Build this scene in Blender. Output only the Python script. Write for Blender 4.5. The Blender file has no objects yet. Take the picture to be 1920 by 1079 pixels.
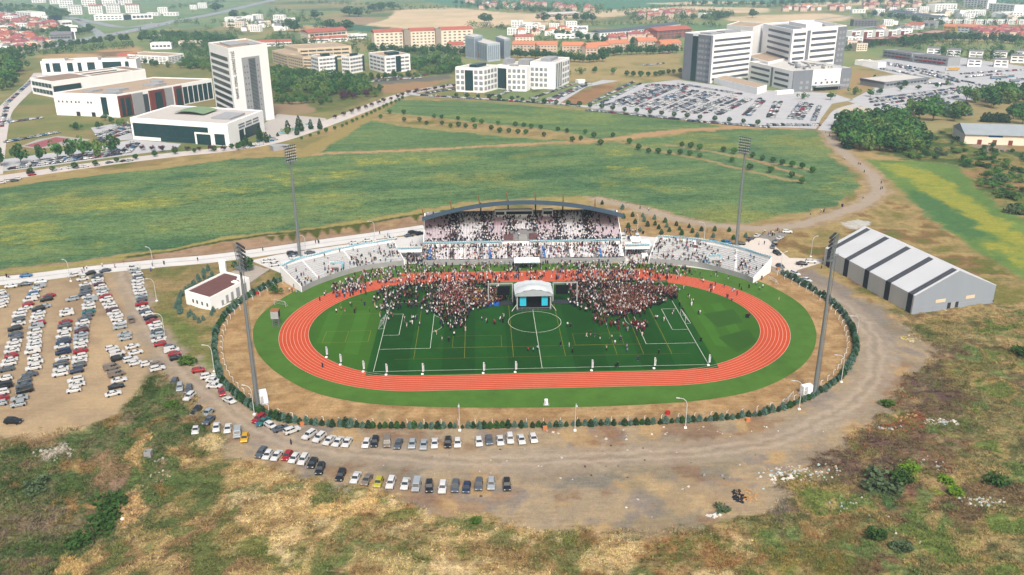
import bpy, math, random
import numpy as np
from mathutils import Vector, Matrix
random.seed(7); RNG = np.random.default_rng(7)
C = bpy.context.scene.collection
# ---------------------------------------------------------------- camera, world, sun, exposure
CX, CY, CH, YAW, PIT, ROL, FOC = -17.9, -272.1, 117.3, .037, .366, .005, 1600.0
cam_d = bpy.data.cameras.new('camera'); cam = bpy.data.objects.new('camera', cam_d); C.objects.link(cam)
cam_d.sensor_width = 36; cam_d.lens = FOC/1920*36; cam_d.clip_start = 1; cam_d.clip_end = 9000
_r = Vector((math.cos(YAW), -math.sin(YAW), 0))
_f = Vector((math.sin(YAW)*math.cos(PIT), math.cos(YAW)*math.cos(PIT), -math.sin(PIT)))
_u = Vector((math.sin(YAW)*math.sin(PIT), math.cos(YAW)*math.sin(PIT), math.cos(PIT)))
_c, _s = math.cos(ROL), math.sin(ROL)
RR = _c*_r - _s*_u; UU = _s*_r + _c*_u
M = Matrix((RR, UU, -_f)).transposed().to_4x4(); M.translation = (CX, CY, CH)
cam.matrix_world = M; bpy.context.scene.camera = cam
SUN_EL, SUN_AZ = math.radians(48), math.radians(170)
world = bpy.data.worlds.new('World'); bpy.context.scene.world = world; world.use_nodes = True
nt = world.node_tree
sky = nt.nodes.new('ShaderNodeTexSky'); sky.sky_type = 'NISHITA'; sky.sun_disc = False
sky.sun_elevation = SUN_EL; sky.sun_rotation = SUN_AZ; sky.air_density = 1.6; sky.dust_density = 7.0; sky.ozone_density = .4
nt.links.new(sky.outputs[0], nt.nodes['Background'].inputs[0]); nt.nodes['Background'].inputs[1].default_value = .12
sd = bpy.data.lights.new('sun', 'SUN'); sd.energy = 2.8; sd.angle = math.radians(15); sd.color = (1, .97, .94)
sun = bpy.data.objects.new('sun', sd); C.objects.link(sun)
# sun_rotation is measured from +Y towards +X
sdir = Vector((math.sin(SUN_AZ)*math.cos(SUN_EL), math.cos(SUN_AZ)*math.cos(SUN_EL), math.sin(SUN_EL)))
sun.rotation_euler = sdir.to_track_quat('Z', 'Y').to_euler()
vs = bpy.context.scene.view_settings
vs.view_transform = 'Standard'; vs.look = 'None'; vs.gamma = 1; vs.use_curve_mapping = False; vs.exposure = .76

# ---------------------------------------------------------------- helpers
def P(px, py, z=0.0):
    d = RR*((px-960)/FOC) + UU*((539.5-py)/FOC) + _f
    t = (z-CH)/d.z
    return (CX+d.x*t, CY+d.y*t, z)
def PP(pts, z=0.0): return [P(a, b, z) for a, b in pts]
def J(x, y, z):
    v = Vector((x-CX, y-CY, z-CH)); d = v.dot(_f)
    return 960+FOC*v.dot(RR)/d, 539.5-FOC*v.dot(UU)/d
def hgt(px, yb, yt):
    x, y, _ = P(px, yb); lo, hi = 0, 110
    for _ in range(40):
        m = (lo+hi)/2
        if J(x, y, m)[1] > yt: lo = m
        else: hi = m
    return lo
def srgb(h, k=1.0):
    v = [int(h[i:i+2], 16)/255 for i in (0, 2, 4)]
    return tuple(min(.95, k*(c/12.92 if c <= .04045 else ((c+.055)/1.055)**2.4)) for c in v)
KA = .50   # picture brightness -> albedo
def al(h): return srgb(h, KA) if len(h) == 6 else srgb(h[:6], float(h[6:]))
MATS = {}
def mat(name, col, rough=.8, var=.12, scale=.6, metal=0, spec=.08, streak=False):
    if name in MATS: return MATS[name]
    m = bpy.data.materials.new(name); m.use_nodes = True; t = m.node_tree; b = t.nodes['Principled BSDF']
    if isinstance(col, str): col = al(col)
    b.inputs['Roughness'].default_value = rough; b.inputs['Metallic'].default_value = metal
    b.inputs['Specular IOR Level'].default_value = spec
    if var > 0:
        g = t.nodes.new('ShaderNodeNewGeometry'); n = t.nodes.new('ShaderNodeTexNoise'); n.inputs['Scale'].default_value = scale
        n.inputs['Detail'].default_value = 5; n.inputs['Roughness'].default_value = .65
        if streak:
            mp = t.nodes.new('ShaderNodeMapping'); mp.inputs['Scale'].default_value = (1, 1, .15)
            t.links.new(g.outputs['Position'], mp.inputs[0]); t.links.new(mp.outputs[0], n.inputs['Vector'])
        else: t.links.new(g.outputs['Position'], n.inputs['Vector'])
        r = t.nodes.new('ShaderNodeMapRange'); r.inputs[1].default_value = .25; r.inputs[2].default_value = .75
        r.inputs[3].default_value = 1-var; r.inputs[4].default_value = 1+var
        mx = t.nodes.new('ShaderNodeVectorMath'); mx.operation = 'SCALE'; mx.inputs[0].default_value = col
        t.links.new(n.outputs[0], r.inputs[0]); t.links.new(r.outputs[0], mx.inputs['Scale']); t.links.new(mx.outputs[0], b.inputs['Base Color'])
    else: b.inputs['Base Color'].default_value = (*col, 1)
    MATS[name] = m; return m
def tag(o, label=None, cat=None, group=None, kind=None):
    if label: o['label'] = label
    if cat: o['category'] = cat
    if group: o['group'] = group
    if kind: o['kind'] = kind
    return o
def thing(name, label, cat, loc=(0, 0, 0), rz=0, group=None):
    o = bpy.data.objects.new(name, None); C.objects.link(o); o.location = loc; o.rotation_euler = (0, 0, rz)
    o.empty_display_size = .5
    return tag(o, label, cat, group)
class MB:
    def __init__(s): s.v = []; s.f = []; s.m = []
    def add(s, vs, fs, mi=0):
        k = len(s.v); s.v += [tuple(v) for v in vs]; s.f += [tuple(i+k for i in f) for f in fs]; s.m += [mi]*len(fs); return s
    def hexa(s, b, t, mi=0):      # bottom ring, top ring (4 points each, ccw seen from above)
        n = len(b)
        return s.add(list(b)+list(t), [tuple(range(n-1, -1, -1)), tuple(range(n, 2*n))]+[(i, (i+1) % n, n+(i+1) % n, n+i) for i in range(n)], mi)
    def prism(s, poly, z0, z1, mi=0): return s.hexa([(p[0], p[1], z0) for p in poly], [(p[0], p[1], z1) for p in poly], mi)
    def box(s, x, y, z, sx, sy, sz, rz=0, mi=0):   # centre x,y, bottom z
        c, n = math.cos(rz), math.sin(rz)
        return s.prism([(x+a*sx/2*c-b*sy/2*n, y+a*sx/2*n+b*sy/2*c) for a, b in ((-1, -1), (1, -1), (1, 1), (-1, 1))], z, z+sz, mi)
    def tube(s, p, q, r0, r1=None, n=6, mi=0):
        r1 = r0 if r1 is None else r1; p = Vector(p); q = Vector(q); d = (q-p).normalized()
        a = d.orthogonal().normalized(); b = d.cross(a)
        R0 = [p+(a*math.cos(t)+b*math.sin(t))*r0 for t in [2*math.pi*i/n for i in range(n)]]
        R1 = [q+(a*math.cos(t)+b*math.sin(t))*r1 for t in [2*math.pi*i/n for i in range(n)]]
        return s.hexa(R0, R1, mi)
    def path(s, pts, r, n=6, mi=0):
        for a, b in zip(pts[:-1], pts[1:]): s.tube(a, b, r, r, n, mi)
        return s
    def mesh(s, name, mats, off=(0, 0, 0), smooth=False):
        me = bpy.data.meshes.new(name)
        me.from_pydata([(v[0]-off[0], v[1]-off[1], v[2]-off[2]) for v in s.v], [], s.f)
        for m in (mats if isinstance(mats, (list, tuple)) else [mats]): me.materials.append(m)
        me.polygons.foreach_set('material_index', s.m)
        if smooth: me.polygons.foreach_set('use_smooth', [True]*len(s.f))
        me.update(); return me
    def build(s, name, mats, parent=None, smooth=False, loc=None):
        off = loc if loc else (0, 0, 0)
        if parent:
            q = parent
            while q: off = tuple(a+b for a, b in zip(off, q.location)); q = q.parent
        o = bpy.data.objects.new(name, s.mesh(name, mats, off, smooth)); C.objects.link(o)
        if parent: o.parent = parent
        if loc: o.location = loc
        return o
def copy_tree(o, parent=None):
    c = o.copy(); C.objects.link(c); c.parent = parent
    for ch in o.children: copy_tree(ch, c)
    return c
ORD = 'first second third fourth fifth sixth seventh eighth ninth tenth eleventh twelfth thirteenth fourteenth fifteenth sixteenth seventeenth eighteenth nineteenth twentieth'.split()
TEN = {20: 'twenty', 30: 'thirty', 40: 'forty', 50: 'fifty', 60: 'sixty', 70: 'seventy', 80: 'eighty', 90: 'ninety'}
def ordn(n):
    if n <= 20: return ORD[n-1]
    if n >= 200: return ('two hundred and '+ordn(n-200)) if n > 200 else 'two hundredth'
    if n >= 100: return ('one hundred and '+ordn(n-100)) if n > 100 else 'hundredth'
    t, u = n//10*10, n % 10
    return TEN[t]+'-'+ORD[u-1] if u else TEN[t][:-1]+'ieth'
def struct(o): o['kind'] = 'structure'; return o
def oval(R, S, n=48):
    a = [(S+R*math.cos(t), R*math.sin(t)) for t in np.linspace(-math.pi/2, math.pi/2, n)]
    b = [(-S+R*math.cos(t), R*math.sin(t)) for t in np.linspace(math.pi/2, 3*math.pi/2, n)]
    return a+b
def ring(i, o, z=0):
    n = len(i); mb = MB()
    mb.add([(x, y, z) for x, y in i]+[(x, y, z) for x, y in o], [(k, n+k, n+(k+1) % n, (k+1) % n) for k in range(n)]); return mb
TR, TS = 39.6, 37.7     # inner track radius, half length of the straights
# ================================================================ ground: one sheet, painted by material zones
def _h(ix, iy, s):
    with np.errstate(over='ignore'):
        n = (ix.astype(np.int64)*374761393 + iy.astype(np.int64)*668265263 + s*974634777) & 0xffffffff
        n = ((n ^ (n >> 13))*1274126177) & 0xffffffff
        n = (n ^ (n >> 16)) & 0xffff
    return n/65535.0
def vn(x, y, s=0):
    ix = np.floor(x); iy = np.floor(y); fx = x-ix; fy = y-iy; fx = fx*fx*(3-2*fx); fy = fy*fy*(3-2*fy)
    a = _h(ix, iy, s); b = _h(ix+1, iy, s); c = _h(ix, iy+1, s); d = _h(ix+1, iy+1, s)
    return (a*(1-fx)+b*fx)*(1-fy)+(c*(1-fx)+d*fx)*fy
def fbm(x, y, sc, s=0, o=4, g=.55):
    t = 0; w = 1; tw = 0
    for k in range(o):
        t = t+w*vn(x/sc+17.3*k, y/sc-9.1*k, s+k*7); tw += w; w *= g; sc = sc/2.03
    return np.clip((t/tw-.5)*1.7+.5, 0, 1)
xs = np.concatenate([np.linspace(-2600, -900, 60)[:-1], np.linspace(-900, -420, 60)[:-1], np.linspace(-420, -190, 115)[:-1], np.arange(-190, 190, .7),
                     np.linspace(190, 420, 115), np.linspace(420, 900, 60)[1:], np.linspace(900, 2600, 60)[1:]])
ys = np.concatenate([np.linspace(-320, -140, 30)[:-1], np.arange(-140, -40, .6), np.arange(-40, 70, 1.), np.arange(70, 250, 1.8), np.arange(250, 560, 3.5),
                     np.arange(560, 1200, 9), np.linspace(1200, 6000, 170)])
NX, NY = len(xs), len(ys)
GX, GY = np.meshgrid(xs, ys); GX = GX.ravel(); GY = GY.ravel(); NV = len(GX)
COL = np.zeros((NV, 4)); COL[:, 3] = .5
ROUGH = np.zeros(NV)
WX = (fbm(GX, GY, 9, 3)-.5); WY = (fbm(GX, GY, 9, 31)-.5)     # shared edge wobble
WX2 = (fbm(GX, GY, 2.2, 5, 2)-.5); WY2 = (fbm(GX, GY, 2.2, 35, 2)-.5)
def lin(h): return np.array(al(h))
def sdist(poly, x, y):     # signed distance, + inside
    d = np.full(x.shape, 1e9); ins = np.zeros(x.shape, bool); n = len(poly)
    for i in range(n):
        ax, ay = poly[i][0], poly[i][1]; bx, by = poly[(i+1) % n][0], poly[(i+1) % n][1]
        ex, ey = bx-ax, by-ay; L = ex*ex+ey*ey+1e-9
        t = np.clip(((x-ax)*ex+(y-ay)*ey)/L, 0, 1)
        d = np.minimum(d, (x-ax-t*ex)**2+(y-ay-t*ey)**2)
        if ay != by:
            c = ((ay > y) != (by > y)) & (x < (bx-ax)*(y-ay)/(by-ay)+ax); ins ^= c
    d = np.sqrt(d); return np.where(ins, d, -d)
def ldist(line, x, y):
    d = np.full(x.shape, 1e9)
    for a, b in zip(line[:-1], line[1:]):
        ex, ey = b[0]-a[0], b[1]-a[1]; L = ex*ex+ey*ey+1e-9
        t = np.clip(((x-a[0])*ex+(y-a[1])*ey)/L, 0, 1); d = np.minimum(d, (x-a[0]-t*ex)**2+(y-a[1]-t*ey)**2)
    return np.sqrt(d)
def weight(shape, f, wob, wob2, world, line=None):
    pts = shape if world else PP(shape)
    bx = [p[0] for p in pts]; by = [p[1] for p in pts]; m = f+wob+wob2+(line or 0)
    sel = np.nonzero((GX > min(bx)-m) & (GX < max(bx)+m) & (GY > min(by)-m) & (GY < max(by)+m))[0]
    x = GX[sel]+WX[sel]*wob*2+WX2[sel]*wob2*2; y = GY[sel]+WY[sel]*wob*2+WY2[sel]*wob2*2
    if line is None: w = np.clip(sdist(pts, x, y)/f+.5, 0, 1)
    else: w = np.clip((line-ldist(pts, x, y))/f+.5, 0, 1)
    k = w > 0; return sel[k], w[k]*w[k]*(3-2*w[k])
def paint(shape, col, f=1., wob=0, wob2=0, det=None, rough=None, op=1, world=False, line=None, sc=12, seed=0, contrast=1, o=5, ang=0, st=1):
    s, w = weight(shape, f, wob, wob2, world, line); w = w*op
    if not len(s): return
    if isinstance(col, str): c = lin(col)[None, :].repeat(len(s), 0)
    else:
        ca, sa = math.cos(ang), math.sin(ang)
        u = (GX[s]*ca+GY[s]*sa)/st; v = -GX[s]*sa+GY[s]*ca
        n = np.clip((fbm(u, v, sc, seed, o)-.5)*contrast+.5, 0, .9999)*(len(col)-1)
        i = n.astype(int); t = (n-i)[:, None]; t = t*t*(3-2*t); cc = np.array([lin(q) for q in col])
        c = cc[i]*(1-t)+cc[np.minimum(i+1, len(col)-1)]*t
    COL[s, :3] = COL[s, :3]*(1-w[:, None])+c*w[:, None]
    if det is not None: COL[s, 3] = COL[s, 3]*(1-w)+det*w
    if rough is not None: ROUGH[s] = ROUGH[s]*(1-w)+rough*w
def patches(shape, col, sc, thr, f=.12, seed=0, op=1, world=False, edge=6, o=4):   # patches of another growth inside a zone
    s, w = weight(shape, edge, 0, 0, world)
    n = fbm(GX[s], GY[s], sc, seed, o); w = w*np.clip((n-thr)/f, 0, 1)*op
    COL[s, :3] = COL[s, :3]*(1-w[:, None])+lin(col)*w[:, None]
def ell(px, py, rx, ry, n=20, rot=0):
    c, s_ = math.cos(rot), math.sin(rot)
    return [(px+rx*math.cos(t)*c-ry*math.sin(t)*s_, py+rx*math.cos(t)*s_+ry*math.sin(t)*c) for t in np.linspace(0, 2*math.pi, n, endpoint=False)]
def strip(line, w, z):     # ribbon sheet along a world polyline
    mb = MB(); L = [];
    for i, p in enumerate(line):
        a = line[max(0, i-1)]; b = line[min(len(line)-1, i+1)]; dx, dy = b[0]-a[0], b[1]-a[1]; l = math.hypot(dx, dy) or 1
        L += [(p[0]-dy/l*w/2, p[1]+dx/l*w/2, z), (p[0]+dy/l*w/2, p[1]-dx/l*w/2, z)]
    return mb.add(L, [(2*i+1, 2*i+3, 2*i+2, 2*i) for i in range(len(line)-1)])
def smooth(pts, n=6):
    out = []
    for i in range(len(pts)-1):
        p0 = pts[max(0, i-1)]; p1 = pts[i]; p2 = pts[i+1]; p3 = pts[min(len(pts)-1, i+2)]
        for k in range(n):
            t = k/n; out.append(tuple(.5*((2*p1[j])+(-p0[j]+p2[j])*t+(2*p0[j]-5*p1[j]+4*p2[j]-p3[j])*t*t+(-p0[j]+3*p1[j]-3*p2[j]+p3[j])*t**3) for j in range(2)))
    return out+[tuple(pts[-1][:2])]
W = True
# far country
paint([(-9000, -400), (9000, -400), (9000, 9000), (-9000, 9000)], ['5f7a55', '7f8f5e', '8a9a66', 'a59a6c', '6b8058'], world=W, sc=260, seed=2, contrast=1.3, det=.35)
paint([(-300, -30), (620, -30), (860, 14), (1100, 20), (1300, 10), (2300, 2), (2300, -80)], '5d8c6c', 20, 20, det=.2)
for q in ([(-200, -60), (2200, -60), (2200, -38), (-200, -30)],): paint(q, 'c9ad7c', 30, 30)
wh = ['e6cba6', 'ecd2ae', 'dcc6a0', 'cdbf98']
paint([(742, 20), (835, 14), (960, 25), (1060, 27), (1060, 47), (960, 48), (855, 54), (780, 56), (680, 47), (725, 37)], wh, 5, 8, sc=60, det=.15)
paint([(605, 36), (667, 31), (725, 37), (680, 47)], 'b09678', 5, 4); paint([(560, 44), (662, 46), (780, 58), (705, 63), (600, 50)], '4f7a62', 6, 4)
paint([(1090, 26), (1170, 17), (1285, 12), (1440, 16), (1440, 24), (1335, 25), (1210, 28), (1125, 33)], wh, 5, 6, sc=50, det=.15)
paint([(1355, 37), (1372, 32), (1440, 28), (1552, 26), (1600, 32), (1580, 40), (1440, 47)], wh, 5, 6, sc=50, det=.15)
paint([(1202, 7), (1325, 3), (1430, 5), (1280, 10)], wh, 8, 6); paint([(1480, 8), (1640, 0), (1860, 2), (1500, 14)], wh, 8, 6)
paint([(1040, 48), (1250, 44), (1440, 50), (1440, 60), (1200, 56)], '6f8f62', 6, 6); paint([(500, 50), (600, 48), (660, 64), (560, 62)], 'c4a878', 6, 6)
paint([(0, -5), (420, -2), (560, 20), (420, 50), (150, 60), (0, 60)], ['71906c', '7f9a70', '8f9f72', '6a8a68'], 15, 10, sc=90)
paint([(175, 94), (240, 85), (262, 88), (270, 97), (190, 103)], ['c8ab7c', 'b79a70'], 3, 2, sc=20); paint([(50, 112), (100, 100), (250, 96), (300, 116), (80, 124)], '8c7258', 5, 2)
for i in range(11):
    x = 52+i*11; paint([(x+14, 103-i*.3), (x+21, 102.6-i*.3), (x+30, 116), (x+22, 116.5)], 'cdb07c', 2)
paint([(222, 100), (262, 96), (285, 108), (232, 111)], 'c9aa72', 3)
paint([(0, 120), (60, 108), (300, 120), (420, 100), (900, 130), (930, 190), (700, 205), (560, 260), (420, 300), (0, 345)], ['6c7c4c', '7f8654', '948d5e', '8d7f58'], 12, 8, sc=40, seed=4, det=.4)
paint([(500, 150), (700, 150), (740, 172), (640, 206), (560, 214), (505, 205)], ['5a6e42', '66743f', '7d7850', '566a40'], 6, 4, sc=12, op=.9)
paint([(505, 196), (560, 190), (600, 208), (560, 216), (510, 212)], 'a58e70', 4, 4)
paint([(280, 60), (420, 60), (430, 84), (560, 60), (560, 100), (330, 100)], ['5e7456', '6c7d58', '7d8460'], 10, 6, sc=30, op=.8)
paint([(770, 118), (860, 112), (850, 140), (790, 142)], '5f7248', 6, 4)
paint([(700, 155), (840, 140), (850, 147), (720, 166)], '77766a', 4, 2); paint([(700, 160), (840, 150), (800, 168), (720, 176)], 'a98a66', 4, 3)
paint([(940, 105), (1280, 100), (1280, 150), (1120, 160), (940, 140)], ['a69866', 'b3a070', '8f8d58'], 8, 5, sc=30, det=.35)
paint([(1040, 196), (1110, 162), (1160, 155), (1155, 165), (1100, 195), (1080, 200)], ['b08c66', 'a3805c', '8a6a50'], 4, 3, sc=20)
paint([(1440, 130), (1920, 110), (1920, 240), (1700, 230), (1540, 230)], ['9a8d60', 'a8986c', '7f8452'], 8, 5, sc=25, det=.4)
paint([(1560, 185), (1600, 135), (1640, 138), (1680, 160), (1590, 172)], 'ad9468', 4, 3)
# mid-ground dry land round the fields
paint([(-60, 330), (560, 262), (740, 180), (1400, 225), (1560, 215), (1650, 290), (1760, 300), (1960, 400), (1990, 800), (1700, 760), (1450, 520), (1200, 500), (500, 520), (-60, 560)],
      ['8a8555', '9c8c5e', 'b39c6c', '98855c', '77773f'], 6, 5, 1, sc=22, seed=9, det=.55, rough=.5)
crop = ['50704a', '5e7c52', '6c8758', '7c8d58']
F1 = [(-80, 356), (0, 350), (150, 331), (330, 312), (420, 299), (480, 291), (600, 290), (950, 276), (1120, 269), (1210, 260), (1300, 248), (1380, 243), (1460, 243), (1530, 245), (1560, 290), (1600, 330), (1617, 350), (1560, 388), (1470, 404), (1420, 414), (1350, 417), (1260, 411), (1200, 396), (1130, 374), (1090, 368), (1000, 371), (900, 378), (790, 393), (700, 410), (600, 423), (420, 445), (320, 466), (240, 478), (130, 495), (-80, 515)]
paint(F1, crop, 3, 3, 1, sc=13, seed=11, det=1.7, rough=.3, ang=.2, st=5, contrast=1.2, o=6)
F2 = [(740, 188), (900, 191), (1120, 210), (1290, 228), (1360, 238), (1200, 251), (1120, 262), (1060, 247), (900, 230), (800, 219), (700, 212)]
paint(F2, crop, 3, 2, sc=10, seed=12, det=1.6, rough=.3, ang=-.15, st=6, o=6)
F3 = [(600, 286), (650, 245), (690, 226), (760, 238), (960, 258), (1080, 264), (950, 273)]
paint(F3, crop, 3, 2, sc=10, seed=13, det=1.6, rough=.3, ang=.1, st=6, o=6)
def yel(L, c='aaa84c', op=1):
    for q in L: paint(ell(*q), [c, c, '7f8c50', c], 14, 9, 4, op=op*random.uniform(.6, .95), sc=7, ang=.15, st=6, contrast=1.5)
yel([(60, 430, 50, 14), (20, 400, 14, 40), (265, 381, 60, 7), (330, 372, 60, 5), (200, 392, 60, 5), (60, 455, 30, 6), (395, 345, 22, 4), (440, 357, 60, 2.5), (556, 342, 26, 8), (530, 330, 30, 6), (640, 328, 50, 7), (620, 372, 22, 7), (640, 388, 24, 5),
     (1175, 316, 22, 6), (1150, 345, 28, 5), (1235, 352, 30, 5), (1590, 335, 14, 6), (1545, 357, 26, 6), (700, 303, 40, 4), (330, 430, 40, 3), (40, 500, 30, 5), (100, 370, 60, 4), (1150, 285, 24, 3), (160, 470, 60, 3), (800, 300, 60, 3)])
patches(F1, '8d9150', 60, .62, .2, 41, .7); patches(F1, '4c7050', 24, .6, .2, 42, .6); patches(F2, '8d9a58', 60, .66, .2, 43, .5)
for L, w, c in (([(555, 294), (600, 289), (800, 281), (950, 272), (1100, 265), (1200, 256), (1300, 243), (1400, 239), (1500, 243)], 2.6, 'c09f78'),
                ([(1200, 253), (1300, 243), (1400, 238), (1480, 240)], 5, 'bd9a72'),
                ([(700, 209), (800, 219), (900, 231), (1000, 241), (1060, 252), (1110, 262)], 2, 'a59a6a'), ([(680, 224), (780, 236), (900, 249), (1020, 262)], 2.6, '9a9560'),
                ([(1160, 266), (1240, 284), (1320, 300), (1400, 320), (1470, 336), (1500, 340)], 2.2, 'a8946a'), ([(1250, 272), (1340, 286), (1420, 302), (1520, 318)], 1.6, 'b09b72'), ([(1380, 290), (1450, 312), (1500, 330)], 1.5, 'b08f6c'),
                ([(560, 292), (620, 262), (700, 212), (735, 188)], 7, 'a3935f'), ([(-60, 358), (0, 349), (150, 329), (330, 310), (430, 296), (560, 290)], 5, 'a99665'),
                ([(745, 184), (900, 188), (1120, 207), (1290, 225), (1400, 236)], 3, '9a8f62')):
    paint(PP(L), c, 3, 1.5, 1, line=w, world=W, det=.5)
# bank between field and road
EDGE = [(-60, 517), (130, 500), (240, 482), (320, 470), (420, 450), (500, 440), (600, 428), (700, 415), (790, 400), (900, 384), (1000, 376), (1090, 374), (1130, 380)]
paint(PP([(-60, 522), (130, 505), (240, 489), (320, 478), (420, 462), (500, 454), (600, 441), (700, 429), (790, 416), (900, 400)]), ['a08468', 'b0947a', '9b7e62', 'b59a72'], 3, 2, 1, line=9, world=W, sc=10, det=.5)
paint(PP(EDGE), 'a39a5c', 2, 1.5, 1, line=3, world=W, det=.8); paint(PP([(240, 483), (320, 472), (420, 452), (500, 441), (600, 430), (700, 417), (790, 402), (900, 386), (960, 381)]), '4b5434', 1.2, .7, .5, line=1.3, world=W)  # dark green stroke: darker plants plus the field edge's shadow, painted as colour
for t in ([(75, 697), (145, 688), (120, 735)], [(150, 690), (220, 678), (195, 738)], [(220, 680), (300, 668), (290, 745)], [(325, 665), (385, 655), (372, 700)], [(385, 655), (490, 643), (462, 722)], [(490, 640), (555, 630), (545, 690)], [(560, 632), (650, 620), (628, 685)], [(650, 615), (690, 610), (675, 645)], [(690, 610), (795, 595), (775, 675)], [(800, 595), (865, 582), (845, 643)], [(1155, 540), (1225, 530), (1215, 588)]):
    paint([(480+a/4, 270+b/4) for a, b in t], '59602c', 1, .3, .2, det=1)
paint([(1130, 384), (1200, 398), (1300, 425), (1400, 438), (1380, 462), (1160, 444), (1150, 400)], ['b39a6e', 'a68a62', 'bda478'], 3, 2, 1, sc=9, det=.8)
# right side
paint([(1400, 440), (1480, 445), (1560, 410), (1650, 372), (1700, 380), (1920, 530), (1960, 640), (1700, 600), (1545, 500), (1450, 480)], ['7e7a44', '98885a', 'b09a68', '8a6f4c', '6f733c'], 4, 4, 1.5, sc=14, seed=21, det=.8, rough=.6, contrast=1.3)
paint([(1640, 290), (1780, 240), (1960, 250), (1960, 420), (1850, 375), (1800, 310), (1700, 302)], ['5c6f3e', '72793f', '9a8a5a', '62703e', '4f6338'], 4, 4, 2, sc=12, seed=22, det=1, rough=1, contrast=1.4)
patches([(1700, 250), (1960, 250), (1960, 400), (1850, 370)], 'a5845c', 16, .62, .1, 44, .8)
paint([(1820, 272), (1880, 268), (1900, 282), (1850, 288)], 'a08f7c', 3, 2)
F4 = [(1622, 300), (1700, 301), (1790, 310), (1826, 345), (1870, 385), (1960, 440), (1960, 545), (1880, 500), (1800, 450), (1720, 385), (1660, 330)]
paint(F4, ['5f7f48', '6d8a4a', '7c9350'], 3, 2, 1, sc=14, seed=23, det=.7, rough=.3)
for q in ([(1640, 303), (1720, 312), (1800, 350), (1900, 425), (1960, 470), (1960, 495), (1880, 450), (1780, 390), (1700, 335)], [(1840, 455), (1900, 465), (1960, 510), (1920, 505)]): paint(q, ['8d9a44', 'a9a545', '9aa04a'], 6, 5, 2, sc=10, op=.85)
paint([(1700, 355), (1760, 370), (1850, 440), (1810, 448), (1740, 400)], '557a4c', 5, 4, 1); paint([(1780, 312), (1826, 345), (1880, 395), (1860, 400), (1790, 350)], '678548', 5, 4, 1)
paint([(1573, 417), (1600, 413), (1632, 415), (1625, 428), (1590, 430)], 'c9c6bd', 1.5, 2, 1)
DP = PP([(1120, 374), (1180, 386), (1260, 409), (1340, 424), (1420, 429), (1490, 424), (1560, 405), (1620, 383), (1650, 358), (1638, 330), (1600, 302), (1562, 268), (1545, 240)])
paint(DP, ['a08a6a', 'b39d7c', '93805c'], 3, 2, 1, line=6.5, world=W, sc=8); paint(DP, 'b4a592', 1.5, .8, .4, line=3.4, world=W, det=.3)
# foreground rough ground
FG = [(-200, 820), (200, 790), (300, 700), (420, 790), (560, 880), (800, 950), (1000, 990), (1250, 1010), (1400, 985), (1500, 880), (1700, 740), (1720, 640), (1640, 580), (1960, 560), (2500, 1200), (-500, 1300)]
paint(FG, ['56623a', '747046', '94835a', 'ab9568', '866f50', '646a3e'], 4, 4, 1.5, sc=15, seed=51, det=1.45, rough=1, contrast=1.7, o=7)
paint([(-200, 830), (60, 840), (330, 700), (420, 800), (330, 850), (270, 960), (60, 1120), (-300, 1200)], ['3f4f2c', '50633a', '68694a', '445c33', '746c50'], 5, 4, 2, sc=7, seed=52, det=1.5, rough=1.6, contrast=1.5, o=6)
BRN = [(440, 860), (700, 900), (1000, 985), (1300, 1005), (1400, 985), (1420, 1100), (600, 1120), (400, 1010)]
paint(BRN, ['806546', '957c54', 'b09769', 'bda575', '9a7f58', '766c46'], 8, 8, 2, sc=11, seed=53, det=1.4, rough=.9, contrast=1.6, op=.85, o=7)
patches(BRN, '8a5a38', 13, .68, .12, 54, .45); patches(BRN, '5e6a36', 11, .66, .12, 55, .8); patches(BRN, 'cdb584', 9, .64, .2, 155, .6); patches(FG, '566a3c', 7, .66, .12, 56, .7); patches(BRN, 'cdb88c', 4, .68, .1, 157, .6)
RT = [(1480, 900), (1640, 800), (1720, 640), (2000, 560), (2300, 1200), (1400, 1200), (1430, 980)]
paint(RT, ['5f6a3e', '74744c', '8a8058', '5f6240', '998358', '66763e'], 6, 5, 2, sc=11, seed=57, det=1.5, rough=1.1, contrast=1.6, op=.9, o=7)
paint([(1560, 640), (1700, 650), (1760, 740), (1800, 830), (1740, 930), (1600, 900), (1480, 860), (1640, 780)], ['6a5648', '5f6a3c', '8a5a44', '7c6a58', '71703e'], 6, 5, 2, sc=8, seed=58, det=1.5, rough=1.2, contrast=1.6, op=.85, o=6)
patches(RT, '6a5044', 12, .68, .1, 59, .6); patches(RT, '5f7844', 6, .7, .08, 60, .7); patches(RT, 'ac9468', 9, .68, .1, 61, .6)
patches([(-200, 830), (330, 700), (420, 800), (270, 960), (-300, 1200)], '86725a', 8, .64, .1, 62, .7); patches([(-200, 830), (330, 700), (420, 800), (270, 960), (-300, 1200)], '8f7048', 6, .74, .06, 63, .6)
for q, c in ((ell(265, 853, 22, 26), 'b09468'), (ell(235, 942, 20, 42, rot=.45), 'b8986c'), (ell(100, 847, 22, 10, rot=-.5), 'b6ada2'), (ell(120, 920, 14, 16), '94704c'), (ell(160, 918, 8, 18, rot=.4), '94704c'), (ell(200, 880, 40, 20), '8a7258'),
              (ell(395, 835, 22, 12), 'c4b188'), (ell(140, 1050, 30, 14), 'b89a68'), (ell(560, 860, 24, 14), '7f7040'), (ell(1655, 915, 38, 24), '42603a'), (ell(1705, 885, 14, 18), '6f8e28'), (ell(1780, 915, 22, 16, rot=.5), '7a9430'), (ell(640, 960, 60, 18), 'c6a772')):
    paint(q, c, 2.5, 3, 1.5, op=.9)
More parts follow.
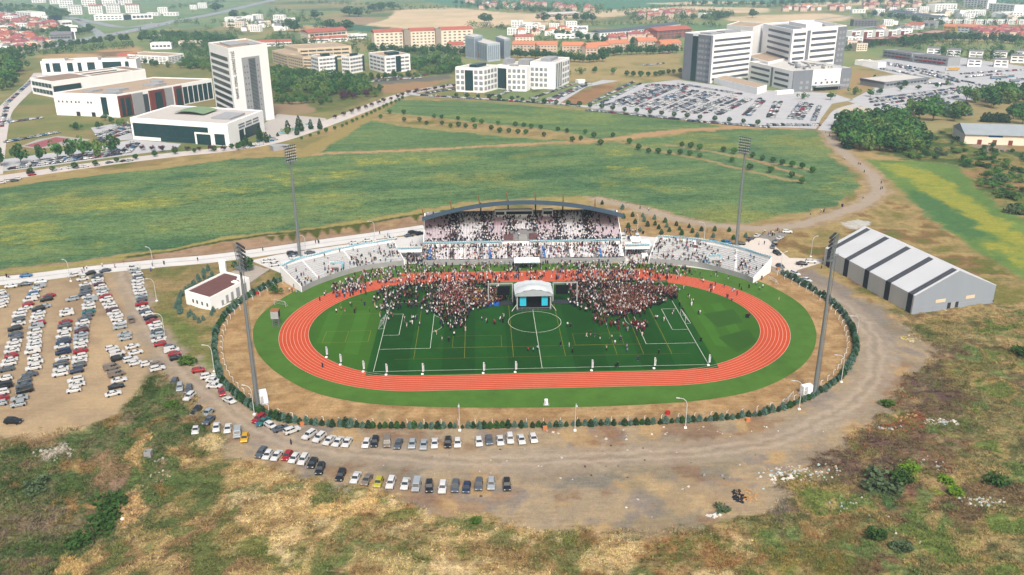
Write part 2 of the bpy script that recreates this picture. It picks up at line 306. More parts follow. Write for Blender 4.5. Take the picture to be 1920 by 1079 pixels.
for q, c in (((1750, 738, 38, 26), '665450'), ((1745, 768, 30, 14), '5f4e4a'), ((1722, 668, 26, 12), '7a6258'), ((1520, 855, 42, 15), '6c4c40'), ((1668, 866, 32, 26), '675854'), ((1612, 893, 26, 12), '75645a'), ((1460, 935, 24, 22), '857a70'), ((1470, 965, 12, 22), '6e625e'), ((1690, 800, 30, 10), '8a4a34'), ((1700, 640, 30, 10), 'a89468'), ((1790, 700, 34, 20), '8a7c50'), ((1600, 1010, 60, 20), '8c6c4a'), ((1320, 1040, 120, 22), '8f6d48'), ((1240, 1005, 90, 12), 'a07c50'), ((950, 1040, 140, 24), '86704c'), ((700, 1010, 90, 16), '8c7450'), ((1500, 1050, 60, 26), '7c6a3c'), ((60, 960, 60, 30), '75695a'), ((30, 1050, 60, 30), '6c5c50'), ((180, 905, 24, 16), '7a6656')):
    paint(ell(*q), [c, c, '6a6a40', c], 5, 5, 2.5, det=1.5, rough=1.2, op=.9, sc=4, contrast=1.6, seed=int(q[0]))
for q in ([(1700, 640), (1760, 650), (1800, 740), (1780, 800), (1720, 790), (1740, 720)], [(1640, 830), (1700, 800), (1760, 830), (1720, 880), (1640, 890)], [(1470, 845), (1560, 830), (1640, 870), (1600, 895), (1500, 880)]): paint(q, ['54443f', '665149', '5f5a3c', '6e5448', '7a6a52'], 7, 8, 3, det=1.6, rough=1.3, op=.85, sc=4, contrast=1.5, seed=int(q[0][0]), o=6)
# dirt car park, gravel apron and perimeter track
DIRT = [(-60, 548), (0, 543), (110, 528), (240, 508), (265, 520), (300, 590), (335, 660), (290, 712), (258, 755), (225, 784), (130, 806), (0, 832), (-80, 850)]
paint(DIRT, ['a08c72', 'b39d7f', 'bba483', 'a8937a'], 4, 3, 1.5, sc=16, seed=71, det=.35, rough=0, o=6)
for q in ((60, 800, 110, 12), (190, 745, 60, 16), (190, 650, 30, 40)): paint(ell(*q), 'c7ad87', 8, 5, op=.6)
for q in ((150, 600, 30, 50), (40, 770, 40, 14)): paint(ell(*q), '9f866c', 8, 5, op=.6)
APR = [(1450, 500), (1530, 505), (1600, 545), (1690, 600), (1745, 660), (1700, 710), (1660, 780), (1560, 845), (1480, 905), (1440, 950), (1350, 990), (1220, 1012), (1100, 1002), (960, 985), (850, 960), (760, 935), (660, 915), (560, 885), (470, 862), (430, 838), (340, 745), (290, 690), (270, 650), (225, 520), (260, 508), (300, 600), (345, 660), (405, 720), (420, 650), (420, 600), (540, 500), (1000, 480), (1440, 500)]
paint(APR, ['9a8b78', 'a8977e', 'b29e80', '958a80', 'a38a70'], 4, 4, 1.5, sc=13, seed=72, det=.5, rough=0, o=6, contrast=1.3)
patches(APR, 'c0a070', 9, .62, .12, 73, .7); patches(APR, '86806f', 22, .6, .15, 74, .6); patches(APR, '8e6d55', 8, .68, .1, 76, .6)
paint([(1000, 900), (1060, 893), (1150, 885), (1180, 900), (1150, 915), (1060, 910)], '8a8478', 3, 3, 1)
paint([(1225, 905), (1400, 900), (1440, 940), (1350, 965), (1230, 950)], ['c9ae82', 'b09a7a', 'b9a07c'], 5, 5, 2, sc=6, op=.7, contrast=1.5)
paint([(1500, 510), (1530, 500), (1640, 585), (1680, 660), (1660, 700), (1600, 600), (1540, 560)], '8f877f', 4, 4, 1.5, op=.75)
TRK = smooth(PP([(1440, 506), (1500, 530), (1560, 560), (1610, 600), (1640, 645), (1640, 700), (1600, 748), (1540, 788), (1450, 828), (1300, 848), (1100, 860), (900, 863), (750, 856), (620, 843), (540, 826), (470, 793), (400, 738), (350, 695), (300, 645), (270, 590), (248, 540), (232, 500)]))
paint(TRK, ['b0a18e', 'a59786', 'b8a994'], 2, 1, .8, line=5.4, world=W, det=.35, op=.7, sc=5)
for d in (-1.6, 1.6):
    L = [(p[0]-(TRK[min(i+1, len(TRK)-1)][1]-TRK[max(0, i-1)][1])/h_*d, p[1]+(TRK[min(i+1, len(TRK)-1)][0]-TRK[max(0, i-1)][0])/h_*d) for i, p in enumerate(TRK) for h_ in [math.dist(TRK[min(i+1, len(TRK)-1)], TRK[max(0, i-1)])]]
    paint(L, 'c0b09c', 1.2, .8, .6, line=.7, world=W, det=.3, op=.6)
paint(TRK, '978a7a', 1, .6, .5, line=.4, world=W, op=.45)
# verge with brush between the car park and the hedge, gravel between
paint([(262, 505), (380, 495), (500, 490), (535, 505), (450, 570), (405, 640), (400, 690), (345, 655), (300, 590)], ['6e7444', '8c7f54', 'a08a62', '5f6c38'], 4, 3, 1, sc=11, seed=81, det=1, rough=.7)
paint([(300, 560), (345, 590), (390, 640), (385, 680), (330, 640)], ['56703a', '6a7a40', '7f7a4a'], 5, 3, 1.5, sc=7, det=1, op=.8)
# strip inside the hedge: mown dry grass, brown
INN = [(p[0], p[1]) for p in oval(TR+31.5, TS+.5)]
FEN = smooth(PP([(537, 524), (500, 540), (450, 570), (420, 597), (405, 630), (403, 670), (415, 710), (445, 745), (490, 775), (550, 793), (650, 801), (800, 803), (950, 802), (1100, 799), (1250, 794), (1370, 786), (1450, 773), (1520, 748), (1575, 710), (1600, 670), (1603, 640), (1590, 605), (1560, 570), (1510, 538), (1467, 515)]), 4)
paint([p for p in FEN]+[P(1300, 470)[:2], P(700, 470)[:2]], ['b3946a', 'c09f73', 'a4845c', 'bb9c72', '9c8860'], 2, 0, .5, world=W, sc=9, seed=91, det=.7, o=6, rough=0)
TRACKEDGE = None

gv = np.zeros((NV, 3)); gv[:, 0] = GX; gv[:, 1] = GY
bump = (fbm(GX, GY, 5, 101, 4)-.35)*1.5+(fbm(GX, GY, 1.6, 102, 2)-.5)*.5
bump = bump*np.clip((45-GY)/10, 0, 1)
gv[:, 2] = np.where(GY < 75, bump*np.clip(ROUGH-.15, 0, 2)*.9, 0)
# the ravine and mounds in the lower left
for (px, py, r, hh) in ((265, 855, 7, 2.2), (238, 935, 9, 1.6), (300, 880, 5, 1), (180, 920, 14, -3), (90, 980, 22, -4), (1385, 930, 4, 1)):
    x, y, _ = P(px, py); gv[:, 2] += hh*np.exp(-((GX-x)**2+(GY-y)**2)/(r*r))*np.clip(ROUGH*2, 0, 1)
ii = (np.arange(NY-1)[:, None]*NX+np.arange(NX-1)[None, :]).ravel()
quads = np.stack([ii, ii+1, ii+NX+1, ii+NX], 1).astype(np.int32)
gm = bpy.data.meshes.new('ground'); gm.vertices.add(NV); gm.vertices.foreach_set('co', gv.ravel().astype(np.float32))
gm.loops.add(len(quads)*4); gm.loops.foreach_set('vertex_index', quads.ravel()); gm.polygons.add(len(quads)); gm.polygons.foreach_set('loop_start', np.arange(0, len(quads)*4, 4, dtype=np.int32))
gm.polygons.foreach_set('use_smooth', np.ones(len(quads), bool))
gm.update(calc_edges=True)
ca = gm.color_attributes.new('soil', 'FLOAT_COLOR', 'POINT'); ca.data.foreach_set('color', COL.ravel().astype(np.float32))
ground = struct(bpy.data.objects.new('ground', gm)); C.objects.link(ground)
m = bpy.data.materials.new('ground_cover'); m.use_nodes = True; t = m.node_tree; b = t.nodes['Principled BSDF']; b.inputs['Roughness'].default_value = .95; b.inputs['Specular IOR Level'].default_value = .02
at = t.nodes.new('ShaderNodeAttribute'); at.attribute_name = 'soil'; geo = t.nodes.new('ShaderNodeNewGeometry')
def nz(sc, det=6, ro=.7):
    n = t.nodes.new('ShaderNodeTexNoise'); n.inputs['Scale'].default_value = sc; n.inputs['Detail'].default_value = det; n.inputs['Roughness'].default_value = ro
    t.links.new(geo.outputs['Position'], n.inputs['Vector']); return n.outputs[0]
def mth(op, a, b_, c_=None):
    n = t.nodes.new('ShaderNodeMath'); n.operation = op
    for i, v in enumerate((a, b_, c_)):
        if v is None: continue
        if isinstance(v, (int, float)): n.inputs[i].default_value = v
        else: t.links.new(v, n.inputs[i])
    return n.outputs[0]
n1 = nz(.9, 6, .8); n2 = nz(.25, 4); n3 = nz(3.2, 2, .6)
k = mth('ADD', mth('ADD', mth('MULTIPLY', mth('SUBTRACT', n1, .5), 2.0), mth('MULTIPLY', mth('SUBTRACT', n3, .5), 1.5)), mth('MULTIPLY', mth('SUBTRACT', n2, .5), .9))
mp_ = t.nodes.new('ShaderNodeMapping'); mp_.inputs['Scale'].default_value = (.09, 1, 1); mp_.inputs['Rotation'].default_value = (0, 0, .12); t.links.new(geo.outputs['Position'], mp_.inputs[0]); n4 = t.nodes.new('ShaderNodeTexNoise'); n4.inputs['Scale'].default_value = .8; n4.inputs['Detail'].default_value = 4; n4.inputs['Roughness'].default_value = .7; t.links.new(mp_.outputs[0], n4.inputs['Vector'])
k = mth('ADD', k, mth('MULTIPLY', mth('SUBTRACT', n4.outputs[0], .5), 1.1))
k = mth('MAXIMUM', mth('MULTIPLY_ADD', k, at.outputs['Alpha'], 1.0), .25)
sc_ = t.nodes.new('ShaderNodeVectorMath'); sc_.operation = 'SCALE'; t.links.new(at.outputs['Color'], sc_.inputs[0]); t.links.new(k, sc_.inputs['Scale'])
hs = t.nodes.new('ShaderNodeHueSaturation'); t.links.new(mth('MULTIPLY_ADD', nz(.8, 3), .09, .455), hs.inputs['Hue']); t.links.new(sc_.outputs[0], hs.inputs['Color']); hs.inputs['Saturation'].default_value = 1.0
t.links.new(hs.outputs[0], b.inputs['Base Color'])
bp = t.nodes.new('ShaderNodeBump'); bp.inputs['Strength'].default_value = .5; bp.inputs['Distance'].default_value = .35; t.links.new(n1, bp.inputs['Height']); t.links.new(bp.outputs[0], b.inputs['Normal'])
gm.materials.append(m)
def gz(x, y):      # ground height
    j = min(max(int(np.searchsorted(ys, y))-1, 0), NY-2); i = min(max(int(np.searchsorted(xs, x))-1, 0), NX-2)
    return float(gv[j*NX+i, 2])
# ================================================================ paved sheets
GZ = .03
M_CONC = mat('concrete_paving', 'e6e4e2', .85, .1, .15); M_ASPH = mat('asphalt', 'cbcbce', .9, .1, .1); M_LINE = mat('line_paint', 'e6e4dc', .7, .05)
M_PLAZA = mat('plaza_paving', 'e8ddd2', .85, .08, .3)
def sheet(name, pts, z, m, px=True):
    q = PP(pts) if px else pts
    a = sum(q[i][0]*q[(i+1) % len(q)][1]-q[(i+1) % len(q)][0]*q[i][1] for i in range(len(q)))
    if a < 0: q = q[::-1]
    return struct(MB().add([(x[0], x[1], z) for x in q], [tuple(range(len(q)))]).build(name, m))
RD = smooth(PP([(-60, 533), (60, 521), (130, 512), (200, 504), (300, 494), (400, 485), (520, 469), (600, 457), (700, 443), (800, 428)]))
struct(strip(RD, 11, GZ).build('concrete_road', M_CONC))
struct(strip(RD, .35, GZ+.012).build('road_joint', mat('road_joint', '9a948a', .9, .05)))
struct(strip([(x+.0, y+7.6) for x, y in RD], .3, .12).build('kerb', mat('kerb_stone', 'b5aea2', .9)))
sheet('apron', [(470, 489), (520, 478), (600, 466), (740, 446), (800, 440), (800, 500), (700, 505), (560, 520), (525, 512)], GZ-.012, M_CONC)
sheet('apron', [(1160, 440), (1240, 446), (1330, 455), (1450, 494), (1400, 520), (1200, 505), (1160, 500)], GZ-.012, M_CONC)
sheet('plaza', [(1376, 464), (1420, 446), (1440, 449), (1462, 470), (1480, 484), (1540, 486), (1545, 492), (1482, 511), (1448, 500), (1400, 480)], GZ, M_PLAZA)
sheet('lane', [(1410, 443), (1470, 434), (1476, 441), (1452, 458), (1440, 452)], GZ-.006, mat('old_asphalt', '96918a', .9, .12))
# campus road along the far edge of the field, boulevard
M_BLV = mat('boulevard_paving', 'dcd4ce', .85, .1, .1)
struct(strip(smooth(PP([(-60, 343), (60, 326), (200, 306), (330, 290), (420, 281), (500, 268), (570, 247), (660, 214), (740, 183), (800, 168), (850, 160)])), 15, GZ).build('campus_road', M_BLV))
struct(strip(smooth(PP([(-60, 322), (60, 306), (130, 298), (240, 286), (330, 278)])), 6, GZ).build('campus_lane', M_ASPH))
struct(strip(smooth(PP([(760, 176), (830, 182), (950, 188), (1050, 195), (1150, 206), (1250, 218), (1350, 228), (1440, 237), (1530, 236)])), 9, GZ+.012).build('parking_road', M_ASPH))
struct(strip(smooth(PP([(1545, 245), (1560, 225), (1580, 205), (1640, 190), (1700, 180)])), 9, GZ+.02).build('hospital_road', M_ASPH))
sheet('parking_lot', [(1100, 203), (1200, 158), (1270, 150), (1400, 168), (1560, 175), (1600, 188), (1560, 195), (1540, 222), (1530, 242), (1440, 238), (1280, 222)], GZ, M_ASPH)
sheet('parking_lot', [(1020, 196), (1080, 165), (1130, 150), (1160, 152), (1100, 163), (1045, 197)], GZ, M_ASPH)
sheet('parking_lot', [(1590, 190), (1640, 165), (1800, 140), (1920, 130), (1920, 170), (1830, 185), (1720, 208), (1650, 212)], GZ, M_ASPH)
sheet('parking_lot', [(1600, 120), (1740, 100), (1960, 130), (1960, 175), (1800, 150), (1680, 140)], GZ-.01, M_ASPH)
sheet('parking_lot', [(0, 300), (0, 322), (60, 316), (220, 294), (330, 280), (340, 270), (250, 262), (150, 280)], GZ-.01, M_ASPH)
sheet('parking_lot', [(170, 240), (240, 228), (250, 262), (190, 266)], GZ-.01, M_ASPH)
sheet('helipad', ell(1605, 206, 34, 6, 28), GZ+.03, mat('helipad_concrete', 'd9cdb8', .9))
sheet('tower_plaza', [(490, 236), (520, 214), (610, 222), (618, 232), (540, 256), (500, 258)], GZ-.008, mat('tower_plaza', 'c8c2bc', .85))
for q in ([(620, 228), (636, 226), (640, 231), (624, 233)], [(590, 236), (606, 234), (610, 239), (594, 242)], [(528, 246), (548, 242), (553, 247), (533, 251)]): pass
for q in ([(571, 232.5), (580, 231.8), (583, 234.5), (574, 235.5)], [(547, 240), (558, 238.5), (562, 242.5), (551, 244)], [(521, 247), (533, 245.5), (537, 249), (525, 251)]): sheet('pool_water', q, GZ+.05, mat('pool_water', '7fc4c0', .15, .05, spec=.6))
HW = mat('highway_asphalt', 'a9aeb2', .9, .08, .05)
for L, w in (([(-40, 112), (12, 105), (94, 88), (164, 73), (234, 61), (300, 47), (335, 39), (400, 27), (480, 8), (540, -6)], 30), ([(20, 20), (66, 26), (125, 33), (180, 43), (234, 52), (297, 44)], 22), ([(140, 37), (165, 50), (188, 66), (180, 72)], 16), ([(1370, 60), (1600, 30), (1700, 30), (1640, 14), (1800, 20)], 10), ([(1580, 60), (1700, 45), (1960, 45)], 12)):
    struct(strip(smooth(PP(L)), w, .35 if w < 25 else .5).build('highway', HW))
struct(strip(smooth(PP([(-20, 330), (0, 225), (20, 195), (60, 158), (76, 137)])), 14, GZ+.1).build('campus_avenue', M_BLV))
sheet('basketball_court', [(38, 275), (70, 262), (110, 255), (170, 262), (150, 270), (70, 280)], GZ+.02, mat('court_surround', 'b7b5ad', .9)); sheet('basketball_court', [(45, 274), (105, 257.5), (132, 261.5), (75, 278)], GZ+.05, mat('court_red', 'a8646a', .9))
# ================================================================ stadium turf, track, pitch
def turf(name, c, c2, sc):
    m = mat(name, c, .9, .10, sc); return m
M_TURF = mat('outer_turf', '527a30', .9, .22, .16); M_IN = mat('infield_turf', '406c20', .9, .12, .1); M_PITCH = mat('pitch_turf', '20541a', .9, .2, .14)
M_TRACK = mat('running_track', 'd2542e', .85, .1, .25, streak=False)
WHT = mat('track_line', 'e8d8cc', .7, .03); YLW = mat('yellow_line', '8f8a34', .7, .03)
OUTP = smooth(PP([(640, 512), (560, 543), (510, 573), (482, 600), (474, 630), (485, 665), (520, 700), (580, 733), (660, 753), (760, 762), (900, 765), (1080, 764), (1230, 758), (1340, 748), (1430, 728), (1500, 690), (1528, 650), (1527, 610), (1500, 570), (1440, 535), (1380, 516), (1280, 500), (1180, 494), (790, 494)])+PP([(640, 512)]), 5)
struct(MB().add([(x, y, .05) for x, y in OUTP[:-1]][::-1], [tuple(range(len(OUTP)-1))]).build('turf_surround', M_TURF))
struct(ring(oval(TR, TS), oval(TR+9.76, TS), .075).build('running_track', M_TRACK))
# the straight on the grandstand side is wider
struct(sheet('sprint_straight', [(-TS-14, TR+9.70), (TS+14, TR+9.70), (TS+14, TR+12.6), (-TS-14, TR+12.6)], .07, M_TRACK, False))
for k in range(9):
    r = TR+.08+k*1.21; struct(ring(oval(r-.05, TS, 64), oval(r+.05, TS, 64), .085).build('track_line', WHT))
for k in (1, 2): struct(strip([(-TS-14, TR+9.76+k*1.22), (TS+14, TR+9.76+k*1.22)], .1, .08).build('track_line', WHT))
struct(MB().add([(x, y, .07) for x, y in oval(TR-.05, TS, 64)], [tuple(range(128))]).build('infield', M_IN))
PL, PW = 51.7, 36.2
struct(sheet('football_pitch', [(-PL-2.2, -PW-2.6), (PL+2.6, -PW-2.6), (PL+2.6, PW+2.2), (-PL-2.2, PW+2.2)], .08, M_PITCH, False))
def ln(name, pts, w, m, z=.1): return struct(strip(pts, w, z).build(name, m))
def rect(x0, y0, x1, y1, w, m, z=.1):
    for a, b in (((x0, y0), (x1, y0)), ((x0, y1), (x1, y1))): ln('pitch_line', [a, b], w, m, z)
    for a, b in (((x0, y0), (x0, y1)), ((x1, y0), (x1, y1))): ln('pitch_line', [a, b], w, m, z+.004)
WP = mat('pitch_line', 'cfd8cc', .8, .03); w = .17
rect(-PL, -PW, PL, PW, w, WP); ln('pitch_line', [(0, -PW), (0, PW)], w, WP, .108)
a = np.linspace(0, 2*math.pi, 49); ln('centre_circle', [(9.15*math.cos(t), 9.15*math.sin(t)) for t in a], w, WP, .112)
for s in (-1, 1):
    rect(s*PL, -20.16, s*(PL-16.5), 20.16, w, WP, .116) if s > 0 else rect(s*PL, -20.16, s*(PL-16.5), 20.16, w, WP, .116)
    rect(s*PL, -9.16, s*(PL-5.5), 9.16, w, WP, .124)
    a = np.linspace(-.92, .92, 20); ln('penalty_arc', [(s*(PL-11)-s*9.15*math.cos(t), 9.15*math.sin(t)) for t in a], w, WP, .13)
# faint yellow training pitches across
for x0 in (-40, -24, -8.5, 8, 24.5, 33, 42): ln('training_line', [(x0, -28), (x0, 27)], .14, YLW, .134)
ln('training_line', [(-46, -28), (48, -28)], .1, YLW, .138); ln('training_line', [(-34, -20.2), (34, -20.2)], .12, YLW, .142); rect(-28, -20, -12, -11, .1, YLW, .146); rect(12, -20, 28, -11, .1, YLW, .146)
rect(-74+3, -14, -56, -5, .15, YLW, .08+.01); ln('training_line', [(-63.5, -14), (-63.5, -5)], .15, YLW, .104); rect(-70, 10, -54.6, 22, .12, YLW, .09); 
M_TURF2 = mat('darker_turf', '386020', .9, .06, .12)
for q in ([(63, -28), (72, -20), (72, -10), (60, -16)], [(62, -8), (72, -4), (72, 8), (60, 4)]): struct(sheet('turf_patch', q, .076, M_TURF2, False))

M_MOW = mat('mown_band', '1a4a15', .9, .2, .14); M_MOW2 = mat('mown_infield', '467626', .9, .12, .1)
for k in range(0, 10, 2): x0 = -PL+k*PL/5; struct(sheet('mown_band', [(x0, -PW-2.4), (x0+PL/5, -PW-2.4), (x0+PL/5, PW+2), (x0, PW+2)], .084, M_MOW, False))
for k, (x0, x1) in enumerate(((-73, -68), (-63, -58), (57.5, 61), (65, 69))): struct(sheet('mown_strip', [(x0, -14 if abs(x0) > 64 else -22), (x1, -16 if abs(x0) > 64 else -24), (x1, 14), (x0, 13)], .073, M_MOW2, False))
# ================================================================ grandstand
M_STEP = mat('concrete_steps', 'cfd0d1', .85, .08, .3); M_WALL = mat('white_render', 'ffffff0.62', .8, .05, .3); M_GREY = mat('grey_concrete', 'a9abab', .85, .1, .4)
M_SW = mat('seat_white', 'f6f4fb0.5', .6, .12, .25); M_SP = mat('seat_pink', 'cdb0bc', .6, .12, .25); M_SL = mat('seat_lilac', 'e8d8e40.45', .6, .12, .25); M_ROOF = mat('roof_steel', '4e6275', .5, .08, .2); M_DK = mat('dark_steel', '3c4148', .6, .1, .4)
M_ORG = mat('orange_steel', 'd98a5c', .6, .05); M_BLU = mat('blue_banner', '2f6fb5', .7, .03); M_RED = mat('red_cloth', 'c8302c', .7, .05); M_BAL = mat('pale_blue_balloon', '8fd0e6', .4, .05); M_BAW = mat('white_balloon', 'eef2f4', .4, .03)
M_GLS = mat('dark_glass', '22343a', .2, .15, .5, spec=.3); M_STEEL = mat('galvanised_steel', '8f9699', .5, .08, .5, metal=.3)
gs = thing('grandstand', 'long white and pink seated grandstand with an arched slate grey roof behind the stage', 'grandstand', (0, 62, 0))
XL, XR = -42.2, 41.5
b = MB()
b.prism([(XL, 61, 0), (XR, 60.4, 0), (XR, 61.6, 0), (XL, 62.2, 0)], 0, 1.9); b.build('front_wall', M_GREY, gs)
def lower(s, t): return (XL+(XR-XL)*s, 62+t*7.2, 1.9+t*2.6)
def upper(s, t): return (XL+(XR-XL)*s, 72.6+t*15.4, 6.2+t*7.8)
lo_m = MB(); N1 = 8
for k in range(N1):
    y0, z0 = 62+7.2*k/N1, 1.2+(k+1)*2.6/N1; lo_m.prism([(XL, y0), (XR, y0), (XR, y0+.9), (XL, y0+.9)], 0, z0+.001*k)
lo_m.prism([(XL, 69.2), (XR, 69.2), (XR, 72.2), (XL, 72.2)], 0, 4.2); lo_m.build('lower_tier', mat('tier_grey', '9d9ba0', .9, .1, .3), gs)
up_m = MB(); N2 = 20
for k in range(N2):
    y0, z0 = 72.4+15.6*k/N2, 5.7+(k+1)*7.8/N2; up_m.prism([(XL, y0), (XR, y0), (XR, y0+.78), (XL, y0+.78)], 4.2 if k else 0, z0)
up_m.build('upper_tier', mat('tier_concrete', '98969a', .9, .1, .3), gs)
MB().prism([(XL, 71.9), (XR, 71.9), (XR, 72.3), (XL, 72.3)], 4.0, 6.1).build('parapet', M_WALL, gs)
MB().prism([(XL-.4, 72.2), (XL, 72.2), (XL, 88.4), (XL-.4, 88.4)], 0, 14.2).hexa([(XL-.4, 62), (XL, 62), (XL, 71.9), (XL-.4, 71.9)], [(XL-.4, 62), (XL, 62), (XL, 71.9), (XL-.4, 71.9)]).build('side_wall', M_WALL, gs) if False else None
for x in (XL-.35, XR):
    MB().add([(x, 72.3, 0), (x, 88.3, 0), (x, 88.3, 14.6), (x, 72.3, 6.8), (x+.35, 72.3, 0), (x+.35, 88.3, 0), (x+.35, 88.3, 14.6), (x+.35, 72.3, 6.8)], [(3, 2, 1, 0), (4, 5, 6, 7), (0, 1, 5, 4), (1, 2, 6, 5), (2, 3, 7, 6), (3, 0, 4, 7)]).build('side_wall', M_WALL, gs)
MB().prism([(XL, 88.05), (XR, 88.05), (XR, 88.4), (XL, 88.4)], 0, 15.2).build('back_wall', M_GREY, gs)
def seats(f, n, s0, s1, t0, t1, mw, skipm=None):
    mb = MB(); W_ = (XR-XL)*(s1-s0); c = int(W_/.62)
    for k in range(n):
        t = t0+(t1-t0)*(k+.5)/n
        for i in range(c):
            s = s0+(s1-s0)*(i+.5)/c; x, y, z = f(s, t)
            mb.add([(x-.23, y-.2, z-.1), (x+.23, y-.2, z-.1), (x+.23, y+.2, z+.32), (x-.23, y+.2, z+.32), (x-.23, y+.2, z+.75), (x+.23, y+.2, z+.75)], [(0, 1, 2, 3), (3, 2, 5, 4)])
    o = mb.build('seat_block', mw, gs); o['kind'] = 'stuff'; return o
secs = [(0, .15, 1), (.165, .30, 0), (.315, .43, 1), (.44, .56, 0), (.57, .68, 1), (.69, .825, 0), (.84, 1, 1)]
for s0, s1, p in secs:
    if s0 == .44: seats(upper, 11, s0, s1, .42, .92, M_SW)
    elif p: seats(upper, 10, s0+.002, s1-.002, .03, .53, M_SL); seats(upper, 9, s0+.002, s1-.002, .55, .97, M_SP)
    else: seats(upper, 19, s0+.002, s1-.002, .03, .97, M_SW)
for i in range(7): seats(lower, 8, i/7+.012 if i else .06, (i+1)/7-.012, .03, .97, M_SW)
# press boxes, vomitory, protocol block
for x, w, z in ((-11.3, 4.6, 12.5), (-3.0, 12, 12.6), (9.5, 4.6, 12.5)):
    f = MB().box(x+1.6, 86.9, z, w, 2.0, 3.6).build('press_box', M_WALL, gs); MB().box(x+1.6, 85.85, z+1.5, w-.8, .12, 1.3).build('window', M_GLS, f)
MB().box(-.4, 75.4, 5.9, 3.6, 5, 1.9).build('stair', M_GREY, gs); 
for x in (-6.5, 4.4): MB().box(x, 75.4, 6, 4, 4.4, 2.2).build('protocol_box', mat('maroon_panel', '7a5a5c', .8), gs)
MB().box(-1.1, 62.05, .3, 3, .5, 2.3).build('tunnel_mouth', M_DK, gs)
for x in (-29, 6, 27.6): pass
for k, x in enumerate((-39.5, -26.5, -14.5, -3, 8.0, 19.6, 31.5, 40.5)):
    if k == 3: continue
    MB().prism([(x-.75, 62.0), (x+.75, 62.0), (x+.75, 69.4), (x-.75, 69.4)], 0, 1.2).add([(x-.6, 61.8, 2.5), (x+.6, 61.8, 2.5), (x+.6, 69, 5.0), (x-.6, 69, 5.0), (x-.6, 61.8, 2.3), (x+.6, 61.8, 2.3), (x+.6, 69, 4.8), (x-.6, 69, 4.8)], [(0, 1, 2, 3), (7, 6, 5, 4), (0, 4, 5, 1), (1, 5, 6, 2), (2, 6, 7, 3), (3, 7, 4, 0)]).build('banner', M_BLU if k in (0, 2, 4, 6) else M_WALL, gs)
rail = MB()
for i in range(60):
    x = XL+1+i*1.41; rail.tube((x, 61.3, 1.9), (x, 61.3, 2.9), .04, n=4)
rail.tube((XL, 61.3, 2.9), (XR, 60.9, 2.9), .04, n=4); rail.build('railing', M_STEEL, gs)
# roof
rf = MB(); n = 28
def rz_(s): return 16.9+6.6*(1-(2*s-1)**2)
def rx(s): return XL-.5+(XR-XL+1.4)*s
ff = MB()
for i in range(n):
    a, c_ = i/n, (i+1)/n
    q = lambda s, y, dz: (rx(s), y, rz_(s)+dz)
    rf.hexa([q(a, 74.02, -.35), q(c_, 74.02, -.35), q(c_, 90.5, -4.8), q(a, 90.5, -4.8)], [q(a, 74.02, 0), q(c_, 74.02, 0), q(c_, 90.5, -4.4), q(a, 90.5, -4.4)])
    ff.hexa([q(a, 73.7, -1.7), q(c_, 73.7, -1.7), q(c_, 74, -1.7), q(a, 74, -1.7)], [q(a, 73.7, .1), q(c_, 73.7, .1), q(c_, 74, .1), q(a, 74, .1)])
rfo = rf.build('roof', M_ROOF, gs); ff.build('fascia', M_ROOF, rfo)
for s in (.0, .14, .28, .42, .56, .70, .86):
    s2 = s+.005; x = rx(s2)
    MB().tube((x, 80, rz_(s2)-2), (x-.5, 77, rz_(s2)+2.9), .28, .16, 5).build('strut', M_ORG, gs)
for s in np.linspace(.01, .99, 8): MB().tube((rx(s), 86.8, 12), (rx(s), 86.8, rz_(s)-3), .3, n=6).build('column', M_DK, gs)
M_TRS = M_DK
for s in np.linspace(.02, .98, 8):
    MB().tube((rx(s), 74.5, rz_(s)-1.0), (rx(s), 87, rz_(s)-4.2), .16, n=4).build('truss', M_DK, gs)
# ---------------- balloon garlands
BALL = [(0, 0, 1), (.9, 0, .2), (-.45, .78, .2), (-.45, -.78, .2), (0, 0, -1)]
def garland(pts, label, r=.34, group='balloon garlands around the stands'):
    mb = MB(); d = 0; k = 0
    for a, c in zip(pts[:-1], pts[1:]):
        a = Vector(a); c = Vector(c); L = (c-a).length; m_ = max(1, int(L/.42))
        for i in range(m_):
            p = a.lerp(c, i/m_); ph = k*.9; k += 1
            for j in range(3):
                o = Vector((math.cos(ph+j*2.1)*.15, 0, math.sin(ph+j*2.1)*r*.9)); q = p+o
                mb.add([tuple(q+Vector(v)*r) for v in BALL], [(0, 1, 2), (0, 2, 3), (0, 3, 1), (4, 2, 1), (4, 3, 2), (4, 1, 3)], 0 if (k//3+j) % 3 else 1)
    return tag(mb.build('balloon_garland', [M_BAL, M_BAW]), label, 'garland', group)
garland([(XL, 71.7, 6.3), (-9, 71.7, 6.3)], 'pale blue and white balloon garland on the left half of the grandstand parapet')
garland([(2.5, 71.7, 6.3), (XR, 71.7, 6.3)], 'pale blue and white balloon garland on the right half of the grandstand parapet')
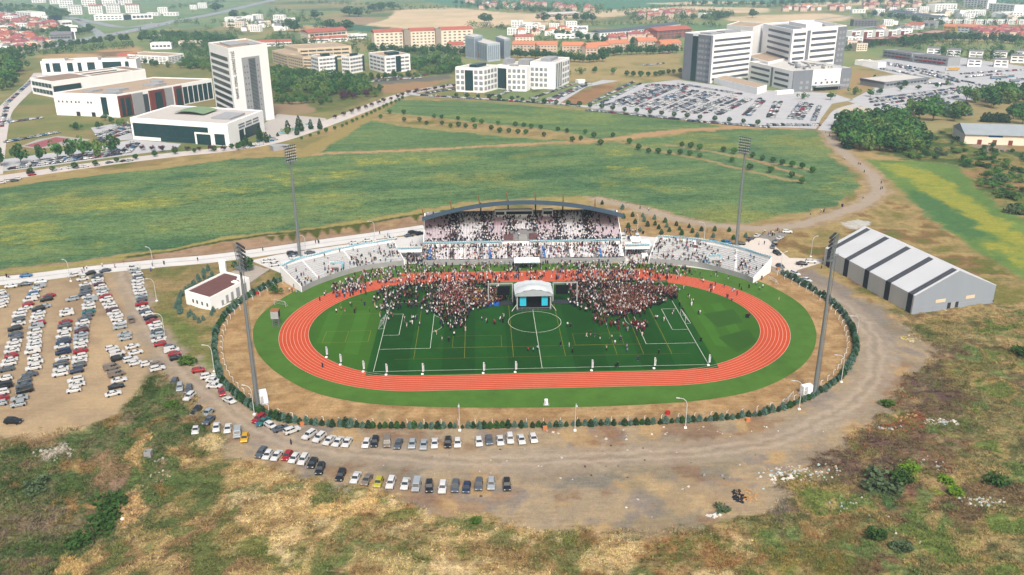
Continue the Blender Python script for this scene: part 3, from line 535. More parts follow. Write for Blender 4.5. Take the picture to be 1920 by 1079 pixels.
# ---------------- curved terraces
def wing(front, back, zf, zb, n, name_label, side, garl):
    F = smooth(PP(front, zf), 4); B = smooth(PP(back, zb), 4); m_ = min(len(F), len(B)); F = F[:m_]; B = B[:m_]
    root = thing('terrace', name_label, 'terrace', (F[m_//2][0], F[m_//2][1], 0))
    st = MB()
    lp = lambda i, t: (F[i][0]*(1-t)+B[i][0]*t, F[i][1]*(1-t)+B[i][1]*t)
    for k in range(n):
        z = zf-.2+(zb-.9-zf)*(k+1)/n; t0, t1 = k/n, (k+1)/n
        for i in range(m_-1):
            a, b_, c_, d_ = lp(i, t0), lp(i+1, t0), lp(i+1, t1), lp(i, t1)
            st.add([(*a, z), (*b_, z), (*c_, z), (*d_, z), (*a, z-(zb-zf)/n-.25), (*b_, z-(zb-zf)/n-.25)], [(0, 1, 2, 3), (4, 5, 1, 0)])
    st.build('step', M_STEP, root)
    def wallof(idx, t, z0, z1, mm, nm):
        w_ = MB(); dy = .3
        for i in range(m_-1):
            a, b_ = lp(i, t), lp(i+1, t); w_.hexa([(a[0], a[1]-dy, z0), (b_[0], b_[1]-dy, z0), (b_[0], b_[1], z0), (a[0], a[1], z0)], [(a[0], a[1]-dy, z1), (b_[0], b_[1]-dy, z1), (b_[0], b_[1], z1), (a[0], a[1], z1)])
        w_.build(nm, mm, root)
    wallof(0, 0, 0, zf+.35, M_GREY, 'front_wall'); wallof(0, 1.02, 0, zb, M_WALL, 'back_wall')
    for i in (0, m_-1):
        a, c_ = F[i], B[i]; d = .35 if i == 0 else -.35
        MB().add([(a[0]-d, a[1], 0), (c_[0]-d, c_[1], 0), (c_[0]-d, c_[1], zb), (a[0]-d, a[1], zf+.6), (a[0]-d*.1, a[1], 0), (c_[0]-d*.1, c_[1], 0), (c_[0]-d*.1, c_[1], zb), (a[0]-d*.1, a[1], zf+.6)], [(3, 2, 1, 0), (4, 5, 6, 7), (0, 1, 5, 4), (1, 2, 6, 5), (2, 3, 7, 6), (3, 0, 4, 7)]).build('end_wall', M_WALL, root)
    # gangways
    for s in (.33, .66):
        i = int(s*m_); gw = MB()
        for k in range(n*2):
            t0, t1 = k/n/2, (k+1)/n/2; a, c_ = lp(i, t0), lp(i, t1); z = zf-.05+(zb-.9-zf)*(k+1)/n/2
            gw.add([(a[0]-.5, a[1], z), (a[0]+.5, a[1], z), (c_[0]+.5, c_[1], z), (c_[0]-.5, c_[1], z)], [(0, 1, 2, 3)])
        gw.build('gangway', M_WALL, root)
    # vomitory
    i = int((.52 if side < 0 else .48)*m_); a = lp(i, .2); c_ = lp(i, .42); zt = zf+2.1
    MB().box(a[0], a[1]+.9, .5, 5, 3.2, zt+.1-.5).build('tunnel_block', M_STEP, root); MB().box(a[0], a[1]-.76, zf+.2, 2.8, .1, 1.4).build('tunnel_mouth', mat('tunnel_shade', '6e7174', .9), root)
    z = zf+.3
    garland([(a[0]-2.6, a[1]-.5, z), (a[0]-2.6, a[1]+2.4, z+2.3), (a[0]+2.6, a[1]+2.4, z+2.3), (a[0]+2.6, a[1]-.5, z)], 'balloon arch over the tunnel mouth of the %s terrace' % garl)
    garland([(*lp(i, 1.0), zb+.25) for i in range(m_)], 'long balloon garland along the back rail of the %s terrace' % garl)
    rl = MB()
    for i in range(m_): p = lp(i, .02); rl.tube((*p, zf), (*p, zf+1.2), .04, n=4)
    rl.path([(*lp(i, .02), zf+1.2) for i in range(m_)], .04, 4); rl.build('railing', M_STEEL, root)
    def pos(s, k):
        i = min(m_-2, int(s*(m_-1))); u_ = s*(m_-1)-i; t = (k+.5)/n
        a, b_ = lp(i, t), lp(i+1, t); return (a[0]*(1-u_)+b_[0]*u_, a[1]*(1-u_)+b_[1]*u_, zf-.2+(zb-.9-zf)*(k+1)/n)
    return pos
WL = wing([(566, 540), (590, 528), (634, 512), (683, 499), (757, 490)], [(527, 499), (554, 488), (610, 474), (657, 463), (735, 450)], 1.8, 6.0, 12, 'curved concrete terrace with grey steps left of the grandstand', -1, 'left')
WR = wing([(1218, 487), (1293, 491), (1340, 500), (1390, 514), (1412, 523)], [(1233, 444), (1290, 448), (1340, 455), (1394, 468), (1446, 484)], 1.8, 6.0, 12, 'curved concrete terrace with grey steps right of the grandstand', 1, 'right')
# gate bridges between stand and terraces
for (x0, x1, y, lab) in ((-53, -43, 62.5, 'left'), (42.5, 53, 61.5, 'right')):
    g = thing('gate_bridge', 'pale concrete gate bridge between the grandstand and the %s terrace' % lab, 'bridge', ((x0+x1)/2, y+4, 0))
    MB().prism([(x0, y+6.5), (x1, y+6.5), (x1, y+12), (x0, y+12)], 3.4, 4).build('deck', M_PLAZA, g)
    for x in (x0+.3, x1-.3): MB().box(x, y+6.8, 0, .6, .5, 3.39).build('pier', M_GREY, g)
    MB().prism([(x0, y+6.2), (x1, y+6.2), (x1, y+6.5), (x0, y+6.5)], 3.3, 5).build('parapet', M_WALL, g)
    garland([(x0, y+6, 5.2), (x1, y+6, 5.2)], 'balloon garland on the gate bridge %s of the grandstand' % lab); 
# ================================================================ stage, screens, tents
M_TRUSS = mat('truss_alloy', 'c3c8c9', .5, .05, 1, metal=.3); M_TARP = mat('stage_tarp', 'dde4e8', .6, .08, .5); M_BLK = mat('black_cloth', '14161a', .9, .1); M_CY = mat('cyan_banner', '38bfe00.55', .6, .03)
SX, SY = .4, 11
st = thing('stage', 'festival stage with a curved silver grey roof and cyan banners on the halfway line', 'stage', (SX, SY, 0))
MB().box(SX, SY+4.6, .1, 12, 9, 1.2).build('platform', M_BLK, st)
for x in (-6, 6):
    for y in (0, 9.4):
        f = MB().tube((SX+x, SY+y, .1), (SX+x, SY+y, 6.2), .34, n=4).build('tower_leg', M_TRUSS, st)
        MB().box(SX+x, SY+y, .09, 1.2, 1.2, .25).build('foot', M_DK, f)
        MB().tube((SX+x, SY+y, 2.4), (SX+x*1.33, SY+y-1.3 if y < 1 else SY+y+1, .1), .12, n=4).build('brace', M_TRUSS, st)
b = MB()
for y in (0, 9.4): b.tube((SX-6.2, SY+y, 5.9), (SX+6.2, SY+y, 5.9), .3, n=4)
for x in (-6.2, 6.2): b.tube((SX+x, SY-.2, 5.9), (SX+x, SY+9.6, 5.9), .3, n=4)
b.build('roof_truss', M_TRUSS, st)
b = MB(); nx, ny = 16, 8; V = []; fs = []
for j in range(ny+1):
    for i in range(nx+1):
        u_ = i/nx*2-1; v_ = j/ny; V.append((SX+u_*6.9+.05*math.sin(9*v_+i), SY-.9+v_*11.2, 6.2+2.5*(1-u_*u_)*(.55+.45*math.sin(math.pi*min(1, v_*1.4+.15)))+.12*math.sin(i*1.9+j*1.3)))
for j in range(ny):
    for i in range(nx): k = j*(nx+1)+i; fs.append((k, k+1, k+nx+2, k+nx+1))
b.add(V, fs).build('roof_tarp', M_TARP, st, smooth=True)
b = MB(); ar = [(SX+u*6.7, 6.15+1.75*(1-u*u)) for u in np.linspace(-1, 1, 13)]; b.hexa([(x, SY-.75, z) for x, z in [(SX-6.7, 5.5)]+ar+[(SX+6.7, 5.5)]][::-1], [(x, SY-.6, z) for x, z in [(SX-6.7, 5.5)]+ar+[(SX+6.7, 5.5)]][::-1]).build('roof_valance', mat('valance_grey', 'b4bec4', .7, .08), st)
MB().box(SX, SY+8.8, 1.3, 11.4, .3, 4.6).build('backdrop', M_BLK, st); MB().box(SX, SY+3, 1.32, 11.2, .2, 4.4).build('front_drape', M_BLK, st)  # black backdrop, and a black panel across the stage front behind the banners
for x, w in ((-3.9, 2.3), (3.9, 2.2)): MB().box(SX+x, SY+.4, 1.4, w, .15, 4.3).build('banner', M_CY, st)
for x in (-5.2, 5.2): MB().box(SX+x, SY+1, 1.3, 1, 1.2, 2.6).build('loudspeaker_stack', M_BLK, st)
b = MB()
for i in range(26): b.tube((SX-6+i*.48, SY-.9, .1), (SX-6+i*.48, SY-.9, 1.15), .04, n=4)
b.tube((SX-6, SY-.9, 1.15), (SX+6, SY-.9, 1.15), .05, n=4); b.build('crowd_barrier', M_TRUSS, st)
for side, lab in ((-1, 'left'), (1, 'right')):
    sc_x = SX+side*11.8
    f = thing('screen_tower', 'open truss frame with a black video screen on the %s side of the stage' % lab, 'screen', (sc_x, SY+6.5, 0), group='screen towers beside the stage')
    for x in (-4.4, 4.4): MB().tube((sc_x+x, SY+6.5, .1), (sc_x+x, SY+6.5, 8), .28, n=4).build('tower_leg', M_TRUSS, f)
    MB().tube((sc_x-4.6, SY+6.5, 7.8), (sc_x+4.6, SY+6.5, 7.8), .3, n=4).build('top_truss', M_TRUSS, f)
    MB().box(sc_x-side*1.2, SY+6.4, 3.4, 4.4, .4, 3.4).build('screen', M_BLK, f); MB().box(sc_x, SY+6.2, .1, 9, 3, .5).build('base', M_DK, f)
tag(MB().box(-14.5, SY+4.8, .1, 5, 2, .9).build('flight_case', mat('blue_tarp', '2a62b8', .6)), 'blue tarpaulin covered crates left of the stage', 'crate')
def tent(x, y, w, d, h, lab, m=M_WALL, fr=True):
    t = thing('tent', lab, 'tent', (x, y, 0))
    MB().add([(x-w/2, y-d/2, h), (x+w/2, y-d/2, h), (x+w/2, y+d/2, h+.5), (x-w/2, y+d/2, h+.5), (x-w/2, y-d/2, h-.35), (x+w/2, y-d/2, h-.35), (x+w/2, y+d/2, h+.3), (x-w/2, y+d/2, h+.3)], [(0, 1, 2, 3), (7, 6, 5, 4), (0, 4, 5, 1), (1, 5, 6, 2), (2, 6, 7, 3), (3, 7, 4, 0)]).build('canopy', m, t)
    for a in (-1, 1):
        for c_ in (-1, 1): MB().tube((x+a*(w/2-.1), y+c_*(d/2-.1), .1), (x+a*(w/2-.1), y+c_*(d/2-.1), h-.3), .07, n=4).build('leg', M_STEEL, t)
    return t
tent(.3, 56, 10.4, 4.6, 3.2, 'white protocol tent with a pale blue fringe in front of the grandstand')
garland([(-4.9, 53.5, 3), (5.5, 53.5, 3)], 'pale blue balloon fringe on the front edge of the white tent', .2)
for x, y, w, d, h, lab in ((45.5, 76, 3, 4, 2.6, 'small white tent nearest the grandstand behind the right gate bridge'), (49.5, 82, 4.5, 5, 3, 'large white tent farthest back behind the right gate bridge'), (53, 77, 3.6, 7, 3, 'long cream tent beside the right terrace'), (-24, 90+4, 4, 3, 2.6, 'white awning behind the grandstand')):
    tent(x, y, w, d, h, lab)
tag(MB().box(50, 63.4, 0, 2.4, 2.4, 2.6).box(50.6, 62.1, 0, .9, .15, 1.9, mi=1).build('kiosk', [M_WALL, M_DK]), 'small white kiosk with a dark doorway in the right gate passage', 'kiosk')
for x, y in ((-44.5, 59),): pass
# ================================================================ floodlight masts
def mast(px, py, lab):
    x, y, _ = P(px, py); t = thing('floodlight_mast', lab, 'floodlight', (x, y, 0), group='floodlight masts at the four corners of the stadium')
    MB().tube((x, y, 0), (x, y, 24), .62, .46, 12).tube((x, y, 24), (x, y, 44), .46, .28, 12, 0).build('pole', M_STEEL, t, smooth=False)
    MB().box(x, y, -.05, 2.2, 2.2, .5).build('base', M_GREY, t)
    b = MB(); b.path([(x+.75, y+.1, 1), (x+.75, y+.1, 42)], .05, 4); b.path([(x+.75, y-.3, 1), (x+.75, y-.3, 42)], .05, 4)
    for z in range(1, 42): b.tube((x+.75, y+.1, z), (x+.75, y-.3, z), .04, n=4)
    b.build('ladder', M_STEEL, t)
    yaw = math.atan2(-y, -x); r = Vector((-math.sin(yaw), math.cos(yaw), 0)); f = Vector((math.cos(yaw), math.sin(yaw), 0)); c = Vector((x, y, 0))
    pl = MB()
    pl.hexa([tuple(c+r*a+f*d+Vector((0, 0, 41))) for a, d in ((-2.6, -.7), (2.6, -.7), (2.6, 1), (-2.6, 1))], [tuple(c+r*a+f*d+Vector((0, 0, 41.15))) for a, d in ((-2.6, -.7), (2.6, -.7), (2.6, 1), (-2.6, 1))])
    for a in np.linspace(-2.6, 2.6, 7): pl.tube(tuple(c+r*a-f*.7+Vector((0, 0, 41))), tuple(c+r*a-f*.7+Vector((0, 0, 42.1))), .05, n=4)
    pl.tube(tuple(c-r*2.6-f*.7+Vector((0, 0, 42.1))), tuple(c+r*2.6-f*.7+Vector((0, 0, 42.1))), .05, n=4); pl.build('service_platform', M_STEEL, t)
    fr = MB()
    for a in (-2.5, -1.25, 0, 1.25, 2.5): fr.tube(tuple(c+r*a+f*.3+Vector((0, 0, 41.2))), tuple(c+r*a-f*.3+Vector((0, 0, 47.8))), .1, n=4)
    for k in range(6): z = 41.9+k*1.15; fr.tube(tuple(c-r*2.7+f*.2+Vector((0, 0, z))), tuple(c+r*2.7+f*.2+Vector((0, 0, z))), .1, n=4)
    fr.build('lamp_frame', M_STEEL, t)
    for k in range(6):
        for a in np.linspace(-2.4, 2.4, 6):
            z = 42+k*1.15; p = c+r*a+f*.5+Vector((0, 0, z)); q = p+f*.55-Vector((0, 0, .3))
            o = MB().tube(tuple(p), tuple(q), .2, .34, 6, 0).tube(tuple(q), tuple(q+f*.04), .32, .32, 6, 1).build('lamp', [M_DK, mat('lamp_glass', 'dfe6ea', .2, .02, spec=.6)], t)
mast(483, 762, 'tall grey floodlight mast rising from the hedge nearest the parked cars at lower left'); mast(1527, 738, 'tall grey floodlight mast beside the warehouse at the lower right bend'); mast(562, 482, 'tall floodlight mast behind the left terrace'); mast(1380, 461, 'tall floodlight mast behind the right terrace')
# ================================================================ lamps, flags, goals
M_WP = mat('white_metal', 'd6d8d8', .5, .04)
def lamp(px, py, dirx, diry, lab, h=8.8):
    x, y, _ = P(px, py); z0 = gz(x, y); t = thing('street_lamp', lab, 'street lamp', (x, y, z0), group='street lamps round the stadium')
    L = math.hypot(dirx, diry) or 1; dx, dy = dirx/L, diry/L
    MB().tube((x, y, z0-.2), (x, y, z0+h-1.6), .13, .1, 6).path([(x, y, z0+h-1.6), (x+dx*.3, y+dy*.3, z0+h-.7), (x+dx*1.0, y+dy*1.0, z0+h-.1), (x+dx*2.2, y+dy*2.2, z0+h)], .09, 6).build('pole', M_WP, t)
    MB().box(x+dx*2.5, y+dy*2.5, z0+h-.1, .9, .45, .16, math.atan2(dy, dx)).build('lamp_head', M_WP, t); MB().box(x, y, z0, .7, .7, .35).build('base', M_WALL, t)
for a in ((862, 808, 0, -1, 'lamp post on the near hedge left of the pitch centre'), (1078, 808, 0, -1, 'lamp post on the near hedge right of the pitch centre'), (1285, 803, -1, .3, 'curved lamp post on the near hedge below the right end of the pitch'),
          (1498, 768, -1, .2, 'curved lamp post beside the white cabinet and the lower right mast'), (1577, 717, -1, .2, 'curved lamp post on the right bend between mast and warehouse'), (1605, 639, -1, .1, 'curved lamp post on the right bend level with the warehouse door'),
          (477, 778, -1, .4, 'curved lamp post at the foot of the lower left mast'), (402, 697, -1, .2, 'curved lamp post beside the hedge above the lone red car'), (310, 634, -1, .1, 'curved lamp post at the end of the parked row on the verge'), (294, 565, -1, .1, 'curved lamp post at the top of the parked row on the verge'),
          (288, 503, -1, .6, 'lamp post on the concrete road left of the flat roofed building'), (133, 528, -1, .6, 'lamp post on the concrete road above the dirt car park'), (574, 478, -.5, 0, 'lamp post behind the left terrace'), (703, 450, -.2, 0, 'lamp post on the road above the left terrace'),
          (1320, 453, -1, .5, 'curved lamp post behind the right terrace'), (1463, 513, .8, .5, 'lamp post on the plaza beside the end of the right terrace'), (1520, 482, .4, .2, 'lamp post on the grass left of the warehouse'), (1195, 440, 0, 1, 'lamp post behind the right gate bridge')):
    lamp(*a)
fl = [(612, 671), (638, 685), (681, 698), (724, 704), (792, 703), (906, 701), (966, 699), (1109, 696), (1226, 692), (1328, 686)]
fm = MB(); fm.tube((0, 0, .2), (0, 0, 3.9), .03, n=4); fs_ = MB()
pt = [(.05, 1.0), (.6, 1.1), (.64, 3.2), (.5, 3.7), (.2, 3.9), (.05, 3.9)]
fs_.hexa([(x, -.02, z) for x, z in pt], [(x, .02, z) for x, z in pt]); bs = MB().box(0, 0, .09, .7, .7, .25)
lg = MB(); 
for z in (1.7, 2.1, 2.5, 2.9): lg.box(.4, -.03, z, .16, .02, .2)
lg.tube((.42, -.03, 3.35), (.42, -.05, 3.35), .18, n=10)
MM = (fm.mesh('pole', M_WP), fs_.mesh('banner', mat('flag_cloth', 'e6eef60.45', .8, .05)), bs.mesh('base', M_WALL), lg.mesh('logo', mat('flag_print', '5a7486', .8, .05)))
FL = ['at the left bend', 'second from the left bend', 'by the left edge of the dark pitch', 'at the lower left corner flag', 'on the near touchline left of centre', 'on the near touchline just left of the halfway line', 'beside the near end of the halfway line', 'on the near touchline right of centre', 'on the near touchline nearest the right corner', 'at the lower right corner flag']
for i, (px, py) in enumerate(fl):
    x, y, _ = P(px, py); t = thing('feather_flag', 'white feather flag '+FL[i]+' beside the track', 'flag', (x, y, 0), 0, 'feather flags along the inside of the track')
    pr = t
    for k, n_ in enumerate(('pole', 'banner', 'base', 'logo')):
        o = bpy.data.objects.new(n_, MM[k]); C.objects.link(o); o.parent = t if k != 3 else pr
        if k == 1: pr = o
def goal(x, y, rz, w, h, d, lab, z=.1):
    t = thing('goal', lab, 'goal', (x, y, z), rz, None)
    b = MB(); q = [(0, -w/2), (0, w/2)]
    for _, yy in q: b.tube((0, yy, 0), (0, yy, h), .07, n=5); b.tube((0, yy, h), (d, yy, 0), .04, n=4); b.tube((0, yy, 0), (d, yy, 0), .04, n=4)
    b.tube((0, -w/2, h), (0, w/2, h), .07, n=5); b.tube((d, -w/2, 0), (d, w/2, 0), .04, n=4)
    o = bpy.data.objects.new('frame', b.mesh('frame', M_WP)); C.objects.link(o); o.parent = t
    n_ = MB()
    for k in range(9): yy = -w/2+w*k/8; n_.tube((0, yy, h), (d, yy, 0), .012, n=3)
    for k in range(6): n_.tube((d*k/5, -w/2, h-h*k/5), (d*k/5, w/2, h-h*k/5), .012, n=3)
    o = bpy.data.objects.new('net', n_.mesh('net', M_WP)); C.objects.link(o); o.parent = t
goal(-PL, 0, math.pi, 7.3, 2.4, 2, 'white football goal at the left end of the dark pitch'); goal(PL, -.5, 0, 7.3, 2.4, 2, 'white football goal at the right end of the dark pitch')
x, y, _ = P(525, 574); goal(x, y, math.pi*.35, 5, 2, 1.4, 'small white goal frame on the turf above the scoreboard'); x, y, _ = P(1482, 752); goal(x, y, math.pi*.8, 4.5, 2, 1.3, 'small white goal lying by the hedge at lower right'); x, y, _ = P(1447, 530); goal(x, y, .3, 5, 2, 1.4, 'small white goal on the dry grass below the right terrace')
# timing tower at left, cabinets, red box
x, y, _ = P(519, 612); t = thing('scoreboard', 'grey lattice timing tower with a rust topped cabin beside the left bend', 'timing tower', (x, y, 0))
for a in (-1, 1):
    for c_ in (-1, 1): MB().tube((x+a, y+c_, .05), (x+a, y+c_, 3.2), .09, n=4).build('leg', M_STEEL, t)
b = MB()
for z in (.9, 1.8, 2.7):
    b.tube((x-1, y-1, z-.8), (x+1, y-1, z), .05, n=4); b.tube((x+1, y-1, z-.8), (x-1, y-1, z), .05, n=4); b.tube((x+1, y-1, z-.8), (x+1, y+1, z), .05, n=4)
b.build('bracing', M_STEEL, t); MB().box(x-.1, y, 3.2, 2.6, 2.6, 2.8).build('cabin', mat('cabin_grey', 'b4b8ba', .7), t); MB().box(x+1.25, y, 3.5, .1, 2.3, 2.2).build('opening', M_DK, t); MB().box(x-.1, y, 6.0, 2.8, 2.8, .15).build('roof', mat('rusty_sheet', 'a8704c', .9, .2, 2), t)
def cabinet(px, py, w, d, h, rz, lab):
    x, y, _ = P(px, py); t = thing('cabinet', lab, 'cabinet', (x, y, 0), rz)
    for nm, bb, mm in (('body', MB().box(0, 0, .15, w, d, h), M_WALL), ('plinth', MB().box(0, 0, -.05, w+.8, d+.8, .199), M_GREY), ('door', MB().box(-w*.2, -d/2-.02, .3, w*.35, .04, h-.3), mat('cabinet_door', 'c9ccce', .6))):
        o = bpy.data.objects.new(nm, bb.mesh(nm, mm)); C.objects.link(o); o.parent = t
cabinet(494, 752, 2.2, 4.2, 2.6, .35, 'white electrical cabinet behind the lower left mast'); cabinet(1511, 738, 3.2, 1.6, 2.6, .3, 'white electrical cabinet beside the lower right mast')
cabinet(1024, 759, .9, .8, 1.5, 0, 'small white box on the dry grass below the near straight')
for px, py, lab in ((1252, 777, 'red box on the dry grass above the near hedge'), (483, 552, 'red tank beside the flat roofed building'), (1022, 806, 'orange block outside the near hedge below the pitch centre'), (1402, 790, 'orange block outside the hedge at lower right'), (1459, 506, 'orange block below the end of the right terrace'), (567, 797, 'orange block outside the hedge at lower left')):
    x, y, _ = P(px, py); tag(MB().box(x, y, gz(x, y), 1.1, .8, .9).box(x, y, gz(x, y)+.9, 1.2, .9, .08).build('storage_box', M_RED if 'red' in lab else M_ORG), lab, 'box')
# ================================================================ buildings
M_WH = mat('white_facade', 'ffffff0.66', .8, .05, .15, streak=True); M_LG = mat('light_grey_cladding', 'b3b6bb', .7, .06, .3); M_MG = mat('grey_cladding', '8e959f', .6, .06, .3)
M_BG = mat('beige_facade', 'f4dfc00.5', .85, .07, .2); M_CR = mat('cream_facade', 'fff0dc0.56', .85, .06, .2); M_RT = mat('red_tiles', 'bf6f5f', .85, .14, .3); M_OT = mat('orange_tiles', 'd98f6c', .85, .12, .3)
M_TAN = mat('tan_roof', 'c4ae96', .9, .1, .2); M_RFW = mat('white_roof', 'e2ded8', .9, .08, .2); M_BRK = mat('brown_red_panel', '8c4a40', .7, .08, .4); M_WIN = mat('window_glass', '45525a', .3, .3, .4, spec=.25); M_GT = mat('teal_glass', '234649', .3, .35, .35, spec=.2)
M_GRF = mat('grey_roof', '8b8a8e', .85, .12, .3); M_SLT = mat('slate_roof', '656f7a', .8, .12, .4); M_BLF = mat('blue_grey_facade', 'd6e4f20.5', .75, .08, .2); M_LAV = mat('pink_beige_facade', 'f2d6c40.5', .85, .07, .2)
def fourth(N, L, R): return (L[0]+R[0]-N[0], L[1]+R[1]-N[1])
def foot(N, L, R, z=0): N, L, R = P(*N, z)[:2], P(*L, z)[:2], P(*R, z)[:2]; return [N, R, fourth(N, L, R), L]
def front(A, B, depth, z=0):
    A, B = P(*A, z)[:2], P(*B, z)[:2]; dx, dy = B[0]-A[0], B[1]-A[1]; l = math.hypot(dx, dy); n = (-dy/l*depth, dx/l*depth)
    return [A, B, (B[0]+n[0], B[1]+n[1]), (A[0]+n[0], A[1]+n[1])]
def sub(c, u0, u1, v0, v1):     # part of a footprint: u along first edge, v away from it
    q = lambda u, v: ((c[0][0]*(1-u)+c[1][0]*u)*(1-v)+(c[3][0]*(1-u)+c[2][0]*u)*v, (c[0][1]*(1-u)+c[1][1]*u)*(1-v)+(c[3][1]*(1-u)+c[2][1]*u)*v)
    return [q(u0, v0), q(u1, v0), q(u1, v1), q(u0, v1)]
def block(par, c, z0, z1, m=M_WH, rm=M_RFW, par_h=.7, name='wall'):
    w = MB().prism(c, z0, z1).build(name, m, par)
    MB().prism(sub(c, .01, .99, .01, .99), z1+.003, z1+.1).build('roof', rm, w)
    if par_h:
        b = MB(); t = .02
        for q in (sub(c, 0, 1, -.0, t), sub(c, 0, 1, 1-t, 1), sub(c, 0, t*.7, t, 1-t), sub(c, 1-t*.7, 1, t, 1-t)): b.prism(q, z1+.002, z1+par_h)
        b.build('parapet', m, w)
    return w
def panel(A, B, u0, u1, z0, z1, out=.12, mb=None):
    dx, dy = B[0]-A[0], B[1]-A[1]; l = math.hypot(dx, dy); n = (dy/l, -dx/l); mb = mb or MB()
    p = lambda u, o: (A[0]+dx*u+n[0]*o, A[1]+dy*u+n[1]*o)
    return mb.prism([p(u0, out), p(u1, out), p(u1, -.3), p(u0, -.3)], z0, z1)
def bands(par, A, B, z0, z1, n, u0=.04, u1=.96, frac=.42, m=None, name='window', cols=1, gap=.02, out=.12):
    h = (z1-z0)/n
    for k in range(n):
        for c in range(cols):
            a = u0+(u1-u0)*c/cols+gap/2; e = u0+(u1-u0)*(c+1)/cols-gap/2
            panel(A, B, a, e, z0+h*(k+.5-frac/2), z0+h*(k+.5+frac/2), out).build(name, m or M_WIN, par)
def gable(par, c, z, h, m, over=.6):
    b = MB(); q = sub(c, -.01, 1.01, -.04, 1.04); r0 = ((q[0][0]+q[3][0])/2, (q[0][1]+q[3][1])/2, z+h); r1 = ((q[1][0]+q[2][0])/2, (q[1][1]+q[2][1])/2, z+h)
    v = [(*q[0], z), (*q[1], z), (*q[2], z), (*q[3], z), r0, r1]
    b.add(v, [(0, 1, 5, 4), (2, 3, 4, 5), (1, 2, 5), (3, 0, 4), (3, 2, 1, 0)]); return b.build('roof', m, par)
def bld(label, c, H, m=M_WH, rm=M_RFW, n=0, fr=None, sd=None, kind='building', gab=None, name='building', win=None, group=None):
    t = thing(name, label, kind, (*c[0], 0), 0, group)
    if gab: w = MB().prism(c, 0, H).build('wall', m, t); gable(t, c, H+.01, gab, rm)
    else: w = block(t, c, 0, H, m, rm)
    if n:
        fr = fr or dict(cols=1); bands(w, c[0], c[1], 1, H-.6, n, m=win, **fr)
        if sd is not None: bands(w, c[3], c[0], 1, H-.6, n, m=win, **sd)
    return t, w
# --- the tower
c = foot((445, 239.5), (408, 219), (515, 223)); H = hgt(515, 223, 84.5)
t = thing('tower_block', 'tall white university tower with dark window bands and a louvred strip', 'tower', (*c[0], 0)); w = block(t, c, 0, H, M_WH, M_TAN, 1.0)
bands(w, c[3], c[0], 3, H-5, 10, .05, .93, .58, M_GT, 'window')
panel(c[0], c[1], .30, .76, 0, H-7, .1).build('recess', mat('louvre_frame', 'b9bcc0', .7, .05), w); lv = MB(); nl = 46
for k in range(nl): z = 2+(H-10)*k/nl; panel(c[0], c[1], .47, .64, z, z+(H-10)/nl*.55, .3, lv)
lv.build('louvres', mat('louvre', '5d6b70', .5, .05), w)
for k in range(10):
    for u in (.34, .41, .68): panel(c[0], c[1], u, u+.02, 4+k*(H-14)/10, 5.2+k*(H-14)/10, .15).build('window', M_WIN, w)
cu = bpy.data.curves.new('lettering', 'FONT'); cu.body = 'NAMIK KEMAL ÜNİVERSİTESİ'; cu.size = 3.2; cu.extrude = .05; cu.space_character = 1.25
to = bpy.data.objects.new('tmp', cu); C.objects.link(to); dg = bpy.context.evaluated_depsgraph_get(); tm = bpy.data.meshes.new_from_object(to.evaluated_get(dg)); bpy.data.objects.remove(to)
A, B = Vector((*c[0], 0)), Vector((*c[1], 0)); d = (B-A).normalized(); n_ = Vector((d.y, -d.x, 0)); up = Vector((0, 0, 1))
xs_ = [v.co.x for v in tm.vertices]; k = (H*.60)/(max(xs_)-min(xs_)); p0 = A+d*((B-A).length*.05)+d*3.4+up*(H*.37)+n_*.25
for v in tm.vertices: v.co = p0+up*(v.co.x*k)-d*(v.co.y*1.35)+n_*(v.co.z)-Vector((*c[0], 0))
tm.materials.clear(); tm.materials.append(M_DK); o = bpy.data.objects.new('lettering', tm); C.objects.link(o); o.parent = w
cc = sub(c, .1, .9, .15, .85)
for q, h in ((sub(c, .2, .6, .3, .8), 1.4), (sub(c, .65, .9, .2, .5), .9)): MB().prism(q, H+.12, H+h).build('roof_plant', M_LG, w)
# --- glass fronted building
c = foot((431, 275), (250, 261.5), (497, 246)); H = hgt(431, 275, 235)
t = thing('glass_building', 'low white building with a dark green glass front and a green curved skylight', 'building', (*c[0], 0)); w = block(t, c, 0, H, M_WH, mat('pale_roof', 'd8d2cc', .9, .05), .8)
A, B = c[3], c[0]; panel(A, B, .02, .80, 2.5, H-2.6, .15).build('curtain_wall', M_GT, w); panel(A, B, .1, .97, 0, 3, .1).build('wall_base', M_WH, w) if False else None
panel(A, B, .66, .84, 0, 8.3, .3).build('portal', M_WH, w); panel(A, B, .68, .82, 0, 7.2, .5).build('window', M_GT, w); panel(A, B, .80, .80+.18, H-7, H-6.9, .1)
panel(A, B, .86, .96, .5, 8, .2).build('window', M_GT, w); panel(A, B, .30, .68, .2, 3.4, .25).build('window', M_GT, w)
A, B = c[0], c[1]; panel(A, B, .28, .40, .5, 8, .2).build('window', M_GT, w); panel(A, B, .44, .86, .5, 8, .2).build('window', M_GT, w)
for k in range(3):
    for j in range(2): panel(A, B, .28+k*.2, .44+k*.2, H-3.4-j*1.9, H-2.4-j*1.9, .2).build('louvre', M_MG, w)
q = sub(c, .0, .0, 0, 0); s = sub([c[3], c[0], c[1], c[2]], .26, .58, .45, .85); b = MB(); n = 8; V = []
for i in range(n+1):
    u = i/n
    for e in (0, 1): a_, b_ = s[0 if e == 0 else 3], s[1 if e == 0 else 2]; V.append((a_[0]*(1-u)+b_[0]*u, a_[1]*(1-u)+b_[1]*u, H+.2+2.4*math.sin(math.pi*(.15+.7*u))))
b.add(V, [(2*i, 2*i+2, 2*i+3, 2*i+1) for i in range(n)]).build('skylight', mat('green_skylight', '8ba87c', .4, .08, .3), w)
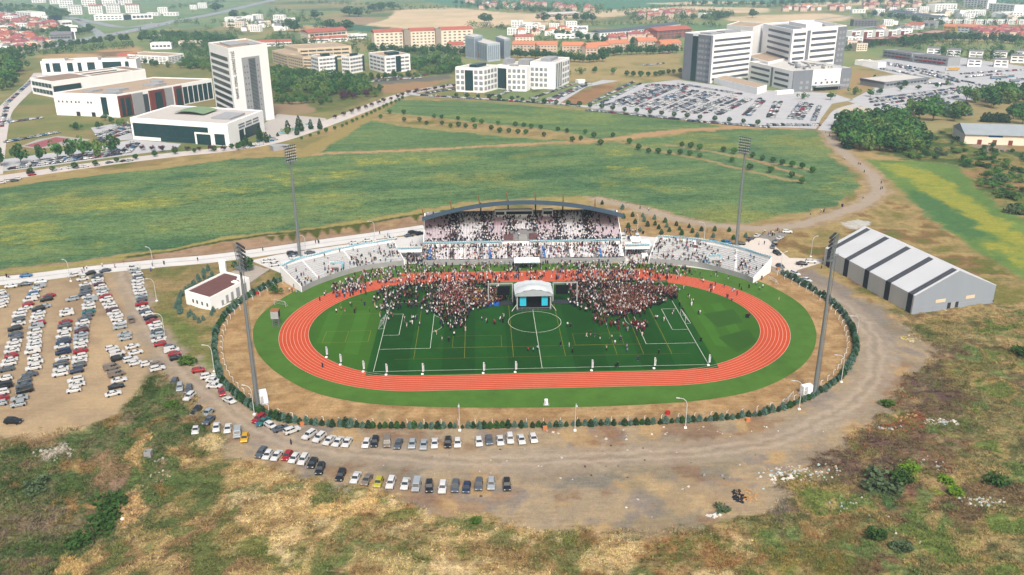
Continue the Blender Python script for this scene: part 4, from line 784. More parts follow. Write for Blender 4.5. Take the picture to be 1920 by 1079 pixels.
MB().prism(sub([c[3], c[0], c[1], c[2]], .72, .92, .3, .7), H+.15, H+1.3).build('roof_plant', M_LG, w)
tag(MB().prism(front((513, 284), (537, 281), 6), 0, 3).box(P(524, 282)[0], P(524, 282)[1]+2, 3, 12, 5, .2).build('shed', M_LG), 'small white shed at the corner of the field behind the left rear floodlight', 'shed')
# --- sports hall and library complex
c = foot((226, 221), (107, 216), (402, 186)); H = hgt(226, 221, 180)
t = thing('sports_hall', 'long flat roofed hall with a blank white end and brown framed entrances', 'building', (*c[0], 0)); w = block(t, c, 0, H, M_WH, M_TAN, .8)
A, B = c[3], c[0]; panel(A, B, .74, .83, 2, H-1.5, .15).build('window', M_GT, w)
for u in (.06, .12, .19, .26, .33, .38, .52, .57): panel(A, B, u, u+.022, H-7, H-5.4, .15).build('window', M_WIN, w)
for u in (.32, .56): panel(A, B, u, u+.06, 0, 3.5, .15).build('door', M_DK, w)
A, B = c[0], c[1]
for u0, u1, mm, nm, o in ((0.0, .13, M_BRK, 'portal', .8), (.02, .05, M_GT, 'window', 1), (.065, .11, M_GT, 'window', 1), (.14, .24, M_LG, 'panel', .5), (.20, .29, M_WIN, 'window', .3), (.30, .45, M_BRK, 'portal', 1.4), (.35, .42, M_GT, 'window', 1.6), (.46, .54, M_LG, 'panel', .6), (.56, .64, M_BRK, 'portal', 1.2), (.575, .625, M_GT, 'window', 1.4)):
    panel(A, B, u0, u1, .2 if nm != 'panel' else 0, H-(2.4 if nm == 'window' else .4), o).build(nm, mm, w)
for k in range(6): panel(A, B, .66+k*.056, .705+k*.056, 1, H-2.2, .3).build('window', M_GT, w)
for u, v, a, b_ in ((.05, .1, .12, .3), (.2, .3, .3, .5), (.5, .2, .62, .4), (.7, .45, .76, .6), (.1, .55, .2, .7)): MB().prism(sub(c, u, a, v, b_), H+.12, H+1.8).build('roof_plant', M_LG, w)
c2 = foot((103, 184), (62, 176), (262, 160)); t = thing('courtyard_block', 'flat brown roofed courtyard building behind the blank white hall', 'building', (*c2[0], 0)); H2 = H-3
for q in (sub(c2, 0, .45, 0, 1), sub(c2, .45, .95, 0, .35), sub(c2, .45, .95, .75, 1), sub(c2, .95, 1.1, 0, 1)): w = block(t, q, 0, H2, M_WH, mat('brown_roof', 'a58f7e', .9, .12, .2), .6)
w = block(t, sub(c2, .46, .94, .70, .748), 0, H2-.6, M_GT, M_TAN, 0); w = block(t, sub(c2, .001, .3, -.03, -.001), 0, H2-4, M_GT, M_TAN, 0)
bands(w, c2[3], c2[0], 1, H2-1, 2, .05, .95, .6, M_GT, cols=6)
t, w = bld('long white faculty with stepped flat roofs behind the courtyard block', front((80, 141), (258, 136), 26), 14, M_WH, M_TAN)
for u0, u1, h in ((.02, .25, 3), (.35, .6, 3.4), (.64, .9, 2.4)): x = block(t, sub(front((80, 141), (258, 136), 26), u0, u1, .05, .7), 14.11, 14+h, M_WH, M_TAN, 0)
ff_ = front((80, 141), (258, 136), 26)
for u0, u1 in ((.05, .09), (.12, .2), (.27, .33), (.38, .42), (.48, .56), (.64, .84), (.88, .92)): panel(ff_[0], ff_[1], u0, u1, 3, 12.5, .2).build('window', M_GT, w)
bld('white four storey hostel with a tan roof right of the trial plots', foot((316, 121), (241, 117), (346, 115)), hgt(316, 121, 107), M_WH, M_TAN, 4, dict(cols=5, gap=.05), dict(cols=10, gap=.03))
bld('small white open fronted hall behind the white hostel', front((283, 93), (322, 92), 20), 8, M_WH, M_RFW, 1, dict(cols=5, gap=.05))
bld('low red tiled lodge beside the white faculty', front((222, 118), (256, 117), 20), 7, M_WH, M_RT, gab=4)
bld('low pale pavilion in the trees above the tower', front((335, 87), (378, 86), 18), 6, M_CR, M_GRF, 1, dict(cols=6, gap=.05))
# --- beige and white faculties behind the wood
bld('beige four storey faculty block with rows of small windows', foot((570, 134), (541, 127), (587, 134.5)), 15, M_BG, M_TAN, 4, dict(cols=2), dict(cols=7, gap=.05))
bld('wide beige faculty farthest left behind the wood', foot((541, 127), (512, 118), (566, 122)), 14, M_BG, M_TAN, 4, dict(cols=3), dict(cols=5, gap=.04))
bld('beige flat roofed block behind the white faculties', front((560, 116), (660, 110), 60), 15, M_BG, M_TAN, 3, dict(cols=6))
G = [('white faculty wing with grey bands nearest the wood', (599, 140), (585, 135), (634, 136)), ('narrow white faculty wing in the middle of the row', (657, 139), (642, 137), (684, 134)), ('right hand white faculty wing with striped grey bands', (723, 138.5), (693, 130), (770, 133))]
for l, N, L, R in G:
    c = foot(N, L, R); H = 18; t, w = bld(l, c, H, M_WH, M_TAN, 4, dict(cols=5, gap=.03, frac=.5), dict(cols=4, gap=.05, frac=.5), win=mat('grey_window_band', '8d949b', .5, .25, .4))
    MB().prism(sub(c, .3, .7, .2, .5), H+.12, H+3).build('roof_plant', M_GT, w); panel(c[0], c[1], .42 if 'right' in l else .88, .62 if 'right' in l else 1.0, .5, H-.3, .3).build('curtain_wall', M_GT, w)
for a, b_ in (((634, 136), (642, 135)), ((684, 132), (692, 131))): pass
# --- dormitory with red roof
t = thing('dormitory', 'long cream dormitory with small windows under a red tiled roof', 'dormitory', (*P(703, 93)[:2], 0))
for (x0, x1, y0, y1) in ((703, 759, 93, 90.5), (771, 818, 90, 88), (828, 887, 87.5, 85)):
    c = front((x0, y0), (x1, y1), 16); w = MB().prism(c, 0, 23).build('wall', M_CR, t); gable(w, c, 23.01, 4, M_RT); bands(w, c[0], c[1], 1, 22, 5, cols=6, gap=.075, frac=.36)
for (x0, x1, y0, y1) in ((759, 771, 91.5, 91), (818, 828, 88.5, 88)): c = front((x0, y0), (x1, y1), 12); block(t, c, 0, 25, mat('grey_brown_render', 'b3a698', .8, .06), M_GRF, .5)
bld('grey and white school with a red roof above the beige faculties', foot((579, 81), (565, 77), (652, 75)), 15, M_CR, M_RT, 2, dict(cols=8, gap=.02, frac=.4), gab=4)
for i, (x0, x1, y0, y1) in enumerate(((578, 618, 81, 80), (620, 652, 79, 78), (484, 518, 88, 87), (520, 548, 87, 86))):
    bld('low red roofed canteen, %s of four in front of the red roofed school' % ORD[i], front((x0, y0), (x1, y1), 14), 6, M_WH, M_RT, 1, dict(cols=5), gab=3, group='low red roofed canteens')
bld('low white roofed hall left of the long dormitory', front((653, 75), (688, 73), 22), 7, M_WH, M_RFW, 1, dict(cols=6))
bld('low pink house with a red roof below the right end of the long dormitory', front((843, 98), (871, 97), 16), 9, M_LAV, M_RT, 2, dict(cols=4, gap=.08), gab=4)
# --- blue grey U building
t = thing('blue_building', 'pale blue grey seven storey hostel with coloured vertical stripes', 'hostel', (*P(900, 114)[:2], 0))
for N, L, R, H in (((913, 117), (885, 107), (936, 113)), ((897, 106), (873, 108), (920, 100)), ((944, 112), (925, 104), (957, 108))) and [((914, 117), (885, 107), (938, 113.5), 21), ((890, 112), (873, 108.5), (905, 107), 27), ((946, 112), (930, 105), (957, 109), 24)]:
    c = foot(N, L, R); w = block(t, c, 0, H, M_BLF, M_RFW, .6); bands(w, c[0], c[1], 1, H-1, 1, cols=6, gap=.07, frac=.9, m=mat('stripe_window', '8fa2b3', .4, .3, .5)); bands(w, c[3], c[0], 1, H-1, 1, cols=8, gap=.06, frac=.9, m=MATS['stripe_window'])
    panel(c[3], c[0], .44, .5, 3, 8, .3).build('panel', M_OT, w)
# --- central white faculty
t = thing('central_faculty', 'white four storey faculty with dark glass slots facing the field', 'building', (*P(907, 174.5)[:2], 0))
Hk = hgt(907, 174.5, 129)
def cube_face(w, A, B, H, cols, u0=.03, u1=.97, n=4):
    h = (H-2)/n
    for k in range(n):
        for c_ in range(cols):
            a = u0+(u1-u0)*c_/cols; e = u0+(u1-u0)*(c_+1)/cols; g = (e-a)*.16
            panel(A, B, a+g, e-g, 1+h*k+h*.18, 1+h*k+h*.82, .12).build('window', M_LG if (k+c_) % 3 == 0 else mat('pale_window', '98a3aa', .35, .25, .4), w)
c = foot((907, 174.5), (855, 172), (933, 167.5)); w = block(t, c, 0, Hk, M_WH, M_RFW, .6); cube_face(w, c[3], c[0], Hk, 2, 0, .33); cube_face(w, c[3], c[0], Hk, 2, .64, 1); panel(c[3], c[0], .34, .63, 1.5, Hk-2, .25).build('curtain_wall', M_GT, w); cube_face(w, c[0], c[1], Hk, 4); MB().prism(sub(c, .1, .8, .3, .55), Hk+.12, Hk+3).build('roof_plant', M_GT, w)
c = foot((950, 168.5), (933, 167), (990, 160)); w = block(t, c, 0, Hk, M_WH, M_RFW, .6); panel(c[3], c[0], .05, .98, 1, Hk-2.5, .25).build('curtain_wall', M_GT, w); MB().prism(sub(c, .2, .6, .5, .9), Hk+.12, Hk+5).build('roof_plant', M_LG, w)
c = foot((987, 172), (950, 171), (994, 168.5)); w = block(t, c, 0, Hk, M_WH, M_RFW, .6); cube_face(w, c[3], c[0], Hk, 4); MB().prism(sub(c, .2, .6, .5, .9), Hk+.12, Hk+2).build('roof_plant', M_LG, w)
c = foot((1040, 168), (994, 165.5), (1067, 155.5)); H3 = hgt(1040, 168, 119); w = block(t, c, 0, H3, M_WH, M_RFW, .6); cube_face(w, c[3], c[0], H3-3, 4, 0, .72); cube_face(w, c[0], c[1], H3, 3, .5, 1)
for u in (.1, .24, .38): panel(c[0], c[1], u, u+.06, 1, H3-1, .3).build('window', M_GT, w)
MB().prism(sub(c, .2, .7, .3, .7), H3+.12, H3+3).build('roof_plant', M_LG, w); MB().prism(sub(c, -.0, .3, 1.05, 1.5), .1, H3+2).build('stair_tower', M_LG, t)
tag(MB().prism(front((1000, 173), (1016, 172), 6), 2.6, 3).build('carport', M_WH), 'white canopy in front of the central faculty', 'canopy')
tag(MB().prism(front((1085, 157), (1097, 156), 6), 0, 3.4).build('guard_house', M_WH), 'small white hut beside the central faculty car park', 'hut')
# --- hospital
t = thing('hospital', 'large white hospital of two banded towers on a lower podium with slate grey corners', 'hospital', (*P(1330, 157)[:2], 0))
c = foot((1330, 157), (1279, 149), (1404, 146)); H = hgt(1330, 157, 68); w = block(t, c, 0, H, M_WH, M_RFW, 1)
M_WB = mat('grey_window_ribbon', '6f757f', .4, .35, .7)
bands(w, c[0], c[1], 1, H-2, 8, .04, .97, .42, M_WB); panel(c[0], c[1], -.04, .005, 0, H+.3, .5).build('corner_panel', M_MG, w); 
panel(c[3], c[0], 0, .3, 0, H+.3, .3).build('corner_panel', M_MG, w); panel(c[3], c[0], .3, .5, 0, H-1.5, .2).build('curtain_wall', M_GT, w); panel(c[3], c[0], .5, 1, 0, H+.35, .4).build('corner_panel', M_MG, w)
for k in range(8):
    for u in (.54, .64, .76, .87): panel(c[3], c[0], u, u+.075, 2+k*(H-3)/8, 4.6+k*(H-3)/8, .6).build('window', M_LG, w)
for q in (sub(c, .1, .35, .2, .6), sub(c, .5, .9, .3, .6)): MB().prism(q, H+.12, H+1.8).build('roof_plant', M_LG, w)
c = foot((1404, 139), (1356, 131), (1425, 127)); H1 = hgt(1404, 139, 53); w = block(t, c, 0, H1, M_WH, M_TAN, 1); panel(c[3], c[0], .1, .65, H1-7, H1-4, .2).build('window', M_WB, w)
H2 = H+3; c = foot((1487, 58), (1431, 46), (1588, 50), H2); w = block(t, c, 0, H2, M_WH, M_RFW, 1)
bands(w, c[3], c[0], H2*.12, H2-1, 7, .2, .95, .42, M_WB); bands(w, c[0], c[1], H2*.12, H2-1, 7, .02, .25, .45, M_WB); bands(w, c[0], c[1], H2*.12, H2-1, 7, .34, .82, .45, M_WB)
panel(c[0], c[1], .26, .32, 0, H2-1, .4).build('stair_strip', M_MG, w); panel(c[0], c[1], .83, 1.003, 0, H2+.4, .5).build('corner_panel', M_MG, w)
for k in range(7):
    for u in (.865, .93): panel(c[0], c[1], u, u+.04, H2*.14+k*H2*.12, H2*.14+k*H2*.12+2.6, .7).build('window', M_LG, w)
MB().prism(sub(c, .35, .65, .2, .75), H2+.12, H2+3.6).build('roof_plant', M_WH, w); MB().prism(sub(c, .02, .25, .15, .7), H2+.12, H2+.9).build('roof_plant', M_MG, w); MB().prism(sub(c, .7, .9, .2, .6), H2+.12, H2+1.6).build('roof_plant', M_LG, w)
c = foot((1484, 173), (1402, 151), (1592, 166)); HP = hgt(1484, 173, 136); w = block(t, c, 0, HP, M_WH, M_RFW, 1); podium = c
bands(w, c[3], c[0], 1, HP-1, 3, .05, .5, .42, M_WB); bands(w, c[3], c[0], 1, HP-1, 3, .6, .92, .42, M_WB); panel(c[3], c[0], .53, .57, 0, HP+.2, .4).build('stair_strip', M_MG, w)
panel(c[0], c[1], 0, .33, 0, HP+1.2, .4).build('corner_panel', M_MG, w); panel(c[0], c[1], .82, 1, 0, HP+1.2, .4).build('corner_panel', M_MG, w)
for k in range(2):
    for u in (.12, .22, .87, .93): panel(c[0], c[1], u, u+.05, 2+k*5, 4.6+k*5, .6).build('window', M_LG, w)
for u in (.38, .48, .58, .66, .74): panel(c[0], c[1], u, u+.035, 6, 8, .3).build('window', M_WB, w)
panel(c[0], c[1], .34, .82, 3.6, 5, 6).build('canopy', mat('canopy_grey', 'a9b0b3', .6, .05), w); panel(c[0], c[1], .37, .8, .1, 3.5, .3).build('door', M_GT, w); panel(c[0], c[1], .545, .58, 9, 10.2, .3).build('emblem', M_RED, w)
for k in range(26): u, v = random.uniform(.2, .85), random.uniform(.08, .7); MB().prism(sub(c, u, u+random.uniform(.02, .07), v, v+random.uniform(.03, .1)), HP+.12, HP+random.uniform(.8, 2.4)).build('roof_plant', random.choice([M_LG, M_RFW, M_MG]), w)
c = foot((1440, 118), (1400, 106), (1500, 104), 20); block(t, c, 0, 20, M_WH, M_TAN, .6, 'link_block')
c = foot((1419, 178), (1338, 157), (1437, 172)); block(t, c, 0, 5.5, M_WH, M_TAN, .6, 'annex'); c = foot((1495, 171.5), (1457, 172), (1488, 168)); block(t, front((1457, 178), (1488, 175.5), 4), 0, 3.2, M_WH, M_WH, 0, 'gate_wall')
# --- long low hall, shopping row
c = foot((1657, 167), (1612, 159), (1740, 157)); t, w = bld('long low hall with a bright white roof and grey fascia beside the hospital', c, 5.6, M_LG, M_RFW, 1, dict(cols=12, gap=.03, frac=.4)); panel(c[0], c[1], 0, 1, 4.2, 6.4, .8).build('fascia', M_MG, w); panel(c[3], c[0], 0, 1, 4.2, 6.4, .8).build('fascia', mat('dark_fascia', '6a6470', .7, .05), w)
for i, (a, b_, dp, lab) in enumerate((((1654, 108), (1708, 116), 22, 'left part of the curved shopping row with a brown grey roof'), ((1710, 117), (1776, 125), 20, 'right part of the curved shopping row with red shop signs'))):
    c = front(a, b_, dp); t, w = bld(lab, c, 9, M_LG, M_GRF, 2, dict(cols=7, gap=.03, frac=.45)); panel(c[0], c[1], .15 if i else .4, .9, 3.2, 4.4, 1.4).build('awning', mat('shop_red', 'b8384a', .7, .1), w)
bld('petrol station canopy in the shopping car park', front((1602, 122), (1646, 127), 14), 5, M_WH, M_RFW, name='station')
for i, (x, y) in enumerate(((1750, 103), (1787, 106), (1829, 109), (1874, 110), (1917, 109), (1826, 125), (1876, 126), (1907, 118))):
    c = front((x-13, y), (x+13, y+1), 14); t, w = bld('white cube villa with a grey hipped roof, %s from the left of the villa rows beside the shops' % ORD[i], c, 8.5, M_WH, M_GRF, 2, dict(cols=2, gap=.12, frac=.4), gab=1.4, kind='house', name='villa', group='white cube villas')
for i, (x0, y0, x1, y1) in enumerate(((1640, 86, 1682, 82), (1686, 83, 1716, 78), (1720, 79, 1747, 73), (1750, 74, 1778, 68))):
    c = front((x0, y0), (x1, y1), 24); bld('brown framed shop terrace with a pink roof, %s from the left below the red houses' % ORD[i], c, 8, mat('brown_frame', '7a5450', .8, .1), mat('pink_roof', 'cba596', .9, .08), 2, dict(cols=6, gap=.04), kind='shop', group='brown framed shop terraces')
for i, x in enumerate((1596, 1618, 1640, 1664, 1687)):
    c = front((x, 76-i*.6), (x+16, 75-i*.6), 12); t, w = bld('tall narrow brick red and white town house, %s from the left behind the shop terraces' % ORD[i], c, 13, M_WH, M_GRF, 3, dict(cols=2, gap=.1), kind='house', name='town_house', group='brick red town houses'); panel(c[0], c[1], .02, .4, 1, 12, .4).build('panel', M_BRK, w)
for i in range(9):
    x = 1750+i*20; c = front((x, 46), (x+17, 46.5), 14); t, w = bld('white modern villa with a dark roof line, %s from the left of the long villa row' % ORD[i], c, 8, M_WH, M_SLT, 2, dict(cols=2, gap=.1), kind='house', name='villa', group='white modern villas in a long row'); panel(c[0], c[1], .8, .98, .5, 9, .5).build('panel', M_OT if i % 2 else M_GT, w)
for i, (x0, y0, x1, y1) in enumerate(((1668, 28, 1700, 32), (1696, 33, 1730, 37), (1726, 38, 1760, 41))): bld('slate roofed terrace of white houses, %s from the left at upper right' % ORD[i], front((x0, y0), (x1, y1), 22), 8, M_WH, M_SLT, 2, dict(cols=5, gap=.05), gab=3, kind='house', group='slate roofed terraces')
for i, (x0, y0, x1, y1, h) in enumerate(((1752, 23, 1793, 21, 16), (1806, 14, 1850, 17, 20), (1852, 22, 1900, 26, 18), (1878, 33, 1925, 31, 9))): bld('white apartment slab with dark balconies, %s from the left at the top right corner' % ORD[i], front((x0, y0), (x1, y1), 24), h, M_WH, M_RFW, 4 if h > 10 else 2, dict(cols=7, gap=.06, frac=.5), kind='apartments', group='white apartment slabs')
bld('yellow house with an orange roof at the head of the red tiled estate', front((1767, 60), (1790, 61), 18), 9, mat('yellow_render', 'd9b04a', .8, .05), M_OT, 2, dict(cols=3, gap=.1), gab=4, kind='house', name='villa'); bld('pale grey house with an orange roof beside the yellow house', front((1792, 60), (1831, 62), 18), 9, M_BLF, M_OT, 2, dict(cols=5, gap=.07), gab=4, kind='house', name='villa')
bld('grey block with a red roof above the shop terraces', front((1729, 53), (1753, 54), 18), 12, M_LG, M_RT, 1, dict(cols=2, gap=.2)); bld('white villa with a red hipped roof left of the grey block', front((1702, 55), (1728, 56), 18), 8, M_WH, M_RT, 2, dict(cols=3, gap=.1), gab=4, kind='house', name='villa')
bld('unfinished concrete block with open floors', front((1600, 50), (1645, 50), 22), 11, M_GRF, M_GRF, 3, dict(cols=7, gap=.05, frac=.6), win=M_DK); bld('red roofed brick apartments left of the hospital', front((1232, 75), (1296, 70), 30), 13, mat('brick_pink', 'a8756c', .85, .1), M_RT, 3, dict(cols=8, gap=.05), gab=5)
# --- orange roofed terraces behind the pine belt
tz = [((960, 96), (1003, 97)), ((1006, 97), (1045, 97)), ((1054, 99), (1094, 99)), ((1104, 101), (1143, 98)), ((1143, 96), (1180, 93)), ((1196, 90), (1232, 89)), ((1240, 95), (1277, 93)), ((860, 107), (880, 108))][:7]
for i, (a, b_) in enumerate(tz): bld('pale pink terrace with an orange tiled roof, %s from the left along the pine belt' % ORD[i], front(a, b_, 16), 9, M_LAV, M_OT, 2, dict(cols=6, gap=.08, frac=.35), gab=4.5, kind='terrace', group='orange roofed terraces')
bld('pink gable house in front of the orange terraces', front((1098, 109), (1120, 109), 14), 12, M_LAV, M_OT, 3, dict(cols=3, gap=.12), gab=3, kind='house'); bld('pink gable house farthest right of the pine belt', front((1238, 99), (1258, 99), 10), 9, M_LAV, M_OT, 2, dict(cols=3, gap=.12), gab=3, kind='house')
bld('cream block with a salmon roof left above the orange terraces', front((966, 84), (1001, 83), 18), 11, M_CR, M_RT, 3, dict(cols=5, gap=.1), gab=3)
for i, (a, b_, h) in enumerate((((1125, 75), (1180, 71), 11), ((1181, 70), (1227, 65), 11), ((1228, 64), (1275, 57), 11), ((1040, 73), (1125, 72), 6))): bld('white row of houses with a slate roof, %s of four above the orange terraces' % ORD[i], front(a, b_, 24), h, M_WH, M_SLT if i < 3 else M_RFW, 2 if i < 3 else 1, dict(cols=9, gap=.04), gab=3 if i < 3 else None, kind='terrace', group='white rows with slate roofs')
bld('white round roofed hall in the wheat field', front((1025, 35), (1088, 32), 40), 8, M_LAV, M_RFW, 1, dict(cols=8), gab=3); bld('low white office in the fields', front((980, 54), (1003, 53), 16), 9, M_WH, M_RFW, 2, dict(cols=3)); bld('white block among the small red roofs', front((1227, 29), (1242, 28), 12), 12, M_WH, M_RFW, 2, dict(cols=3)); bld('white villa with a flat roof by the green field', front((1318, 34), (1335, 33), 14), 9, M_WH, M_GRF, 2, dict(cols=3), kind='house')
# --- left town
for i, (x, y, h) in enumerate(((126, 15, 26), (168, 13, 26), (206, 12, 26), (236, 10, 26), (143, 28, 20), (181, 27, 20), (214, 25, 20), (250, 25, 20), (74, 6, 12), (108, 8, 16))):
    c = front((x-14, y), (x+12, y-.5), 26); t, w = bld(('white apartment block with pinkish roof, %s from the left in the near row above the highway' % ORD[i-4]) if 4 <= i < 8 else ('tall white apartment block, %s in the far row at the top left' % ORD[i if i < 4 else i-4]), c, h, M_WH, M_RT if i % 2 else M_RFW, 5, dict(cols=5, gap=.07, frac=.5), gab=2, kind='apartments', group='apartment blocks above the highway')
bld('white showroom with tall framed windows below the apartments', front((177, 39), (232, 38), 34), 11, M_WH, M_RFW, 2, dict(cols=7, gap=.05, frac=.5)); bld('dark and white framed block right of the showroom', front((247, 37), (287, 35.5), 26), 10, M_WH, M_SLT, 1, dict(cols=5, gap=.05, frac=.6)); bld('dark red roofed block between showroom and framed block', front((233, 38), (247, 37), 20), 9, M_GT, M_RT)
bld('six storey white office block in the left town', front((33, 37), (60, 40), 30), 17, M_WH, M_RFW, 5, dict(cols=5, gap=.08, frac=.5)); bld('long grey shed in the left town', front((2, 31), (33, 34), 30), 8, M_LG, M_RFW); bld('large grey roofed market hall beside the highway', front((94, 77), (135, 76), 34), 9, M_LG, M_GRF, 1, dict(cols=6), gab=4)
bld('dark blue glass block beside the highway ramp', front((100, 46), (118, 45), 16), 16, M_GT, M_DK); bld('white canopy block beside the dark glass block', front((117, 50), (136, 49), 20), 10, M_WH, M_RFW, 1, dict(cols=3)); bld('pale petrol station at the ramp', front((128, 57), (147, 56), 16), 7, M_WH, M_RFW, 1, dict(cols=3))
bld('white roofed depot beside the highway at upper left', front((430, 40), (474, 38), 20), 7, M_WH, M_RFW, 1, dict(cols=5)); bld('second white roofed depot below the highway depot', front((425, 52), (466, 50), 24), 7, M_CR, M_RFW, 1, dict(cols=5)); bld('blue roofed kiosk in the trees', front((278, 76), (303, 75), 14), 6, M_WH, M_BLF)
tag(MB().tube((*P(142, 75)[:2], 0), (*P(142, 75)[:2], 16), 1, n=6).box(*P(142, 75)[:2], 13, 9, 2, 5).build('pole_sign', [M_WH]), 'tall white pylon sign beside the highway', 'sign')
# --- estates of small houses
def house(wm, rm, w_, d_, h_, hip):
    t = thing('house', 'x', 'house'); c = [(-w_/2, -d_/2), (w_/2, -d_/2), (w_/2, d_/2), (-w_/2, d_/2)]
    w = MB().prism(c, 0, h_).build('wall', wm, t); b = MB(); o = .6
    q = [(x*(1+o/w_), y*(1+o/d_)) for x, y in c]; k = hip*w_/2
    b.add([(*p, h_) for p in q]+[(-w_/2+k, 0, h_+2.6), (w_/2-k, 0, h_+2.6)], [(0, 1, 5, 4), (2, 3, 4, 5), (1, 2, 5), (3, 0, 4), (3, 2, 1, 0)]); r = b.build('roof', rm, t); MB().box(w_*.2, d_*.15, h_+1, .7, .7, 2).build('chimney', wm, r)
    for x in (-w_*.27, w_*.27):
        for z in (.9, h_-2.0): MB().box(x, -d_/2, z, 1.5, .15, 1.3).build('window', M_WIN, w)
    MB().box(0, -d_/2, 0, 1.1, .2, 2.1).build('door', M_BRK, w); return t
HS = [house(M_CR, M_RT, 12, 10, 6.5, .5), house(M_LAV, M_RT, 14, 10, 8.5, .5), house(M_WH, M_OT, 11, 9, 7, .3), house(M_WH, M_GRF, 12, 10, 6.5, .5), house(M_LAV, mat('dull_red_tiles', 'a8646a', .9, .12, .3), 15, 11, 9, .4)]
HUSE = set(); HW_ = ['cream walled house with a red hipped roof', 'pinkish two storey house with a red roof', 'white house with an orange roof', 'white house with a grey roof', 'large pinkish house with a dull red roof']
def inpoly(x, y, p):
    c = False
    for i in range(len(p)):
        a, b_ = p[i], p[i-1]
        if (a[1] > y) != (b_[1] > y) and x < (b_[0]-a[0])*(y-a[1])/(b_[1]-a[1])+a[0]: c = not c
    return c
def scatter(poly, n, gap, z=0):     # points in a picture-polygon, spread evenly over the ground
    w = PP(poly); xs2 = [p[0] for p in w]; ys2 = [p[1] for p in w]; out = []; k = 0
    while len(out) < n and k < n*60:
        k += 1; x, y = random.uniform(min(xs2), max(xs2)), random.uniform(min(ys2), max(ys2))
        if inpoly(x, y, w) and all((x-a)**2+(y-b_)**2 > gap*gap for a, b_ in out): out.append((x, y))
    return out
def place(o, x, y, z, rz, s, label, group, used):
    c_ = copy_tree(o) if o.as_pointer() in used else o
    used.add(o.as_pointer()); c_.location = (x, y, z); c_.rotation_euler = (0, 0, rz); c_.scale = s if isinstance(s, tuple) else (s,)*3; c_['label'] = label; c_['group'] = group; return c_
def estate(poly, n, gap, kinds, where, rz0=0):
    pts = sorted(scatter(poly, n, gap)); cnt = {}
    for x, y in pts:
        k = random.choice(kinds); cnt[k] = cnt.get(k, 0)+1
        place(HS[k], x, y, 0, rz0+random.choice((0, 0, math.pi/2, .2)), random.uniform(.9, 1.25), '%s, %s from left %s' % (HW_[k], ordn(cnt[k]), where), 'houses '+where, HUSE)
estate([(0, 32), (50, 40), (80, 42), (112, 50), (105, 60), (60, 62), (0, 64)], 52, 13, (0, 0, 1, 4, 4), 'in the red roofed town at the left edge')
estate([(0, 68), (30, 66), (90, 80), (110, 88), (70, 97), (0, 100)], 36, 12, (0, 1, 4, 3), 'in the lower part of the left town')
estate([(870, 2), (960, 8), (975, 19), (900, 18)], 16, 22, (0, 2, 4), 'in the estate above the wheat')
estate([(975, 9), (1060, 14), (1128, 19), (1120, 24), (1050, 20), (975, 14)], 26, 18, (1, 4), 'in the pink estate at the top centre')
estate([(1172, 36), (1210, 29), (1262, 26), (1300, 24), (1310, 30), (1250, 36), (1190, 42)], 18, 18, (1, 4, 4), 'in the hamlet on the wheat')
estate([(1468, 17), (1600, 14), (1600, 22), (1470, 24)], 16, 22, (4, 2, 1), 'in the rows above the hospital'); estate([(1600, 12), (1660, 6), (1720, 8), (1760, 14), (1700, 20), (1610, 22)], 16, 24, (4, 1, 0), 'in the rows at upper right')
estate([(1822, 62), (1860, 58), (1925, 62), (1925, 76), (1870, 74), (1830, 70)], 46, 10, (1, 0, 4), 'in the dense red tiled estate at the right edge'); estate([(960, 60), (1000, 55), (1100, 60), (1080, 68), (970, 68)], 12, 20, (0, 3, 2), 'in the villas above the orange terraces')
estate([(425, 46), (470, 44), (560, 46), (560, 58), (440, 60)], 14, 20, (3,), 'in the white camp above the tower'); estate([(1130, 78), (1220, 70), (1230, 76), (1150, 84)], 9, 15, (1, 4), 'between the orange and slate terraces'); estate([(1640, 60), (1700, 56), (1700, 62), (1650, 68)], 6, 14, (3, 2), 'behind the brick red town houses')
def midrise(w_, d_, h_, n, wm, rm):
    t = thing('apartment_block', 'x', 'apartments'); c = [(-w_/2, -d_/2), (w_/2, -d_/2), (w_/2, d_/2), (-w_/2, d_/2)]; w = block(t, c, 0, h_, wm, rm, .5); bands(w, c[0], c[1], 1, h_-.5, n, cols=4, gap=.09, frac=.5); MB().box(w_*.1, 0, h_+.11, 3, 3, 1.8).build('roof_plant', M_LG, w); return t
MR = [midrise(20, 13, 12, 4, M_WH, M_RFW), midrise(15, 12, 9, 3, M_CR, M_RT), midrise(30, 12, 7, 2, M_WH, M_GRF)]; MW_ = ['white flat roofed block', 'cream block with red roof', 'long low white block']
def blocks(poly, n, gap, where, rz0=0):
    cnt = {}
    for x, y in sorted(scatter(poly, n, gap)):
        k = random.randrange(3); cnt[k] = cnt.get(k, 0)+1; place(MR[k], x, y, 0, rz0+random.choice((0, .15, -.2, 1.57)), random.uniform(.85, 1.2), '%s, %s from left %s' % (MW_[k], ordn(cnt[k]), where), 'blocks '+where, HUSE)
blocks([(0, 24), (60, 28), (112, 44), (120, 52), (60, 62), (0, 64)], 22, 24, 'in the upper left town'); blocks([(0, 66), (40, 66), (110, 84), (60, 98), (0, 100)], 10, 24, 'in the lower left town'); blocks([(425, 40), (480, 38), (560, 42), (560, 62), (440, 60)], 14, 24, 'in the camp above the tower')
blocks([(1600, 22), (1700, 22), (1920, 34), (1920, 42), (1640, 50)], 22, 26, 'in the upper right suburb'); blocks([(960, 50), (1110, 54), (1120, 70), (960, 68)], 10, 26, 'above the orange terraces'); blocks([(255, 30), (330, 20), (390, 14), (330, 34)], 5, 40, 'beside the highway'); blocks([(1596, 84), (1640, 82), (1640, 96), (1600, 98)], 3, 22, 'left of the shopping row')
